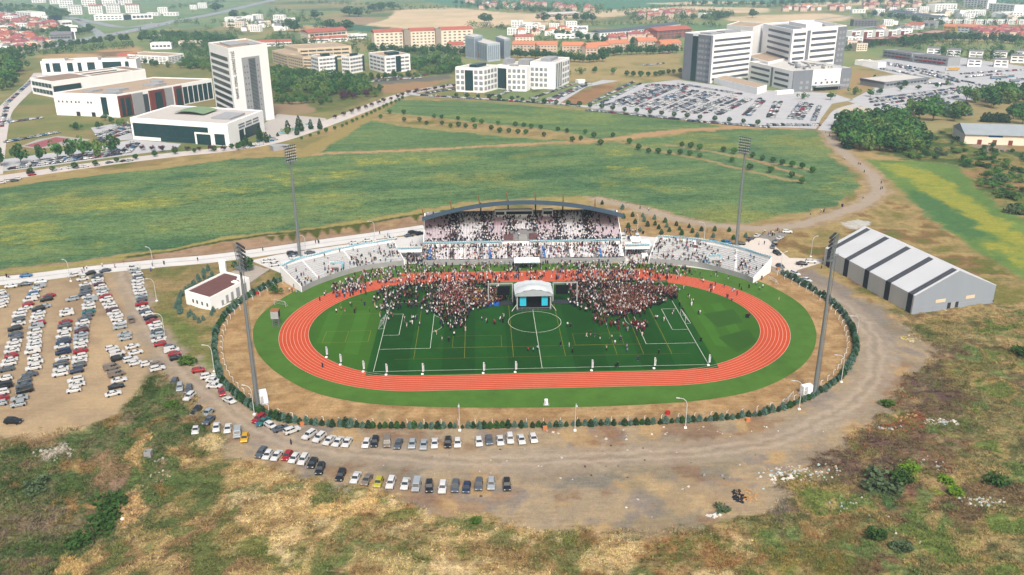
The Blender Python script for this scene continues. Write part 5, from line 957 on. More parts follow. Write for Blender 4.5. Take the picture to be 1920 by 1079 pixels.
# --- utility building, warehouse, barn
c = foot((397, 585), (350, 571), (470, 546)); H = hgt(397, 585, 562); t = thing('utility_building', 'white flat roofed building with a brown roof and grey doors beside the left floodlight', 'building', (*c[0], 0))
w = MB().prism(c, 0, H).build('wall', M_WH, t); MB().prism(sub(c, .015, .985, .02, .98), H+.003, H+.06).build('roof', mat('maroon_roof', '785552', .9, .12, .3), w); b = MB()
for q in (sub(c, 0, 1, 0, .025), sub(c, 0, 1, .975, 1), sub(c, 0, .015, .025, .975), sub(c, .985, 1, .025, .975)): b.prism(q, H+.002, H+.75)
b.build('parapet', M_WH, w); A, B = c[3], c[0]
for u in (.30, .46, .66, .86): panel(A, B, u-.03, u+.03, 1.6, 2.9, .08).build('window', M_WIN, w)
for u, wd, h in ((.28, .05, 2.2), (.40, .06, 3.2), (.53, .06, 3.4), (.68, .09, 4), (.86, .09, 4.2)): panel(c[0], c[1], u-wd/2, u+wd/2, .1, h, .08).build('door', M_LG, w)
for q in (sub(c, .72, .80, .12, .3), sub(c, .86, .93, .12, .3), sub(c, .82, .89, .02, .12), sub(c, .94, .98, .1, .4)): MB().prism(q, H+.07, H+.5).build('roof_hatch', M_WH, w)
MB().prism(sub(c, -.02, 1.02, -.09, -.003), 0, .2).build('plinth', M_CONC, w)
x, y, _ = P(419, 510); tag(MB().box(x, y, 0, 2.4, 1.6, 4.6).box(x, y, 4.6, 2.7, 1.9, .15).build('chimney_stack', M_WH), 'white chimney stack behind the utility building', 'chimney')
c = foot((470, 532), (427, 517), (504, 508)); tag(MB().prism(c, 0, .5).box(*P(501, 509)[:2], .5, 2, 1.4, .5).build('slab', mat('raised_slab', 'b9b0a4', .9, .1, .3)), 'raised pale concrete slab behind the lower left mast', 'platform')
c = foot((1708.6, 590), (1543.5, 496), (1861, 569)); H = hgt(1708.6, 590, 556); t = thing('warehouse', 'large white warehouse with black stripes across walls and roof', 'warehouse', (*c[0], 0))
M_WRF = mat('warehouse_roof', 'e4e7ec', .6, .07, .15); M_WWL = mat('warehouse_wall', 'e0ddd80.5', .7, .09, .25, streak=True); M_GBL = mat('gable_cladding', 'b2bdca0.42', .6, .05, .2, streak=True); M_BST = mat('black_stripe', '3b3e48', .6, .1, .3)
m0 = ((c[0][0]+c[1][0])/2, (c[0][1]+c[1][1])/2); m1 = ((c[3][0]+c[2][0])/2, (c[3][1]+c[2][1])/2); RH = H
for _ in range(60):
    RH += .15
    if J(*m0, RH)[1] < 508: break
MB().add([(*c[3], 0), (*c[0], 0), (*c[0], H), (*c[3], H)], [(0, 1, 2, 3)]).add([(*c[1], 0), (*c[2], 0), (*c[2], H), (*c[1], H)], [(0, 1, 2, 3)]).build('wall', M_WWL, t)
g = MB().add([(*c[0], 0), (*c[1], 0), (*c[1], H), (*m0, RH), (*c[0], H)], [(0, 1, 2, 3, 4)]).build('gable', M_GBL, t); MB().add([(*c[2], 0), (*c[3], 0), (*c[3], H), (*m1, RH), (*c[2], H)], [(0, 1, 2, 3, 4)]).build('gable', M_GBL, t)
e = .25; rf = MB().add([(*c[3], H+e), (*c[0], H+e), (*m0, RH+e), (*m1, RH+e), (*c[3], H), (*c[0], H), (*m0, RH), (*m1, RH)], [(0, 1, 2, 3), (0, 4, 5, 1), (1, 5, 6, 2)]).add([(*c[1], H+e), (*c[2], H+e), (*m1, RH+e), (*m0, RH+e), (*c[1], H), (*m0, RH)], [(0, 1, 2, 3), (0, 3, 5, 4)]).build('roof', M_WRF, t)
lp = lambda a, b_, u: (a[0]*(1-u)+b_[0]*u, a[1]*(1-u)+b_[1]*u)
for u0, u1 in ((.012, .058), (.235, .285), (.465, .515), (.70, .75), (.92, .965)):
    A0, A1 = lp(c[0], c[3], u0), lp(c[0], c[3], u1); R0, R1 = lp(lp(m0, m1, u0), A0, .03), lp(lp(m0, m1, u1), A1, .03); zr = RH-(RH-H)*.03
    panel(c[3], c[0], 1-u1, 1-u0, .02, H+e+.02, .1).build('wall_stripe', M_BST, t); MB().add([(*A1, H+e+.05), (*A0, H+e+.05), (*R0, zr+e+.05), (*R1, zr+e+.05), (*A1, H+e-.1), (*A0, H+e-.1)], [(0, 1, 2, 3), (0, 4, 5, 1)]).build('roof_stripe', M_BST, rf)
b = MB()
for k in range(1, 60):
    u = k/60; A_ = lp(c[0], c[3], u); R_ = lp(m0, m1, u); b.tube((*A_, H+e+.03), (*R_, RH+e+.03), .05, n=3)
b.build('sheet_joints', mat('sheet_joint', 'b4b8bc', .6, .1), rf)
for u0, u1, z0, z1, mm, nm in ((.27, .39, 3.2, 4.4, M_BG, 'window'), (.64, .75, 3.2, 4.4, M_BG, 'window'), (.425, .465, .1, 2.6, M_BST, 'door'), (.465, .52, .1, 2.6, M_LG, 'door'), (.52, .56, .1, 2.6, M_BST, 'door')): panel(c[0], c[1], u0, u1, z0, z1, .08).build(nm, mm, g)
panel(c[0], c[1], 0, 1, 1.9, 2.0, .05).build('cladding_joint', M_LG, g); MB().prism(sub(c, .4, .6, -.03, -.001), 0, .12).build('doorstep', M_CONC, t)
c = front((1807, 270), (1985, 276), 30); t, w = bld('long white barn with a pale steel roof at the right edge', c, 6.5, M_CR, mat('pale_steel_roof', 'aab4ba', .5, .08, .15), gab=5, kind='barn', name='barn')
for u in (.14, .3, .47, .64): panel(c[0], c[1], u, u+.045, 0, 3.2, .15).build('door', M_BRK, w)
panel(c[0], c[1], .25, .4, 5, 6.2, .1).build('panel', M_BLU, w)
# ================================================================ trees
def leafmat(name, h): return mat(name, h, .9, .38, .9)
M_LF = [leafmat('dark_leaves', '3f6a3a'), leafmat('mid_leaves', '508040'), leafmat('light_leaves', '708f4c'), leafmat('purple_leaves', '5c3f4a'), leafmat('blue_green_needles', '66887a'), leafmat('dark_needles', '355438')]
M_BARK = mat('bark', '6e5d4a', .95, .15)
def crown_mesh(kind, seed, n):
    rg = np.random.default_rng(seed); V = []; Fs = []
    if kind == 'round': lobes = [(rg.normal(0, .34), rg.normal(0, .34), .62+rg.normal(0, .2), rg.uniform(.3, .46)) for _ in range(9)]
    for k in range(n):
        if kind == 'round':
            a, b_, c_, r = lobes[rg.integers(len(lobes))]; d = rg.normal(size=3); d /= np.linalg.norm(d); p = np.array([a, b_, c_])+d*r*rg.uniform(.75, 1.05); s = .10
        elif kind == 'ball':
            d = rg.normal(size=3); d /= np.linalg.norm(d); p = d*np.array([.5, .5, .42])*(1+.13*math.sin(d[0]*7+seed)*math.cos(d[1]*6))*rg.uniform(.72, 1.03)+np.array([0, 0, .42]); s = .085
        else:
            z = rg.uniform(0, 1)**1.2; r = (1-z)**.48*.5*(1 if z > .12 else .8)*(1+.15*math.sin(z*38))*rg.uniform(.55, 1.05); a = rg.uniform(0, 6.283); p = np.array([r*math.cos(a), r*math.sin(a), .06+z*1.0]); s = .085*(1.15-z*.6)
        u = rg.normal(size=3); u /= np.linalg.norm(u); v = np.cross(u, rg.normal(size=3)); v /= np.linalg.norm(v)+1e-9; s *= rg.uniform(.7, 1.4)
        i = len(V); V += [tuple(p+u*s), tuple(p+v*s), tuple(p-u*s*.9), tuple(p-v*s)]; Fs.append((i, i+1, i+2, i+3))
    me = bpy.data.meshes.new('crown'); me.from_pydata(V, [], Fs); return me
def tree(name, kind, seed, n, lm, trunk, h0):
    t = thing(name, 'x', 'tree'); c_ = bpy.data.objects.new('crown', crown_mesh(kind, seed, n)); C.objects.link(c_); c_.parent = t; c_.data.materials.append(lm); c_.location = (0, 0, h0)
    b = MB().tube((0, 0, -.1), (0, 0, h0+.5), trunk, trunk*.55, 6)
    if kind != 'cone':
        for a in (0.4, 2.5, 4.4): b.tube((0, 0, h0*.7), (math.cos(a)*.3, math.sin(a)*.3, h0+.55), trunk*.5, trunk*.2, 4)
    b.build('trunk', M_BARK, t); return t
# unit trees: crown about 1.4 across (round), 1 across and 1.06 high (cone)
TP = {'round': [tree('broadleaf_tree', 'round', 1+i, 420, M_LF[i], .035, .28) for i in (0, 1, 2, 0)], 'purple': [tree('plum_tree', 'round', 11, 320, M_LF[3], .03, .3)], 'cone': [tree('conifer', 'cone', 21+i, 380, M_LF[(5, 4, 0)[i]], .025, .06) for i in range(3)],
      'cyp': [tree('cypress', 'cone', 31, 300, M_LF[5], .03, .05)],
      'ball': [tree('round_tree', 'ball', 41+i, 260, M_LF[(0, 1, 0)[i]], .04, .26) for i in range(3)]}
TU = set()
def OBN(o, label):
    w_ = label.split(',')[0].split(); o.name = {'small conifer': 'conifer', 'round green tree': 'round_tree', 'dark fir': 'fir_tree', 'wide dark clump': 'tree_clump', 'dark plum tree': 'plum_tree', 'slim dark cypress': 'cypress'}.get(' '.join(w_)) or ('_'.join(w_[-2:]) if w_[-1] == 'tree' else 'shrub'); return o
def tr_(kind, x, y, size, label, group, v=None, sz=1.0):
    L = TP[kind]; o = L[v % len(L)] if v is not None else random.choice(L); s = size*random.uniform(.88, 1.14)
    return OBN(place(o, x, y, gz(x, y) if y < 75 else 0, random.uniform(0, 6.28), (s, s, s*sz), label, group, TU), label)
def trow(kind, size, pts, phrase, group, v=None, sz=1., nm=None):
    W_ = {'round': 'round green tree', 'ball': 'round green tree', 'purple': 'dark plum tree', 'cone': 'small conifer', 'cyp': 'slim dark cypress'}[kind]; W_ = nm or W_
    for i, (px, py) in enumerate(pts): x, y, _ = P(px, py); tr_(kind, x, y, size, '%s, %s from left %s' % (W_, ordn(i+1), phrase), group, v, sz)
def along(line, n): 
    w = PP(line); d = [0]
    for a, b_ in zip(w[:-1], w[1:]): d.append(d[-1]+math.dist(a, b_))
    out = []
    for k in range(n):
        s = d[-1]*k/max(1, n-1); i = max(j for j in range(len(d)-1) if d[j] <= s+1e-6); u = (s-d[i])/max(1e-6, d[i+1]-d[i]); out.append((w[i][0]*(1-u)+w[i+1][0]*u, w[i][1]*(1-u)+w[i+1][1]*u))
    return out
def arow(kind, size, line, n, phrase, group, v=None, jit=.6, sz=1., nm=None):
    W_ = nm or {'round': 'round green tree', 'ball': 'round green tree', 'purple': 'dark plum tree', 'cone': 'small conifer', 'cyp': 'slim dark cypress'}[kind]
    for i, (x, y) in enumerate(along(line, n)): tr_(kind, x+random.uniform(-jit, jit), y+random.uniform(-jit, jit), size*random.uniform(.9, 1.1), '%s, %s from left %s' % (W_, ordn(i+1), phrase), group, v, sz)
g2 = 'round trees scattered in rows across the crop field'
trow('ball', 3.4, [(714, 223), (731, 214), (757, 215), (758, 229), (787, 229), (800, 235), (814, 222), (828, 223), (829, 235), (845, 240), (859, 226), (860, 239), (873, 241), (888, 230), (891, 242), (903, 233), (921, 245), (934, 235), (937, 250), (954, 250)], 'at the left of the field paths', g2)
trow('ball', 3.4, [(966, 238), (971, 252), (982, 239), (986, 253), (996, 242), (1014, 243), (1020, 257), (1046, 247), (1063, 250), (1073, 267), (1089, 264), (1097, 252), (1113, 259), (1126, 273), (1149, 258), (1180, 271)], 'along the middle field paths', g2)
trow('ball', 3.4, [(1197, 282), (1216, 288), (1234, 289), (1255, 291), (1275, 291), (1293, 293), (1312, 297), (1278, 276), (1295, 279), (1312, 282), (1356, 286), (1376, 289), (1410, 297), (1429, 302), (1372, 305), (1406, 320), (1449, 306), (1466, 310), (1485, 314), (1504, 317), (1523, 325), (1445, 325), (1484, 334), (1503, 345)], 'in the right hand field rows', g2)
arow('ball', 4.0, [(855, 183), (960, 190), (1080, 200), (1200, 213), (1320, 226), (1420, 235)], 26, 'along the hospital car park edge', 'round trees on the far edge of the field', 0)
trow('round', 5.2, [(3, 312), (40, 308), (76, 305), (110, 302), (132, 300), (158, 299), (185, 296), (212, 292)], 'by the campus car park', 'large street trees by the campus car park', nm='large full street tree', sz=1.5)
arow('ball', 3.2, [(56, 326), (140, 317), (196, 309), (276, 296), (345, 288), (395, 285), (470, 276)], 12, 'on the campus road', 'small trees on the campus road', 3)
arow('ball', 2.6, [(565, 262), (600, 252), (640, 240), (680, 222), (720, 203), (755, 187)], 20, 'on the field side of the boulevard', 'clipped trees on the boulevard', 1); arow('purple', 2.5, [(630, 223), (660, 213), (700, 200), (740, 187), (775, 176), (850, 165)], 17, 'on the far side of the boulevard', 'plum trees on the boulevard')
trow('cyp', 4.2, [(500, 268), (488, 266), (560, 238), (583, 243), (600, 243), (565, 247), (557, 254), (540, 249), (487, 259), (462, 274)], 'on the white tower plaza', 'cypresses on the tower plaza', sz=1.7); trow('round', 3.4, [(539, 252), (447, 282), (458, 278), (487, 234), (385, 250)], 'around the tower plaza', 'shrubs round the tower plaza')
arow('cone', 2.3, [(470, 272), (500, 262), (520, 256)], 5, 'before the glass fronted building', 'conifers before the glass building'); arow('purple', 2.4, [(265, 283), (330, 285), (420, 283)], 8, 'before the glass fronted building', 'plum trees before the glass building')
def wood(poly, n, gap, kinds, size, phrase, group, nm, sz=1.):
    for i, (x, y) in enumerate(sorted(scatter(poly, n, gap))):
        k = random.choice(kinds); tr_(k, x, y, size*random.uniform(.8, 1.2), '%s, %s from left %s' % (nm, ordn(i+1), phrase), group, None, sz)
wood([(1583, 280), (1570, 232), (1600, 222), (1680, 222), (1735, 258), (1738, 278), (1690, 292), (1620, 285)], 75, 5.0, ('round',), 6.2, 'in the grove beside the dirt path', 'trees of the grove right of the field', 'leafy grove tree')
arow('cone', 7, [(1566, 244), (1580, 262), (1590, 280)], 6, 'on the left edge of the grove', 'dark firs of the grove', 0, nm='dark fir'); arow('cone', 7, [(1640, 222), (1700, 240), (1742, 262), (1738, 268)], 9, 'on the far edge of the grove', 'dark firs of the grove', 0, nm='dark fir')
wood([(1700, 215), (1760, 200), (1820, 215), (1800, 232), (1720, 225)], 22, 5, ('cone', 'round'), 7.5, 'in the dark clump behind the grove', 'trees behind the grove', 'dark clump tree'); wood([(1810, 190), (1860, 172), (1930, 175), (1930, 200), (1850, 205)], 26, 5.5, ('round',), 7, 'in the wood at the right edge behind the barn', 'trees behind the barn', 'leafy tree'); arow('cone', 6, [(1845, 229), (1870, 230), (1888, 231)], 7, 'left of the barn', 'firs left of the barn', 0, nm='dark fir'); wood([(1895, 215), (1930, 205), (1935, 235), (1900, 232)], 6, 5, ('round',), 7, 'at the right edge above the barn', 'trees above the barn', 'leafy tree')
wood([(508, 138), (560, 140), (640, 148), (700, 158), (690, 178), (600, 186), (512, 178)], 95, 6, ('round',), 6.2, 'in the campus wood right of the white tower', 'trees of the campus wood', 'bushy wood tree'); wood([(640, 175), (710, 168), (720, 180), (640, 192)], 16, 4, ('purple', 'round'), 4, 'in the plum thicket beside the boulevard', 'plum thicket trees', 'thicket tree')
wood([(0, 112), (30, 106), (46, 135), (30, 160), (0, 172)], 34, 7, ('round', 'cone'), 9, 'in the dark wood at the left edge', 'trees of the left edge wood', 'dark wood tree')
arow('round', 6.5, [(950, 108), (1000, 110), (1060, 115), (1100, 118), (1130, 116)], 22, 'in the pine belt behind the central faculty', 'trees of the left pine belt', 0, 2, nm='dark belt tree'); arow('round', 6.5, [(1125, 106), (1180, 103), (1230, 102), (1268, 100)], 18, 'in the pine belt below the orange terraces', 'trees of the right pine belt', 0, 2, nm='dark belt tree')
arow('ball', 5, [(1175, 143), (1200, 145), (1230, 144), (1250, 140), (1275, 138)], 10, 'left of the hospital tower', 'round trees left of the hospital'); arow('round', 4, [(960, 160), (1070, 143), (1110, 137), (1150, 140)], 8, 'on the dry lawn behind the central faculty', 'trees on the dry lawn')
arow('round', 8, [(1690, 88), (1740, 80), (1800, 78), (1860, 80), (1925, 84)], 34, 'in the dark belt behind the cube villas', 'trees of the belt behind the villas', 0, 3, nm='dark belt tree'); arow('round', 6, [(1590, 96), (1620, 93), (1655, 86)], 9, 'in the hedge left of the shop terraces', 'hedge trees left of the shops', 0, 2, nm='dark hedge tree'); arow('round', 6, [(1765, 104), (1805, 106), (1850, 108), (1895, 110)], 5, 'between the cube villas', 'garden trees between the villas', 0)
trow('round', 4.2, [(1602, 178), (1632, 182), (1650, 178), (1695, 165), (1505, 187), (1557, 188)], 'around the hospital forecourt', 'trees round the hospital forecourt'); arow('round', 3, [(1640, 150), (1690, 172), (1760, 165), (1775, 160)], 7, 'around the low white roofed hall', 'trees round the low hall')
arow('round', 4.6, [(780, 147), (700, 150), (640, 158)], 12, 'in front of the white faculties', 'trees in front of the white faculties'); arow('round', 6, [(770, 130), (820, 118), (855, 125), (840, 138), (800, 140)], 22, 'in the green between the faculties', 'trees between the faculties', None, 5); arow('round', 6.5, [(700, 98), (760, 103), (840, 100), (870, 105)], 16, 'below the long dormitory', 'trees below the dormitory', 0, 3); arow('round', 5, [(345, 120), (400, 128), (300, 128), (260, 120)], 12, 'around the white hostel', 'trees round the white hostel', None, 4)
arow('round', 3.2, [(197, 227), (210, 232), (228, 235), (240, 238), (126, 246), (143, 242)], 7, 'beside the sports hall car park', 'bushes beside the sports hall'); arow('ball', 5, [(260, 212), (305, 202), (350, 195), (396, 185)], 9, 'in front of the brown framed entrances', 'round trees before the hall', 0)
# far woods and lone trees
trow('round', 20, [(590, 37), (655, 31), (672, 32), (700, 22), (715, 21), (735, 19), (405, 22), (440, 35), (542, 54), (552, 60), (620, 56), (650, 58)], 'in the far fields at the top', 'far clumps of trees', 0, .6, nm='wide dark clump'); trow('round', 13, [(1020, 42), (1048, 42), (1080, 40), (1098, 42), (1110, 41), (908, 43), (917, 44), (1410, 34), (1345, 38)], 'standing in the wheat at the top', 'lone trees in the wheat', 0, .8, nm='lone tree')
arow('round', 10, [(0, 14), (60, 18), (110, 24), (130, 32)], 14, 'in the wood above the left town', 'trees above the left town', 0, 10, .8, nm='dark wood tree'); arow('round', 9, [(0, 62), (60, 66), (110, 62), (150, 66), (165, 60)], 14, 'between the halves of the left town', 'trees inside the left town', 0, 6, .8, nm='dark town tree'); arow('round', 8, [(270, 70), (330, 72), (400, 78), (440, 84)], 22, 'in the belt behind the white hostel', 'trees of the belt behind the hostel', 0, 10, .8, nm='dark belt tree'); arow('round', 7, [(0, 108), (60, 98), (130, 90), (220, 80), (300, 78)], 20, 'along the near side of the highway', 'trees along the highway', 0, 4, nm='roadside tree')
arow('round', 12, [(1300, 10), (1420, 12), (1560, 8), (1700, 8)], 20, 'in the line on the far wheat', 'trees on the far wheat', 0, 8, .7, nm='dark far tree'); arow('round', 10, [(1280, 38), (1320, 38), (1365, 32)], 9, 'beside the hamlet on the wheat', 'trees beside the hamlet', 0, 6, .7, nm='dark far tree'); arow('round', 9, [(1640, 32), (1720, 44), (1760, 50)], 9, 'along the slate roofed terraces', 'trees along the slate terraces', 0, 5, .8, nm='dark garden tree'); arow('round', 10, [(860, 8), (920, 20), (980, 22), (1060, 26)], 12, 'around the estates above the wheat', 'trees round the far estates', 0, 8, .7, nm='dark far tree'); arow('round', 7, [(1000, 66), (1050, 68), (1120, 82), (1190, 84)], 12, 'behind the orange terraces', 'trees behind the orange terraces', 0, 4, nm='dark garden tree')
# saplings on the dry bank
trow('cone', 2.0, [(1129, 384), (1167, 393), (1186, 407), (1169, 410), (1191, 420), (1205, 408), (1208, 416), (1214, 425), (1178, 428), (1200, 435), (1227, 412), (1228, 423), (1235, 430), (1247, 418), (1250, 427), (1255, 435), (1240, 440), (1268, 424), (1274, 432), (1278, 441), (1292, 428), (1298, 437), (1307, 445), (1315, 434), (1337, 446), (1340, 434), (1367, 435), (1375, 450), (1398, 446), (1356, 460)], 'on the dry bank behind the right terrace', 'conifer saplings on the dry bank', sz=1.1)
arow('cone', 1.9, [(335, 590), (342, 556), (380, 522), (392, 506)], 20, 'in the line left of the utility building', 'conifers left of the utility building', 1, 1.0, 1.3); arow('cone', 1.7, [(375, 552), (382, 540), (400, 520)], 5, 'close behind the utility building', 'conifers left of the utility building', 1, .5, 1.3); arow('cone', 1.5, [(355, 590), (375, 605), (395, 590)], 7, 'in the bare patch below the utility building', 'tiny conifers below the utility building', 1, 1.5, 1.3); tr_('round', *P(463, 511)[:2], 4, 'round dark shrub behind the lower left mast head', 'shrubs by the left terrace', 0); tr_('round', *P(517, 552)[:2], 2.6, 'round dark shrub at the top of the left hedge', 'shrubs by the left terrace', 0)
# the hedge of young conifers round the stadium, with its fence
hp = FEN; d = [0]
for a, b_ in zip(hp[:-1], hp[1:]): d.append(d[-1]+math.dist(a, b_))
n = 250; HED = []
for k in range(n):
    s = d[-1]*k/(n-1); i = max(j for j in range(len(d)-1) if d[j] <= s+1e-6); u = (s-d[i])/max(1e-6, d[i+1]-d[i]); HED.append((hp[i][0]*(1-u)+hp[i+1][0]*u, hp[i][1]*(1-u)+hp[i+1][1]*u))
for k, (x, y) in enumerate(HED):
    dense = k < 95 or k > 190; s = (2.15 if dense else 1.9)*random.uniform(.75, 1.2)
    if k in (112, 139, 154, 178): s *= .6
    o = TP['cone'][(0, 1)[k % 2]] if random.random() < .85 else TP['cone'][2]
    place(o, x+random.uniform(-.3, .3), y+random.uniform(-.3, .3), 0, random.uniform(0, 6), (s*.98, s*.98, s*(.95 if not dense else 1.05)), '%s conifer, %s along the hedge from upper left' % ('bluish' if k % 2 else 'dark green', ordn(k+1)), 'young conifers of the stadium hedge', TU).name = 'hedge_conifer'
fn = thing('hedge_fence', 'thin wire fence on leaning white posts inside the stadium hedge', 'fence', (*HED[0], 0)); cen = (0, -10)
FP = [((x*.975, -10+(y+10)*.975)) for x, y in HED]
for k in range(0, n, 3):
    x, y = FP[k]; MB().tube((x, y, 0), (x, y, 1.7), .07, n=4).tube((x, y, 1.7), (x*1.006, -10+(y+10)*1.006, 2.1), .06, n=4).build('post', M_WALL, fn)
b = MB()
for z in (.5, 1.1, 1.65): b.path([(x, y, z) for x, y in FP], .02, 3)
b.build('wire', M_STEEL, fn)
# scrub bushes
bs_ = [tree('bush', 'round', 71+i, 420, leafmat('bush_leaves_%s' % n_, h), .03, -.15) for i, (n_, h) in enumerate((('green', '54742f'), ('bright', '6f9430'), ('grey', '5c7050'), ('dark', '40602e'), ('dry', '9a8050')))]
BU = set()
def bush(px, py, r, k, lab):
    x, y, _ = P(px, py); o = place(bs_[k], x, y, gz(x, y), random.uniform(0, 6), (r, r, r*.62), lab, 'bushes on the waste ground', BU); o['category'] = 'bush'; o.name = 'bush'
wood([(512, 176), (600, 184), (640, 190), (600, 200), (520, 198)], 24, 5, ('ball', 'round'), 4, 'in the planting below the campus wood', 'planting below the campus wood', 'low wood tree')
wood([(1690, 262), (1760, 250), (1925, 290), (1925, 420), (1860, 375), (1800, 305), (1700, 298)], 95, 2.5, ('round',), 3.0, 'on the overgrown slope at right', 'shrubs of the overgrown slope', 'green slope shrub', .55)
wood([(345, 118), (395, 122), (400, 136), (345, 130)], 12, 6, ('round',), 5, 'between white hostel and tower', 'trees between hostel and tower', 'campus tree')
for a in ((1663, 762, 3, 0, 'round green bush on the gravel right of the perimeter track'), (1851, 566, 3, 0, 'green bush at the front corner of the warehouse'), (1910, 668, 4, 3, 'dark green bush at the right edge'), (348, 683, 4, 0, 'green bush left of the lone red car'), (205, 930, 5, 3, 'dark shrub on the upper side of the sandy mound'), (192, 960, 5, 3, 'dark shrub on the lower side of the sandy mound'), (1705, 885, 2.8, 1, 'bright yellow green bush in the rubbish'), (1775, 905, 2.4, 1, 'bright green bush right of the rubbish'), (1790, 925, 2.4, 1, 'bright green bush at the lower right'), (1650, 915, 5.5, 2, 'wide grey green bramble in the rubbish field'), (1870, 910, 3.4, 3, 'dark bush at the lower right edge'), (892, 982, 2, 0, 'small green bush at the edge of the gravel'), (1354, 958, 2.2, 2, 'small grey green bush left of the white rubbish'), (150, 1000, 4, 3, 'low dark shrub near the bottom left'), (320, 765, 3, 0, 'green bush below the parked dark cars'), (60, 905, 4, 2, 'grey green shrub at the left edge'), (1690, 905, 3.5, 3, 'dark green bramble beside the wide one'), (1640, 1010, 3, 3, 'dark green bush near the bottom right'), (1690, 1030, 2.8, 2, 'grey green bush near the bottom right'), (1865, 345, 7, 2, 'broad bush on the overgrown slope'), (1835, 312, 5, 0, 'green bush on the overgrown slope'), (1895, 372, 5, 3, 'dark bush below the overgrown slope'), (1900, 400, 6, 2, 'pale bush at the right edge of the slope'), (1680, 285, 5, 3, 'dark bush below the grove'), (1760, 290, 6, 2, 'grey bush right of the grove')):
    bush(*a)

for o in [q for q in bpy.context.scene.objects if q.parent is None and q.get('label') == 'x']:
    if 1:
        for c_ in list(o.children): bpy.data.objects.remove(c_)
        bpy.data.objects.remove(o)
# ================================================================ cars
def paint_m(n, h, me=.2): return mat('car_paint_'+n, h, .3, .03, 1, metal=me, spec=.5)
PAINT = {k: paint_m(n, h) for k, n, h in (('w', 'white', 'f2f2f2'), ('s', 'silver', 'b6bfc6'), ('g', 'grey', '5f6873'), ('b', 'black', '23262c'), ('n', 'navy', '2b3a5c'), ('r', 'red', 'b5202c'), ('m', 'maroon', '5c2030'), ('t', 'teal', '2c7f7c'), ('u', 'blue', '2677b0'), ('y', 'yellow', 'f0b400'), ('l', 'lime', 'c9c03a'), ('o', 'bronze', '8e8378'))}
CN = dict(w='white', s='silver', g='grey', b='black', n='navy', r='red', m='maroon', t='teal', u='blue', y='yellow', l='lime yellow', o='bronze')
M_TYRE = mat('tyre', '22221f', .9, .1); M_CG = mat('car_glass', '2c353c', .1, 0, spec=.7); M_LAMP = mat('lamp_lens', 'dfe3e6', .2, 0, spec=.6); M_TAIL = mat('tail_lens', 'a01f1f', .3, 0)
#  (lower hull side outline), (cabin outline), length scale
SH = {'sedan': ([(-2.2, .3), (2.15, .3), (2.28, .55), (2.15, .8), (1.05, .96), (-1.55, 1.0), (-2.2, .92), (-2.26, .6)], [(-1.6, .98), (1.1, .95), (.35, 1.4), (-.1, 1.46), (-.75, 1.43)]),
      'hatch': ([(-1.9, .3), (1.95, .3), (2.05, .55), (1.9, .82), (1.05, 1.0), (-1.85, 1.05), (-1.97, .6)], [(-1.82, 1.03), (1.1, .99), (.4, 1.46), (-.3, 1.53), (-1.45, 1.48)]),
      'suv': ([(-2.2, .36), (2.2, .36), (2.32, .65), (2.2, .95), (1.05, 1.12), (-2.15, 1.15), (-2.28, .7)], [(-2.1, 1.13), (1.1, 1.1), (.45, 1.64), (-.3, 1.72), (-1.8, 1.68)]),
      'van': ([(-2.4, .36), (2.2, .36), (2.35, .65), (2.25, .95), (1.5, 1.15), (-2.4, 1.2), (-2.45, .7)], [(-2.4, 1.18), (1.55, 1.12), (.9, 1.8), (.5, 1.88), (-2.3, 1.88)])}
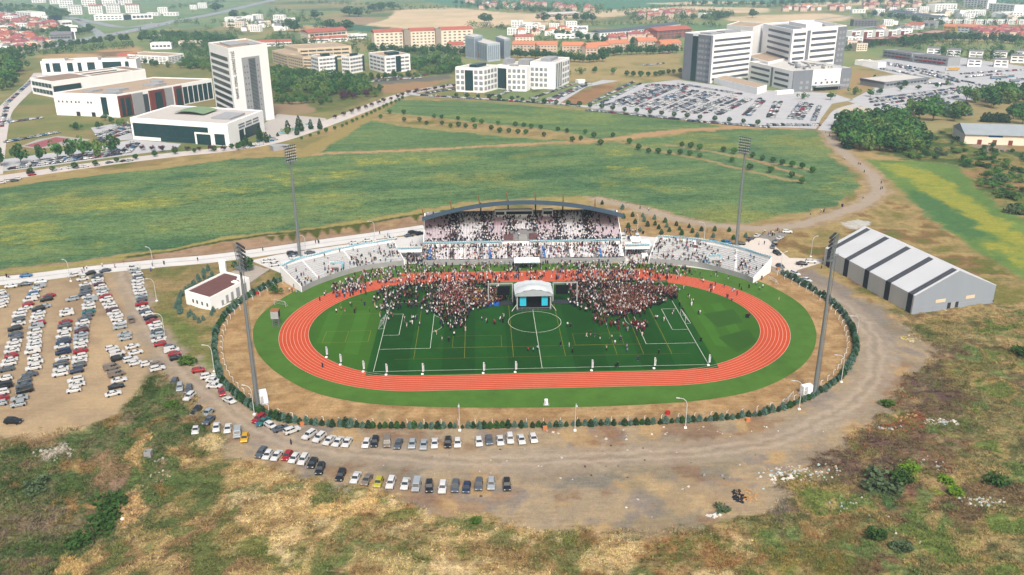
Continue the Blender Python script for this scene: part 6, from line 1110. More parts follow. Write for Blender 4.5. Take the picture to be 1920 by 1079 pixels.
def car_parts(kind):
    lo, ca = SH[kind]; hw, rw = (.9, .64) if kind != 'van' else (.94, .8)
    def ext(b, out, wf, mi=0):
        n = len(out); A = [(x, -wf(z), z) for x, z in out]; B = [(x, wf(z), z) for x, z in out]
        b.add(A+B, [tuple(range(n)), tuple(range(2*n-1, n-1, -1))]+[(i, n+i, n+(i+1) % n, (i+1) % n) for i in range(n)], mi)
    body = MB(); zt = max(z for _, z in lo); ext(body, lo, lambda z: hw-(.09 if z > zt-.2 else .03 if z < .45 else 0)); top = max(z for _, z in ca); zb = min(z for _, z in ca)
    cw = lambda z: hw-.10-(hw-.1-rw)*min(1, (z-zb)/(top-zb)); ext(body, ca, cw)
    for s in (-1, 1): body.box(.75, s*(hw+.06), zb-.02, .22, .16, .14)
    P_ = {'body': (body, None)}
    c = ca; f0, f1, f2, r1, r0 = c[1], c[2], c[3], c[4], c[0]
    def quad(p, q, w0, w1, o): return [(p[0]+o, -w0, p[1]+.02), (p[0]+o, w0, p[1]+.02), (q[0]+o*.6, w1, q[1]+.02), (q[0]+o*.6, -w1, q[1]+.02)]
    lerp = lambda a, b_, u: (a[0]*(1-u)+b_[0]*u, a[1]*(1-u)+b_[1]*u)
    a, b_ = lerp(f0, f1, .08), lerp(f0, f1, .93); P_['windscreen'] = (MB().add(quad(a, b_, cw(a[1])-.05, cw(b_[1])-.04, .03), [(0, 1, 2, 3)]), M_CG)
    a, b_ = lerp(r0, r1, .12), lerp(r0, r1, .9); P_['rear_window'] = (MB().add(quad(a, b_, cw(a[1])-.06, cw(b_[1])-.05, -.03), [(3, 2, 1, 0)]), M_CG)
    zi0, zi1 = zb+.09, top-.12
    for s in (-1, 1):
        b = MB(); xf0, xf1 = f0[0]-.28, f1[0]-.05; xr0, xr1 = r0[0]+.25, r1[0]+.02
        if kind == 'van': xr0, xr1 = -.4, -.4
        mid = (xf1+xr1)/2
        for x0, x1, x2, x3 in ((mid+.05, xf0, xf1, mid+.05), (xr0, mid-.05, mid-.05, xr1)):
            b.add([(x0, s*(cw(zi0)+.015), zi0), (x1, s*(cw(zi0)+.015), zi0), (x2, s*(cw(zi1)+.015), zi1), (x3, s*(cw(zi1)+.015), zi1)], [(0, 1, 2, 3) if s < 0 else (3, 2, 1, 0)])
        P_['side_window%d' % s] = (b, M_CG)
    for x in (-1.35, 1.35):
        for s in (-1, 1): P_['wheel%d%d' % (x > 0, s)] = (MB().tube((x, s*(hw-.2), .33), (x, s*(hw+.02), .33), .33, n=10), M_TYRE)
    for s in (-1, 1):
        P_['headlight%d' % s] = (MB().box(lo[2][0]-.1, s*.62, lo[2][1]+.05, .22, .36, .16), M_LAMP); P_['tail_light%d' % s] = (MB().box(lo[-1][0]+.08, s*.66, lo[-1][1]+.08, .2, .3, .18), M_TAIL)
    return P_
CP = {}; CRAW = {}
for k in SH:
    pr = car_parts(k); CRAW[k] = pr; CP[k] = [(n.rstrip('-01'), b.mesh(n.rstrip('-01'), m_ or PAINT['w'])) for n, (b, m_) in pr.items()]
NCAR = 0
def car(x, y, rz, col, kind, label, group, z=0, sc=1.0):
    global NCAR; NCAR += 1
    t = thing('parked_car' if kind != 'van' else 'parked_van', label, 'car' if kind != 'van' else 'van', (x, y, z), rz, group); t.scale = (sc,)*3
    for n, me in CP[kind]:
        o = bpy.data.objects.new(n, me); C.objects.link(o); o.parent = t
        if n == 'body': o.material_slots[0].link = 'OBJECT'; o.material_slots[0].material = PAINT[col]
    return t
CAR_XY = []
def head(px, py, dx, dy):
    a = P(px, py); b_ = P(px+dx, py+dy); return math.atan2(b_[1]-a[1], b_[0]-a[0])
def near(pts, d, where, group):
    """pts: 'x,y,colour[kind]' separated by spaces; d: default heading on the picture"""
    L = [q.split(',') for q in pts.split()]
    for i, q in enumerate(L):
        px, py = float(q[0]), float(q[1]); c, k = q[2][0], q[2][1:] or None
        dd = d if len(q) < 5 else (float(q[3]), float(q[4]))
        kind = {'v': 'van', 'u': 'suv', 'h': 'hatch', 's': 'sedan'}.get(k) or ('sedan', 'hatch', 'sedan', 'suv')[(i*7+len(L)) % 4]
        x, y, _ = P(px, py, .55); a = head(px, py, *dd)+random.uniform(-.04, .04)
        lab = '%s %s, %s %s' % (CN[c], {'sedan': 'saloon car', 'hatch': 'hatchback', 'suv': 'tall estate car', 'van': 'van'}[kind], ordn(i+1), where)
        car(x, y, a, c, kind, lab, group, gz(x, y)+.02); CAR_XY.append((x, y))
LD = (-28, 5.5); cars = 'cars parked in the dirt car park'
near('1,549,w 5,556,s 4.5,562.5,w 3,568.5,w 1,575,w', LD, 'in the far group at the left edge', cars)
near('73,538,sv 66,545,w 62,551,uh 62,557,w 56,563,wv 52.5,571,r 48.7,578.5,w 38,586,w 36,592.5,wu 35,599.5,g 35,607.5,w 28,617,bu 28.5,626.5,g 31,633,g 27,641.5,w 24.5,650,w 22,658.5,w 21,667.5,r 19,675.5,w 16,683,wu 12,693,g 10,710,w 7,725,bv 1.5,737,w 0,747.5,r 0,757,s', LD, 'from the road in the leftmost column', cars)
near('92,555,r 87,562,b 83,575,s 72,580,bu 72.7,587.5,w 70.7,594,w 68,601,w 74,606.5,r 68,613.5,sv 65.5,624,w 64,632,w 65,638.5,w 64.5,644.5,w 63.8,650.5,w 60.8,660,wv 64.5,671,w 66.7,679.5,w 63,690.5,w 55.6,703,g 46,713.5,g 44.5,723.5,g 46.7,733,bu 37,747,s 34.8,758.5,s', LD, 'from the road in the second column', cars)
near('135.6,561.6,s 124.6,583,w 125,589.5,wv 122.6,604,r 121,611.5,g 121,620,w 118.7,631,wu 120,637.5,g 118.6,643,n 115.7,650,w 118,661,nv 118,673,w 114,683,g 114,692.6,w 112.7,702,wu', LD, 'from the road in the third column', cars)
near('160,534,w 160,540.5,g 160.6,547,g 158.5,552,g 165.4,557,w 170,563.5,sv 165.4,571,w 166.8,577.5,w 166,585,t 164.8,591.5,g 157.8,599,g 155,606.5,w 153,614,s 153,621,mu 152,628,s 151.5,635,s 151.5,642,w 151,650,w 150.5,658.5,r 149.8,669.7,w 149,677,w 149,685,g 143.8,696,nh 142,713.4,w 144.6,721.5,w 138.6,732,w', LD, 'from the road in the fourth column', cars)
near('138,517,wu 155,523.5,w 170,512.4,b 181.4,518,g 196.7,508,gs 182.8,524.5,w 183.5,529,w 186.3,533.5,m 188.4,539.5,w 192.5,545,s 192.5,551,w 198,556,r 199.5,562.4,w 203.7,569.5,w 207.8,575.6,wu 210.6,582,m 214,588,w 218.3,593,w 219,599,w 224.5,606,w 225,614,s 233.6,627,s 236,634.5,s', LD, 'from the road in the column beside the track', cars)
near('250,502.6,wv 253,508.5,s 258,514.5,w 258.6,520.5,g 258.6,526.5,w 258.6,532.5,w 259,538,w 260.7,544,w 263.4,550,w 265.5,556,s 265.5,562.4,g 264.8,570,rs 267.6,578.4,ws 272.5,584.5,g 276,590,w 281.5,596,b 285,603,rs 291,609.5,wu 292.6,615.5,w 295.4,622,g 295.4,629.5,s 297.5,638,w 300,645.5,rh', LD, 'from the road in the row right of the track', 'cars parked right of the dirt track')
near('318.6,651.5,gh 322,657.5,wv 326.8,664,rh 329.8,671.5,bh', (28, -5), 'in the small group at the end of the right row', 'cars parked right of the dirt track')
near('209,653.4,wh 248,650.4,ws 254,661.5,ws 220,663.8,wv 222,672.7,bu 244.5,675,wu 253.4,681.5,wh 275,683,wh 294,683,oh 295,692,wu 209.7,689.7,ov 218.6,702,ov 223,713.4,ws 217.8,725,bs 212,738.6,ws', (27, -6.5), 'in the loose cluster by the track', cars)
near('245.4,600,ov,-8,-24 25,790.5,bu,28,1 49,517,us,28,-3 21,537,ws,28,-3 48,533,gs,28,-3 76.6,528.5,ws,28,-3', (28, -3), 'of the cars standing apart', 'cars standing apart')
near('326.5,718.3,gu,-14,24 337.6,728.6,su,-3,26 354,731,gu,-7,26 355.7,746.7,wu,-20,20 368,770,bu,-16,22 390,776.6,ss,-20,19 392,790.8,gs,-20,19 366.7,803.4,ws,-4,27 406,802.6,ws,-2,27 427.4,804,ws,-6,27 445.5,813,sv,-5,27 459,821.5,yh,-8,27', (-4, 26), 'on the grass left of the track bend', 'cars on the grass at the track bend')
near('372,694.7,rh,27,-4 389.6,706.5,wu,27,-5 400,714.4,ws,27,2 402,724,ws,28,1 416,736.4,rh,8,24 429.8,751.4,ws,25,12 485.7,786,ru,-22,16 493.6,790.8,ts,-24,17 507,798,wh,24,14 526,804,gs,26,-8 547,808,wu,26,-10', (27, 0), 'between the track and the left hedge', 'cars between track and hedge')
near('580,816.5,wu,-22,16 599,821.5,wu,-20,18 617.5,826.5,ws,-19,19 634,829,ws,-16,21 651,830,ws,-15,23 687,832,wh,-9,26 703,829.5,bu,-6,26 726,830,ov,0,26 747,833,gs,-8,26 773,833,sh,-4,26 794.5,834.5,ss,-4,27 815,832,ws,-2,27 840,831,bu,-1,27 858,831,wh,0,27 898,829,wh,2,26 917,826,gh,3,26 938,826.5,ws,4,26 956.5,823.5,wu,5,26 977.5,824.5,ws,6,26 1000,822.5,wh,7,26', (-4, 27), 'from the left in the row below the near hedge', 'cars in the row below the near hedge')
near('490,850,gu,-17,22 502.5,853.5,wh,-17,22 519,855,ws,-17,22 539,855,rh,-16,23 552,860,wh,-16,23 569,863,wu,-14,24 586,869,bh,-13,25 600.5,880,bu,-9,26 639,892,bu,-12,25 667,896.5,ws,-14,25 688,900,os,-14,25 710,906,lh,-11,25 733,906.5,wu,-9,29 760,908,ws,-8,27 781,911.5,sv,-6,27 805,913,bu,-2,26 830,915,wu,-4,27 854,913,gu,-3,27 875,914.5,nh,-5,27 898,909.5,gu,-2,27 921,908.5,su,-1,28 950.5,910,bu,1,28', (-4, 27), 'from the left in the lower row by the dry grass', 'cars in the lower row by the dry grass')
near('500,490,ws 512.5,489.5,ws 515,496.5,ws 547.5,475.5,bu 550,479.5,gs 552.5,483.5,ws 581,474,gs 664,455.5,ws 690,451,ws 736,447.5,ws 767,442,gs 774,436.5,bu 787.5,438.5,bu', (20, -3), 'from the left on the road behind the left terrace', 'cars behind the terraces')
near('1335,453,us 1362,456,uv 1388,457,bs 1406.7,448,gs,24,-9 1419.5,442,ws,20,-11 1476,435,wu 1462,446.7,ws,22,-10 1453,455.6,bu,-4,-14 1449,463,gs,-3,16 1457,475,bu,14,8 1463,499.5,gh,20,10 1503.4,494.5,bs 1520.7,491,wu 1491,513.4,wu,20,9 1512,525,ws,22,10', (26, 1), 'from the left on the plaza by the right terrace', 'cars behind the terraces')
near('1168,444,wv,3,16 1195,445,wv,3,16 1181,447,bs', (3, 14), 'in the vehicles behind the right gate bridge', 'cars behind the terraces')
near('3,343,wu 16,339,wu 27,339,gu 35,335,wh 57,324,bu 60,328,rs 110,317,wh 132,314,ws 151,313,wh 160,312,ws 181,309,wh 205,305,gs 232,302,bs 243,301,ss 463,277,ws 472,274,us 482,272,ws 489,270,ws 500,266,ws 508,264,us 515,262,ss', (26, -4), 'from the left on the campus road', 'cars on the campus road')
# buses at the upper right, yellow truck
def bus(px, py, lab):
    x, y, _ = P(px, py); t = thing('bus', lab, 'bus', (x, y, 0), .2, 'white and blue buses at the right edge'); b = MB().box(0, 0, .4, 11, 2.5, 2.6).build('body', PAINT['w']); b.parent = t
    for nm, q, m_ in (('skirt', MB().box(0, 0, .35, 11.05, 2.54, .9), PAINT['u']), ('side_window', MB().box(0, -1.26, 1.6, 10.4, .06, 1), M_CG), ('windscreen', MB().box(-5.51, 0, 1.5, .06, 2.3, 1.2), M_CG), ('wheel', MB().tube((3.4, -1.3, .5), (3.4, -1.1, .5), .5, n=8), M_TYRE), ('wheel', MB().tube((-3.6, -1.3, .5), (-3.6, -1.1, .5), .5, n=8), M_TYRE)): o = q.build(nm, m_); o.parent = t
for i, (px, py) in enumerate(((1866, 148), (1880, 147), (1892, 145), (1902, 154), (1915, 151))): bus(px, py, 'white and blue bus, %s from the left at the right edge above the wood' % ORD[i])
x, y, _ = P(1787, 133); t = thing('truck', 'orange yellow truck on the shopping street', 'truck', (x, y, 0)); MB().box(x, y, .9, 12, 2.5, 2.2).build('cargo_box', PAINT['y'], t); MB().box(x-7.4, y, .5, 2.2, 2.4, 2.3).build('cab', PAINT['w'], t); MB().tube((x-6.8, y-1.2, .5), (x-6.8, y-1, .5), .5, n=8).build('wheel', M_TYRE, t); MB().tube((x+4, y-1.2, .5), (x+4, y-1, .5), .5, n=8).build('wheel', M_TYRE, t)
# far car parks
FAR = []   # x, y, rz, colour, kind
def lot(a, b_, n, hd, gap=0.0):
    A = P(*a); B = P(*b_); h = head(a[0], a[1], *hd)
    for i in range(n):
        if random.random() < gap: continue
        u = (i+.5)/n; FAR.append((A[0]*(1-u)+B[0]*u+random.uniform(-.3, .3), A[1]*(1-u)+B[1]*u+random.uniform(-.3, .3), h+random.choice((0, math.pi))+random.uniform(-.05, .05), random.choice('wwwwwwwwsssssggggbbbnnrmu'), random.choice(('sedan', 'sedan', 'hatch', 'suv'))))
HX = (14, -1)
for a, b_, n in (((1105, 196), (1189, 154), 34), ((1137, 199), (1213, 168), 30), ((1144, 200), (1222, 169), 30), ((1176, 199), (1258, 164), 32), ((1183, 201), (1266, 165), 32), ((1192, 205), (1283, 169), 30), ((1213, 207), (1300, 171), 30), ((1222, 208), (1308, 172), 30), ((1255, 211), (1332, 175), 24), ((1263, 211), (1340, 176), 24), ((1295, 213), (1370, 180), 24), ((1303, 214), (1378, 181), 24), ((1338, 216), (1400, 186), 18), ((1346, 217), (1408, 187), 18), ((1395, 218), (1425, 186), 12), ((1402, 219), (1432, 190), 12), ((1440, 222), (1455, 192), 12), ((1448, 223), (1463, 192), 14), ((1480, 224), (1502, 193), 16), ((1490, 225), (1512, 194), 16), ((1525, 228), (1536, 200), 14)):
    lot(a, b_, n, HX, .08)
for a, b_, n in (((1100, 208), (1290, 227), 50), ((1290, 228), (1440, 240), 40), ((1440, 236), (1535, 236), 26), ((1270, 158), (1390, 178), 26), ((1210, 163), (1290, 168), 20), ((1215, 160), (1290, 164), 18)): lot(a, b_, n, (14, 3), .15)
lot((790, 180), (1090, 199), 66, (14, 1), .25); lot((775, 174), (845, 160), 26, (12, -4), .1); lot((800, 176), (850, 168), 16, (14, 1)); lot((870, 176), (1010, 186), 24, (12, -3), .4)
for a, b_, n in (((1022, 190), (1100, 157), 30), ((1030, 192), (1106, 158), 28), ((996, 186), (1080, 157), 30), ((930, 182), (965, 168), 10)): lot(a, b_, n, HX, .1)
for a, b_, n in (((1630, 188), (1800, 166), 44), ((1632, 193), (1800, 171), 44), ((1640, 199), (1790, 176), 38), ((1665, 203), (1800, 182), 34), ((1690, 208), (1770, 190), 18), ((1700, 156), (1790, 160), 20)): lot(a, b_, n, (10, 4), .12)
for a, b_, n in (((1620, 112), (1700, 130), 26), ((1660, 118), (1780, 140), 34), ((1680, 124), (1790, 148), 34), ((1700, 132), (1800, 156), 34), ((1740, 140), (1830, 158), 28), ((1800, 140), (1920, 132), 34), ((1810, 146), (1880, 140), 18), ((1830, 160), (1890, 168), 14), ((1650, 130), (1720, 142), 24)): lot(a, b_, n, (10, 4), .2)
for a, b_, n in (((20, 318), (228, 290), 46), ((40, 312), (225, 286), 44), ((60, 306), (222, 282), 40), ((185, 262), (248, 238), 24), ((178, 256), (244, 234), 24), ((190, 266), (250, 246), 22), ((225, 290), (252, 268), 10), ((240, 288), (258, 270), 8), ((12, 268), (110, 250), 26), ((10, 232), (80, 222), 14), ((2, 240), (14, 200), 16), ((8, 200), (66, 146), 34), ((12, 232), (20, 226), 3), ((880, 600), (880, 600), 0), ((640, 152), (800, 142), 50), ((660, 157), (790, 147), 40), ((1205, 124), (1245, 120), 12), ((350, 24), (560, 0), 12), ((60, 26), (290, 44), 22), ((100, 88), (330, 42), 24)): lot(a, b_, n, (12, -2), .15)
for a, b_, n in (((1118, 199), (1200, 158), 30), ((1160, 200), (1240, 166), 28), ((1205, 205), (1292, 170), 28), ((1240, 209), (1322, 174), 26), ((1280, 212), (1350, 178), 22), ((1320, 214), (1388, 184), 18), ((1500, 226), (1522, 196), 12)): lot(a, b_, n, HX, .35)
FAR.sort(key=lambda c: (c[0]-CX)**2+(c[1]-CY)**2)
PICK = max(0, 296-NCAR)
def zone(x, y):
    px, py = J(x, y, 0)
    return 'in the campus car park at left' if px < 400 else 'by the central faculty' if px < 1100 else 'in the hospital car park' if px < 1560 else 'in the shopping car park'
pk = sorted(FAR[:PICK]); cn = {}
for x, y, a, c, k in pk:
    lb = (CN[c], {'sedan': 'saloon car', 'hatch': 'hatchback', 'suv': 'tall estate car'}[k], zone(x, y)); cn[lb] = cn.get(lb, 0)+1
    car(x, y, a, c, k, '%s %s, %s from left %s' % (lb[0], lb[1], ordn(cn[lb]), lb[2]), 'cars in the distant car parks', .06)
def merged(name, items, mats, cidx_of):
    """items: list of (proto index, x,y,z,rz,scale,colour list) ; protos: list of (verts, polys, mat idx) -> one mesh"""
    V = []; Ls = []; LS = []; MI = []; vo = 0; lo = 0
    for p, x, y, z, rz, s, cols in items:
        pv, pl, pls, pm = p; c, n = math.cos(rz)*s, math.sin(rz)*s
        V.append(np.stack([pv[:, 0]*c-pv[:, 1]*n+x, pv[:, 0]*n+pv[:, 1]*c+y, pv[:, 2]*s+z], 1)); Ls.append(pl+vo); LS.append(pls+lo); MI.append(np.asarray(cols, dtype=np.int32)[pm]); vo += len(pv); lo += len(pl)
    V = np.concatenate(V); Ls = np.concatenate(Ls); LS = np.concatenate(LS); MI = np.concatenate(MI); me = bpy.data.meshes.new(name)
    me.vertices.add(len(V)); me.vertices.foreach_set('co', V.ravel().astype(np.float32)); me.loops.add(len(Ls)); me.loops.foreach_set('vertex_index', Ls.astype(np.int32)); me.polygons.add(len(LS)); me.polygons.foreach_set('loop_start', LS.astype(np.int32))
    for m_ in mats: me.materials.append(m_)
    me.polygons.foreach_set('material_index', MI.astype(np.int32)); me.update(calc_edges=True); o = bpy.data.objects.new(name, me); C.objects.link(o); o['kind'] = 'stuff'; return o
def flat(parts):     # [(MB, region)] -> arrays
    V = []; L = []; S = []; Mi = []; vo = 0; lo = 0
    for b, r in parts:
        V += b.v
        for f in b.f: L += [i+vo for i in f]; S.append(lo); lo += len(f); Mi.append(r)
        vo += len(b.v)
    return np.array(V, float), np.array(L), np.array(S), np.array(Mi)
reg = {'body': 0, 'windscreen': 1, 'rear_window': 1, 'side_window': 1, 'wheel': 2}
CF = {k: flat([(b, reg[n.rstrip('-01')]) for n, (b, _) in CRAW[k].items() if n.rstrip('-01') in reg]) for k in CRAW}
keys = list(PAINT); mats_ = [PAINT[k] for k in keys]+[M_CG, M_TYRE]; nk = len(keys)
it = [(CF[k], x, y, .06, a, 1.0, (keys.index(c), nk, nk+1)) for x, y, a, c, k in FAR[PICK:]]
if it: tag(merged('distant_cars', it, mats_, None), 'hundreds of small parked cars filling the distant hospital and campus car parks', 'cars')

# far hedgerow and garden trees, too many and too small to tell apart
TF = [arr2 for arr2 in [(lambda me: (lambda v, l, s_: (me.vertices.foreach_get('co', v), me.loops.foreach_get('vertex_index', l), me.polygons.foreach_get('loop_start', s_), (v.reshape(-1, 3), l, s_, np.zeros(len(s_), int)))[-1])(np.zeros(len(me.vertices)*3), np.zeros(len(me.loops), np.int32), np.zeros(len(me.polygons), np.int32)))(crown_mesh('round', 200+i, 90)) for i in range(3)]]
it = []
def far_trees(poly, n, s, gap=4, line=None):
    pts = [(x, y) for x, y in (along(line, n) if line else scatter(poly, n, gap))]
    for x, y in pts:
        j = 5 if line else 0; z = random.uniform(.7, 1.3)*s; it.append((random.choice(TF), x+random.uniform(-j, j), y+random.uniform(-j, j), .1*z, random.uniform(0, 6), z, (random.choice((0, 0, 1)),)))
far_trees([(0, 30), (110, 44), (120, 62), (0, 100)], 110, 7, 6); far_trees([(0, 20), (60, 22), (130, 30), (120, 40), (0, 30)], 90, 10, 8); far_trees([(260, 66), (440, 70), (440, 92), (300, 92)], 150, 7, 5); far_trees([(345, 92), (395, 90), (400, 130), (350, 132)], 70, 6, 5)
far_trees([(500, 64), (700, 72), (700, 100), (600, 98), (500, 92)], 90, 6, 6); far_trees([(700, 96), (880, 98), (860, 140), (780, 140)], 110, 5.5, 5); far_trees([(960, 70), (1280, 62), (1280, 98), (960, 108)], 110, 5.5, 6); far_trees([(1600, 20), (1920, 30), (1920, 60), (1650, 70)], 110, 6, 7); far_trees([(1640, 84), (1920, 76), (1920, 122), (1800, 112)], 110, 5.5, 5)
far_trees([(300, 46), (560, 20), (640, 60), (440, 66)], 60, 8, 12); far_trees([(1290, 26), (1380, 28), (1340, 42)], 60, 8, 8); far_trees([(860, 2), (1130, 16), (1120, 28), (960, 24)], 120, 9, 9); far_trees([(1170, 28), (1300, 24), (1310, 40), (1180, 42)], 60, 8, 8); far_trees([(1640, 0), (1920, 4), (1920, 24), (1640, 24)], 90, 9, 10)
for L, n in (([(640, 22), (870, 16), (960, 10)], 40), ([(600, 40), (500, 46), (440, 50)], 30), ([(1100, 28), (1300, 12), (1440, 14), (1600, 8)], 60), ([(1040, 50), (1250, 46), (1350, 52)], 30), ([(300, 20), (420, 4)], 24), ([(560, 6), (760, 14)], 26), ([(0, 112), (120, 98), (250, 90)], 40), ([(1130, 0), (1500, 3), (1900, 2)], 60), ([(880, 50), (960, 58)], 14)): far_trees(None, n, 7, line=L)
tag(merged('distant_trees', it, [M_LF[0], M_LF[2]], None), 'dark trees, hedgerows and gardens scattered over the distant land', 'trees')
# ================================================================ people
def person_mesh(pose):
    """one continuous skinned body; joints as connected edges with a radius at each"""
    J_ = {'stand': dict(hip=.92, ka=(.10, .02), kb=(-.10, .02), aa=(.12, 0), ab=(-.12, 0), ha=(.27, .02, .82), hb=(-.27, .02, .82), ea=(.25, .0, 1.12), eb=(-.25, .0, 1.12)),
          'walk': dict(hip=.90, ka=(.10, .18), kb=(-.10, -.05), aa=(.11, .30), ab=(-.11, -.34), ha=(.25, -.2, .88), hb=(-.25, .24, .92), ea=(.24, -.12, 1.13), eb=(-.24, .1, 1.13)),
          'wave': dict(hip=.92, ka=(.12, .02), kb=(-.12, .02), aa=(.16, 0), ab=(-.16, 0), ha=(.36, .1, 1.92), hb=(-.33, .12, 1.9), ea=(.34, .04, 1.62), eb=(-.34, .04, 1.6)),
          'sit': dict(hip=.47, ka=(.14, .42), kb=(-.14, .42), aa=(.14, .44), ab=(-.14, .44), ha=(.16, .34, .56), hb=(-.16, .34, .56), ea=(.26, .1, .72), eb=(-.26, .1, .72))}[pose]
    h = J_['hip']; kz = .47 if pose != 'sit' else .46; sh = h+.50; az = .06
    V = [((0, 0, h), .15), ((0, 0, h+.22), .125), ((0, 0, sh-.06), .16), ((0, .0, sh+.08), .06), ((0, .015, sh+.2), .10), ((0, .01, sh+.3), .085),
         ((.19, 0, sh-.02), .065), (J_['ea'], .048), (J_['ha'], .035), ((-.19, 0, sh-.02), .065), (J_['eb'], .048), (J_['hb'], .035),
         ((.1, 0, h-.06), .10), ((J_['ka'][0], J_['ka'][1], kz), .065), ((J_['aa'][0], J_['aa'][1], az), .045), ((J_['aa'][0], J_['aa'][1]+.14, .04), .04),
         ((-.1, 0, h-.06), .10), ((J_['kb'][0], J_['kb'][1], kz), .065), ((J_['ab'][0], J_['ab'][1], az), .045), ((J_['ab'][0], J_['ab'][1]+.14, .04), .04)]
    Ee = [(0, 1), (1, 2), (2, 3), (3, 4), (4, 5), (2, 6), (6, 7), (7, 8), (2, 9), (9, 10), (10, 11), (0, 12), (12, 13), (13, 14), (14, 15), (0, 16), (16, 17), (17, 18), (18, 19)]
    me = bpy.data.meshes.new('p'); me.from_pydata([v for v, _ in V], Ee, []); o = bpy.data.objects.new('p', me); C.objects.link(o)
    m_ = o.modifiers.new('s', 'SKIN'); m_.use_smooth_shade = True
    for i, (_, r) in enumerate(V): me.skin_vertices[0].data[i].radius = (r, r*.8 if i < 3 else r)
    me.skin_vertices[0].data[0].use_root = True
    dg = bpy.context.evaluated_depsgraph_get(); out = bpy.data.meshes.new_from_object(o.evaluated_get(dg)); bpy.data.objects.remove(o); return out, h, sh
POSES = {}
for pose in ('stand', 'walk', 'wave', 'sit'):
    me, h, sh = person_mesh(pose); mi = []
    for p in me.polygons:
        c = p.center; arm = abs(c.x) > .2 and c.z > .6 if pose != 'sit' else abs(c.x) > .21
        handz = {'stand': c.z < .93 and abs(c.x) > .2, 'walk': c.z < .97 and abs(c.x) > .2, 'wave': c.z > 1.66 and abs(c.x) > .2, 'sit': abs(c.x) > .1 and .5 < c.z < .62 and c.y > .25 and False}[pose]
        if c.z > sh+.19 and abs(c.x) < .2: mi.append(3 if (c.z > sh+.29 or c.y < 0) else 0)
        elif c.z > sh+.06 and abs(c.x) < .2 or handz: mi.append(0)
        elif c.z > h+.02 or arm: mi.append(1)
        elif c.z < .1: mi.append(3)
        else: mi.append(2)
    POSES[pose] = (me, mi)
SK = mat('skin', 'a87c62', .7, .05); CL = {}
def cl(n, h): CL[n] = mat('cloth_'+n, h, .9, .08, 8); return CL[n]
for n, h in (('white', 'f0f0f2'), ('black', '1b1b1e'), ('navy', '26304c'), ('maroon', '6e1428'), ('red', 'a8242e'), ('blue', '4f7ab8'), ('grey', '8b8e94'), ('pink', 'c88f9c'), ('beige', 'd8c4a4'), ('orange', 'a85c34'), ('green', '3f6a4c'), ('denim', '44587a'), ('yellow', 'd0ac40'), ('hair', '2b211c'), ('brown', '3a2a20'), ('pale blue', 'a9c8dc')): cl(n, h)
def gown_parts():     # academic gown or long dress: an open flared cloth tube with sleeves
    b = MB(); n = 10; rr = [(.30, .32), (.26, .62), (.2, .95), (.19, 1.2), (.21, 1.40), (.09, 1.49)]; V = []; F = []
    for r, z in rr: V += [(r*math.cos(2*math.pi*i/n)*1.05, r*math.sin(2*math.pi*i/n)*.8, z) for i in range(n)]
    for k in range(len(rr)-1): F += [(k*n+i, k*n+(i+1) % n, (k+1)*n+(i+1) % n, (k+1)*n+i) for i in range(n)]
    b.add(V, F)
    for s in (-1, 1): b.tube((s*.18, 0, 1.4), (s*.27, 0, 1.0), .08, .12, 6)
    return b
GOWN = gown_parts(); GM = {}
PPL = []     # x, y, z, rz, pose, gown?, top, bottom, hair, zone
def pal(kind):
    r = random.random
    T = {'mix': (['white']*5+['black']*5+['navy']*2+['grey', 'pink', 'red', 'beige', 'blue', 'pale blue'], ['black', 'black', 'denim', 'navy', 'beige', 'grey', 'white']),
         'grad': (['black']*13+['white']*4+['navy']*4+['pink', 'pale blue', 'red', 'grey'], ['black', 'black', 'navy', 'denim']), 'maroon': (['maroon']*8+['white']*3+['black']*9+['navy']*2+['red'], ['black', 'black', 'maroon', 'denim']),
         'yellow': (['black']*6+['maroon']*3+['yellow']*2+['white']*3+['navy']*2, ['black', 'black', 'navy']), 'red': (['pink']*2+['red']*2+['maroon']*3+['black']*3+['white']*3, ['black', 'denim', 'beige']), 'navy': (['navy']*5+['white']*4+['black']*6+['pale blue'], ['black', 'navy', 'denim'])}[kind]
    return random.choice(T[0]), random.choice(T[1])
def add(x, y, z, kind, zn, sit=0., gown=.0, rz=None):
    t, b_ = pal(kind); g = t in ('black', 'maroon', 'navy') and random.random() < gown; pose = 'sit' if random.random() < sit else random.choice(('stand', 'stand', 'walk', 'wave') if sit == 0 else ('stand',))
    PPL.append((x, y, z, random.uniform(0, 6.28) if rz is None else rz+random.uniform(-.3, .3), pose, g, t, b_, random.choice(('hair', 'hair', 'hair', 'brown', 'black')), zn))
def crowd(poly, n, kind, zn, gown=.6, gap=.55, z=.12):
    w = PP(poly); x0, x1 = min(p[0] for p in w), max(p[0] for p in w); y0, y1 = min(p[1] for p in w), max(p[1] for p in w); grid = {}; k = 0; c_ = 0
    while c_ < n and k < n*60:
        k += 1; x, y = random.uniform(x0, x1), random.uniform(y0, y1)
        if not inpoly(x, y, w): continue
        if vn(np.array([x/4.5]), np.array([y/4.5]), 5)[0] < random.uniform(.0, .62): continue
        q = (int(x/gap), int(y/gap))
        if q in grid: continue
        if abs(x-SX) < 7.5 and SY-1.6 < y < SY+10.5: continue
        grid[q] = 1; c_ += 1; add(x, y, z, kind, zn, 0, gown)
ZL, ZR = 'in the crowd on the left half of the pitch', 'in the crowd on the right half of the pitch'
crowd([(700, 560), (720, 541), (780, 532), (850, 528), (940, 530), (935, 545), (955, 560), (935, 572), (905, 583), (870, 590), (820, 592), (770, 580), (715, 586)], 820, 'grad', ZL)
crowd([(820, 545), (832, 533), (865, 533), (872, 545), (860, 575), (840, 578), (826, 572)], 230, 'red', ZL, 0); crowd([(865, 545), (950, 548), (945, 568), (900, 580), (870, 575)], 330, 'yellow', ZL)
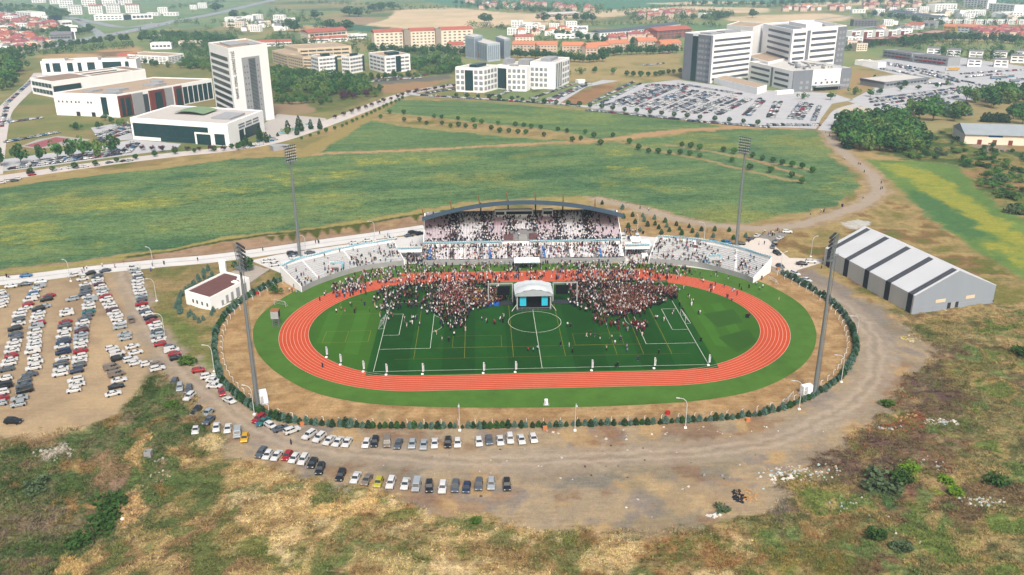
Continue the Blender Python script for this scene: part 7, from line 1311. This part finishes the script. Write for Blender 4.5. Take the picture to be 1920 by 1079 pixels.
crowd([(822, 580), (868, 578), (880, 590), (870, 615), (845, 622), (825, 612)], 140, 'grad', ZL); crowd([(693, 565), (720, 540), (740, 560), (745, 590), (720, 612)], 45, 'mix', ZL, .2)
crowd([(1060, 532), (1120, 527), (1200, 528), (1265, 540), (1272, 562), (1240, 572), (1200, 590), (1150, 595), (1090, 585), (1064, 572)], 1050, 'grad', ZR); crowd([(1130, 552), (1180, 538), (1270, 545), (1268, 562), (1230, 568), (1200, 590), (1150, 592)], 780, 'maroon', ZR)
crowd([(1100, 590), (1180, 582), (1215, 590), (1210, 610), (1160, 622), (1110, 612)], 85, 'maroon', ZR); crowd([(1195, 612), (1212, 603), (1217, 612), (1205, 624), (1190, 622)], 30, 'maroon', ZR)
TRZ = 'on the red track in front of the grandstand'
crowd([(620, 540), (680, 512), (760, 503), (800, 500), (800, 528), (700, 535), (630, 560)], 300, 'mix', TRZ, .2); crowd([(790, 497), (1190, 493), (1190, 525), (790, 530)], 560, 'mix', TRZ, .3)
crowd([(1080, 497), (1230, 497), (1290, 505), (1300, 520), (1230, 530), (1080, 530)], 300, 'mix', TRZ, .3); crowd([(1290, 510), (1340, 515), (1400, 535), (1380, 560), (1300, 530)], 14, 'mix', TRZ, 0); crowd([(640, 540), (690, 535), (690, 555), (645, 560)], 40, 'navy', TRZ, .2)
LZ, RZ = 'in the passage left of the grandstand', 'in the passage right of the grandstand'
crowd([(762, 470), (800, 460), (800, 500), (760, 505)], 110, 'navy', LZ, .1, z=.05); crowd([(1166, 460), (1200, 470), (1235, 490), (1180, 500)], 90, 'mix', RZ, .1, z=.05); crowd([(1170, 432), (1210, 438), (1200, 446), (1172, 444)], 26, 'mix', RZ, 0, z=.05)
SPL, SPR = 'standing apart on the near left of the pitch', 'standing apart on the near right of the pitch'
def spot(L, kind, zn, n=1, z=.12):
    for px, py in L:
        for _ in range(n): x, y, _q = P(px, py); add(x+random.uniform(-.5, .5)*(n > 1), y+random.uniform(-.5, .5)*(n > 1), gz(x, y)+z, kind, zn, 0, .5)
spot([(757, 603), (765, 615), (782, 600), (788, 612), (771, 609), (820, 628), (828, 640), (840, 642), (850, 630), (870, 622), (905, 601), (912, 606), (925, 610), (940, 603), (944, 598), (942, 606), (800, 590), (773, 601)], 'mix', SPL, 2)
spot([(990, 660), (1000, 661), (1008, 657), (1051, 650), (1067, 652), (1073, 663), (1070, 616), (1064, 613), (1100, 633), (1107, 630), (1115, 634), (1125, 637), (1137, 615), (1147, 637), (1143, 645), (1153, 647), (1137, 658), (1168, 612), (1183, 612), (1175, 655), (1194, 630), (1204, 631), (1176, 662), (1235, 665), (1158, 689), (1154, 691), (1314, 642), (1196, 678)], 'mix', SPR, 1)
spot([(1175, 622), (1165, 640), (1230, 600), (1245, 603), (1260, 590), (1280, 585), (1274, 575), (1298, 568), (1296, 575), (1338, 545), (1333, 541), (1330, 549), (1275, 548), (1283, 543), (1291, 560), (1310, 590), (1400, 598), (1403, 596), (1365, 560), (1375, 548)], 'mix', SPR, 2)
TL = 'on the turf inside the left bend'; spot([(631, 588), (640, 583), (647, 586), (657, 574), (660, 577), (667, 582), (665, 588), (678, 566), (684, 574), (693, 586), (611, 552), (609, 556), (600, 565), (625, 552), (631, 545), (652, 552), (657, 557)], 'mix', TL, 1)
OUT = 'outside the stadium hedge'; spot([(546, 834), (482, 802), (605, 690)], 'mix', OUT, 1, .05)
RW = 'on the concrete road behind the left terrace'; spot([(13, 521), (17, 522), (155, 513), (158, 508), (163, 505), (192, 501), (216, 503), (232, 496), (286, 500), (288, 484), (308, 497), (371, 490), (283, 510), (493, 471), (592, 457), (596, 455), (598, 457), (712, 440), (722, 446), (727, 444), (730, 446), (735, 452), (770, 462), (773, 456), (548, 548), (556, 552), (552, 540), (543, 547)], 'mix', RW, 1, .05)
DW = 'walking on the dirt path on the right'; spot([(1583, 300), (1609, 309), (1613, 310), (1611, 308), (1620, 324), (1652, 345), (1654, 355), (1651, 356), (1639, 365), (1618, 373), (1580, 389), (1578, 388), (1540, 398), (1546, 396), (1544, 399), (1538, 403), (1519, 407), (1555, 256), (1548, 250), (1560, 262), (1177, 387), (1200, 392), (1216, 396), (1326, 436)], 'mix', DW, 1, .03)
PZ = 'on the plaza beside the right terrace'; spot([(1434, 437), (1430, 442), (1441, 441), (1445, 440), (1449, 440), (1455, 434), (1458, 434), (1461, 437), (1423, 460), (1433, 459), (1404, 455), (1503, 501), (1443, 446), (1448, 443), (1452, 442), (1540, 505)], 'mix', PZ, 1, .04)
spot([(1365, 560), (1372, 565), (1386, 540), (1390, 545), (1404, 542), (1418, 536), (1424, 545), (1430, 541), (1428, 525), (1460, 565)], 'mix', 'on the turf below the right terrace', 1)
# seated and standing spectators
def tier(f, n, rows, zn, dens, kind):
    c_ = 0; k = 0; seen = set()
    while c_ < n and k < n*60:
        k += 1; s = random.random(); r = random.randrange(rows)
        if dens(s, r/rows) < random.random(): continue
        q = (int(s*150), r)
        if q in seen: continue
        seen.add(q); c_ += 1; x, y, z = f(s, (r+.5)/rows); add(x, y-.1, z-.15, kind, zn, .6, 0, math.pi)
GD = 'in the upper seats of the grandstand'; GL = 'in the lower seats of the grandstand'
ais = (.15, .31, .44, .56, .69, .84)
def du(s, t):
    if .42 < s < .57 and t < .35: return .03
    a = max(math.exp(-((s-q)/.028)**2) for q in ais[:2]+ais[2:]); return .07+.95*a*(.5+.5*random.random())+(.5 if t < .1 else 0)+(.25 if t > .8 and .2 < s < .8 else 0)
tier(upper, 1150, 20, GD, du, 'navy'); tier(lambda s, t: (lambda p: (p[0], p[1], p[2]-.2))(lower(s, t)), 520, 8, GL, lambda s, t: .35+.4*math.sin(s*31)**2, 'mix')
for k in range(240): x = random.uniform(XL, XR); add(x, random.uniform(69.4, 71.4), 4.22, 'mix', 'on the walkway between the two tiers', 0, 0)
def wingp(f, n, zn, dens):
    c_ = 0; k = 0
    while c_ < n and k < n*60:
        k += 1; s = random.random(); r = random.randrange(12)
        if dens(s, r) < random.random(): continue
        x, y, z = f(s, r); c_ += 1; add(x, y, z, 'mix', zn, .5, 0, math.pi)
wingp(WL, 150, 'on the left concrete terrace', lambda s, r: .08+.9*(s > .68)*(r < 9)+.8*(abs(s-.5) < .1)*(r < 5)+.6*(s < .25)*(r < 3))
wingp(WR, 210, 'on the right concrete terrace', lambda s, r: .1+.9*(s < .25)+.9*(abs(s-.42) < .14)*(r < 6)+.6*(s < .5)*(r > 6)+.9*(abs(s-.78) < .07)*(r < 8))
PPL.sort(key=lambda p: (p[0]-CX)**2+(p[1]-CY)**2)
NEAR = sorted(PPL[:300]); REST = PPL[300:]
gm_mesh = GOWN.mesh('gown', CL['black'], smooth=True); cn = {}
for me, mi in POSES.values():
    me.materials.clear()
    for k in ('skin', 't', 'b', 'h'): me.materials.append(SK)
    me.polygons.foreach_set('material_index', mi); me.update()
for x, y, z, rz, pose, g, tp, bt, hr, zn in NEAR:
    o = bpy.data.objects.new('person', POSES[pose][0]); C.objects.link(o); o.location = (x, y, z); o.rotation_euler = (0, 0, rz); s = random.uniform(.97, 1.08); o.scale = (s, s, s)
    for i, m_ in ((0, SK), (1, CL[tp]), (2, CL[bt]), (3, CL[hr])): o.material_slots[i].link = 'OBJECT'; o.material_slots[i].material = m_
    if g:
        q = bpy.data.objects.new('gown', gm_mesh); C.objects.link(q); q.parent = o; q.material_slots[0].link = 'OBJECT'; q.material_slots[0].material = CL[tp]
    d_ = ('person in a %s gown' % tp) if g else {'stand': 'standing person in a %s top' % tp, 'walk': 'walking person in a %s top' % tp, 'wave': 'person in a %s top with raised arms' % tp, 'sit': 'seated person in a %s top' % tp}[pose]
    cn[(d_, zn)] = cn.get((d_, zn), 0)+1; tag(o, '%s, %s from left %s' % (d_, ordn(cn[(d_, zn)]), zn), 'person', 'people '+zn)
def arr(me, mi):
    n = len(me.vertices); v = np.zeros(n*3); me.vertices.foreach_get('co', v); l = np.zeros(len(me.loops), np.int32); me.loops.foreach_get('vertex_index', l); s = np.zeros(len(me.polygons), np.int32); me.polygons.foreach_get('loop_start', s); return v.reshape(-1, 3), l, s, np.array(mi)
PF = {k: arr(*v) for k, v in POSES.items()}
gv_, gl_, gs_, gm_ = flat([(GOWN, 4)])
PG = {k: (np.concatenate([v[0], gv_]), np.concatenate([v[1], gl_+len(v[0])]), np.concatenate([v[2], gs_+len(v[1])]), np.concatenate([v[3], gm_])) for k, v in PF.items()}
ck = list(CL); cm = [CL[k] for k in ck]+[SK]
items = [((PG if g else PF)[pose], x, y, z, rz, random.uniform(.97, 1.08), (len(ck), ck.index(tp), ck.index(bt), ck.index(hr), ck.index(tp))) for x, y, z, rz, pose, g, tp, bt, hr, zn in REST]
tag(merged('crowd', items, cm, None), 'dense crowd of graduates and guests in the stands, on the track and pitch', 'crowd')
# ================================================================ waste-ground grass and rubbish
def tufts(n, poly, name, label, hgt_, wid, seed, jitter=.5, thr=.4):
    rg = np.random.default_rng(seed); w = np.array(PP(poly))[:, :2]; x = rg.uniform(w[:, 0].min(), w[:, 0].max(), n*3); y = rg.uniform(w[:, 1].min(), w[:, 1].max(), n*3)
    ok = sdist([tuple(p) for p in w], x, y) > 0; ix = np.clip(np.searchsorted(xs, x)-1, 0, NX-2); iy = np.clip(np.searchsorted(ys, y)-1, 0, NY-2); gi = iy*NX+ix; ok &= ROUGH[gi] > thr
    ok &= fbm(x, y, 6, 201, 3) > rg.uniform(.2, .75, len(x))
    x, y, gi = x[ok][:n], y[ok][:n], gi[ok][:n]; m_ = len(x); base = COL[gi, :3]; z = gv[gi, 2]-.03
    bl = 3; V = np.zeros((m_, bl*3, 3)); hh = rg.uniform(.5, 1.3, m_)*hgt_
    for k in range(bl):
        a = rg.uniform(0, 6.283, m_); lean = rg.uniform(.6, 1.6, m_)*hh; wd = wid*rg.uniform(.6, 1.3, m_); la = rg.uniform(0, 6.283, m_)
        for j, (sx, up_) in enumerate(((-1, 0), (1, 0), (0, 1))):
            V[:, k*3+j, 0] = x+np.cos(a)*wd*sx+np.cos(la)*lean*up_; V[:, k*3+j, 1] = y+np.sin(a)*wd*sx+np.sin(la)*lean*up_; V[:, k*3+j, 2] = z+hh*up_
    nv = m_*bl*3; me = bpy.data.meshes.new(name); me.vertices.add(nv); me.vertices.foreach_set('co', V.ravel().astype(np.float32)); me.loops.add(nv); me.loops.foreach_set('vertex_index', np.arange(nv, dtype=np.int32)); me.polygons.add(nv//3); me.polygons.foreach_set('loop_start', np.arange(0, nv, 3, dtype=np.int32)); me.update(calc_edges=True)
    tint = rg.uniform(1-jitter, 1+jitter, (m_, 1))*np.array([[1.0, 1.0, .95]])*(1+rg.normal(0, .07, (m_, 3))); c = np.ones((m_, bl*3, 4)); c[:, :, :3] = np.clip(base*tint*1.5, .01, .8)[:, None, :]
    at_ = me.color_attributes.new('soil', 'FLOAT_COLOR', 'POINT'); at_.data.foreach_set('color', c.ravel().astype(np.float32)); me.materials.append(M_TUFT)
    o = bpy.data.objects.new(name, me); C.objects.link(o); tag(o, label, 'grass', kind='stuff')
M_TUFT = bpy.data.materials.new('grass_blades'); M_TUFT.use_nodes = True; t = M_TUFT.node_tree; a = t.nodes.new('ShaderNodeAttribute'); a.attribute_name = 'soil'; t.links.new(a.outputs['Color'], t.nodes['Principled BSDF'].inputs['Base Color']); t.nodes['Principled BSDF'].inputs['Roughness'].default_value = .95; t.nodes['Principled BSDF'].inputs['Specular IOR Level'].default_value = .1
tufts(120000, [(-30, 800), (300, 690), (470, 870), (760, 935), (1000, 990), (1350, 990), (1440, 940), (1960, 1000), (1960, 1130), (-60, 1130)], 'waste_grass', 'tall dry and green grass on the waste ground in the foreground', .38, .075, 301)
tufts(90000, [(1420, 960), (1700, 600), (1960, 580), (1960, 1100), (1380, 1100)], 'weeds', 'rough weeds and scrub on the slope below the warehouse', .42, .085, 302)
tufts(60000, [(-30, 810), (330, 690), (430, 800), (250, 1000), (60, 1130), (-60, 1130)], 'brambles', 'green brambles and thistles in the hollow at lower left', .55, .11, 303)
# rubbish heaps
def heap(px, py, rx, ry, n, hs_, label, name='rubbish_heap', seed=0):
    rg = random.Random(seed+int(px)); x, y, _ = P(px, py); b = MB(); ms = [mat('rubbish_'+h, h, .8, .1, 3) for h in hs_]
    for _ in range(n):
        a, r = rg.uniform(0, 6.28), rg.random()**.6; qx, qy = x+rx*r*math.cos(a), y+ry*r*math.sin(a); s = rg.uniform(.2, .55) if n > 20 else rg.uniform(.3, .7); z = gz(qx, qy)
        b.hexa([(qx+s*math.cos(t_)*rg.uniform(.6, 1.2), qy+s*math.sin(t_)*rg.uniform(.6, 1.2), z-.1) for t_ in (0, 1.6, 3.1, 4.7)], [(qx+s*.6*math.cos(t_)*rg.uniform(.5, 1.2), qy+s*.6*math.sin(t_)*rg.uniform(.5, 1.2), z+s*rg.uniform(.2, .8)) for t_ in (0, 1.6, 3.1, 4.7)], rg.randrange(len(ms)))
    tag(b.build(name, ms), label, 'rubbish', kind='stuff')
WHS = ('e6e2dc', 'cfc8c0', 'b8d4d8', 'c9b09a')
heap(1500, 888, 11, 3.4, 120, WHS, 'white and pale blue rubbish strewn at the edge of the gravel'); heap(1467, 897, 3, 2, 14, ('e6e2dc',), 'white rubbish bags left of the blue rubbish'); heap(1385, 931, 1.7, 2.6, 90, ('23262e', '2c3440'), 'heap of black tyres beside a sand pile', 'tyre_heap'); heap(1401, 930, 2.4, 2.4, 70, ('c09a6c',), 'small sand pile beside the black tyres', 'sand_pile')
heap(1708, 636, 4, 3, 40, ('d8c040', 'e0dccc', '8a7a70'), 'yellow and white rubbish on the gravel below the warehouse'); heap(1765, 795, 5, 1.6, 80, WHS, 'white plastic sheets in the weeds at right'); heap(1668, 802, 3, 1.6, 12, ('e6e2dc', '9fc0cc'), 'white scraps beside the reddish soil'); heap(1842, 941, 6, 2, 60, WHS, 'line of white scraps near the right edge')
heap(1580, 950, 6, 3, 26, ('b8d4d8', 'cfc8c0', 'a88a70'), 'bluish rubbish below the wide bramble'); heap(1440, 980, 34, 20, 22, WHS, 'scattered scraps over the lower right waste ground'); heap(1748, 865, 9, 5, 34, ('b0a8a0', '9a6a5c', 'd0c8c0'), 'mixed rubble in the weeds at right'); heap(1337, 966, 1.6, 1, 8, ('e6e2dc',), 'white sack at the lower edge of the gravel')
heap(100, 848, 5, 3, 160, ('b9b3ab', 'cfc9c2'), 'pale rubble streak at the left', 'rubble'); heap(285, 893, 5, 2.4, 44, ('cbbfae', 'b09080'), 'bricks and stones beside the sandy mound', 'rubble'); heap(305, 869, 2.4, 1.2, 8, ('b8b6b0',), 'broken concrete slabs above the bricks', 'rubble'); heap(1690, 782, 4, 2, 14, ('b59468',), 'sandy lump beside the reddish soil', 'sand_pile'); heap(1690, 800, 6, 2.4, 50, ('8e4f34', '9c5c40'), 'reddish soil heap in the weeds at right', 'soil_heap')
x, y, _ = P(280, 861); z = gz(x, y); b = MB()
for dx, dy, w_, d_ in ((0, -.75, 1.7, .2), (0, .75, 1.7, .2), (-.75, 0, .2, 1.3), (.75, 0, .2, 1.3)): b.box(x+dx, y+dy, z-.2, w_, d_, 2)
tag(b.build('concrete_ring', M_GREY), 'open square concrete shaft standing in the dry grass at left', 'concrete shaft')
for i, (px, py) in enumerate(((228, 964), (1354, 893), (1320, 892))): x, y, _ = P(px, py); tag(MB().box(x, y, gz(x, y), (.6, .5)[i > 0]*1.2, .5, .35).box(x+.1, y, gz(x, y)+.35, .3, .3, .1).build('box', M_WALL if i == 0 else M_GREY), ('white box on the sandy mound', 'pale stone on the gravel, right one', 'pale stone on the gravel, left one')[i], 'box')
heap(1150, 880, 60, 14, 50, ('5e5850', '8a8278', 'cfc8c0'), 'small stones scattered over the gravel apron', 'stones'); heap(1250, 812, 60, 3, 34, ('e0dcd4', 'b8b0a4'), 'litter along the outside of the near hedge', 'litter')
# ================================================================ haze
hz = MB().box(0, 2300, -6, 7000, 6000, 132).build('haze', []) if False else None
me = MB().box(0, 2350, -8, 6500, 5600, 132).mesh('haze', []); hz = bpy.data.objects.new('haze', me); C.objects.link(hz); tag(hz, 'thin pale blue haze over the distant land', 'haze', kind='stuff')
m = bpy.data.materials.new('haze_air'); m.use_nodes = True; t = m.node_tree; t.nodes.remove(t.nodes['Principled BSDF']); v = t.nodes.new('ShaderNodeVolumePrincipled'); v.inputs['Color'].default_value = (.62, .83, 1, 1); v.inputs['Density'].default_value = .00016; v.inputs['Anisotropy'].default_value = .2
t.links.new(v.outputs[0], t.nodes['Material Output'].inputs['Volume']); me.materials.append(m)



# ---------------- plainer wording where a label runs long
SW = [('from the left', 'from left'), ('in the crowd on the right half of the pitch', 'in the right pitch crowd'), ('in the crowd on the left half of the pitch', 'in the left pitch crowd'), ('standing apart on the near left of the pitch', 'on the near left pitch'), ('standing apart on the near right of the pitch', 'on the near right pitch'),
      ('cream walled house with a red hipped roof', 'cream house with red roof'), ('large pinkish house with a dull red roof', 'large pinkish house'), ('pinkish two storey house with a red roof', 'pinkish two storey house'), ('white house with an orange roof', 'orange roofed white house'), ('white house with a grey roof', 'grey roofed white house'),
      ('in the red roofed town at the left edge', 'in the red roofed left town'), ('in the dense red tiled estate at the right edge', 'in the right edge red estate'), ('white modern villa with a dark roof line', 'white modern villa'), ('white cube villa with a grey hipped roof', 'white cube villa'), ('of the villa rows beside the shops', 'beside the shops'),
      ('in the red track', 'on the red track'), ('white apartment block with pinkish roof', 'white apartment block'), ('in the near row above the highway', 'in the row above the highway'), ('a orange', 'an orange'), ('on the concrete road behind the left terrace', 'on the road behind the left terrace'), ('with raised arms', 'arms raised'),
      ('brown framed shop terrace with a pink roof', 'brown framed shop terrace'), ('tall narrow brick red and white town house', 'brick red and white town house'), ('on the red track in front of the grandstand', 'on the track before the grandstand')]
LONG = []
for o in bpy.context.scene.objects:
    if o.parent is None and o.get('label'):
        l = o['label']
        for a, b_ in SW: l = l.replace(a, b_)
        o['label'] = l
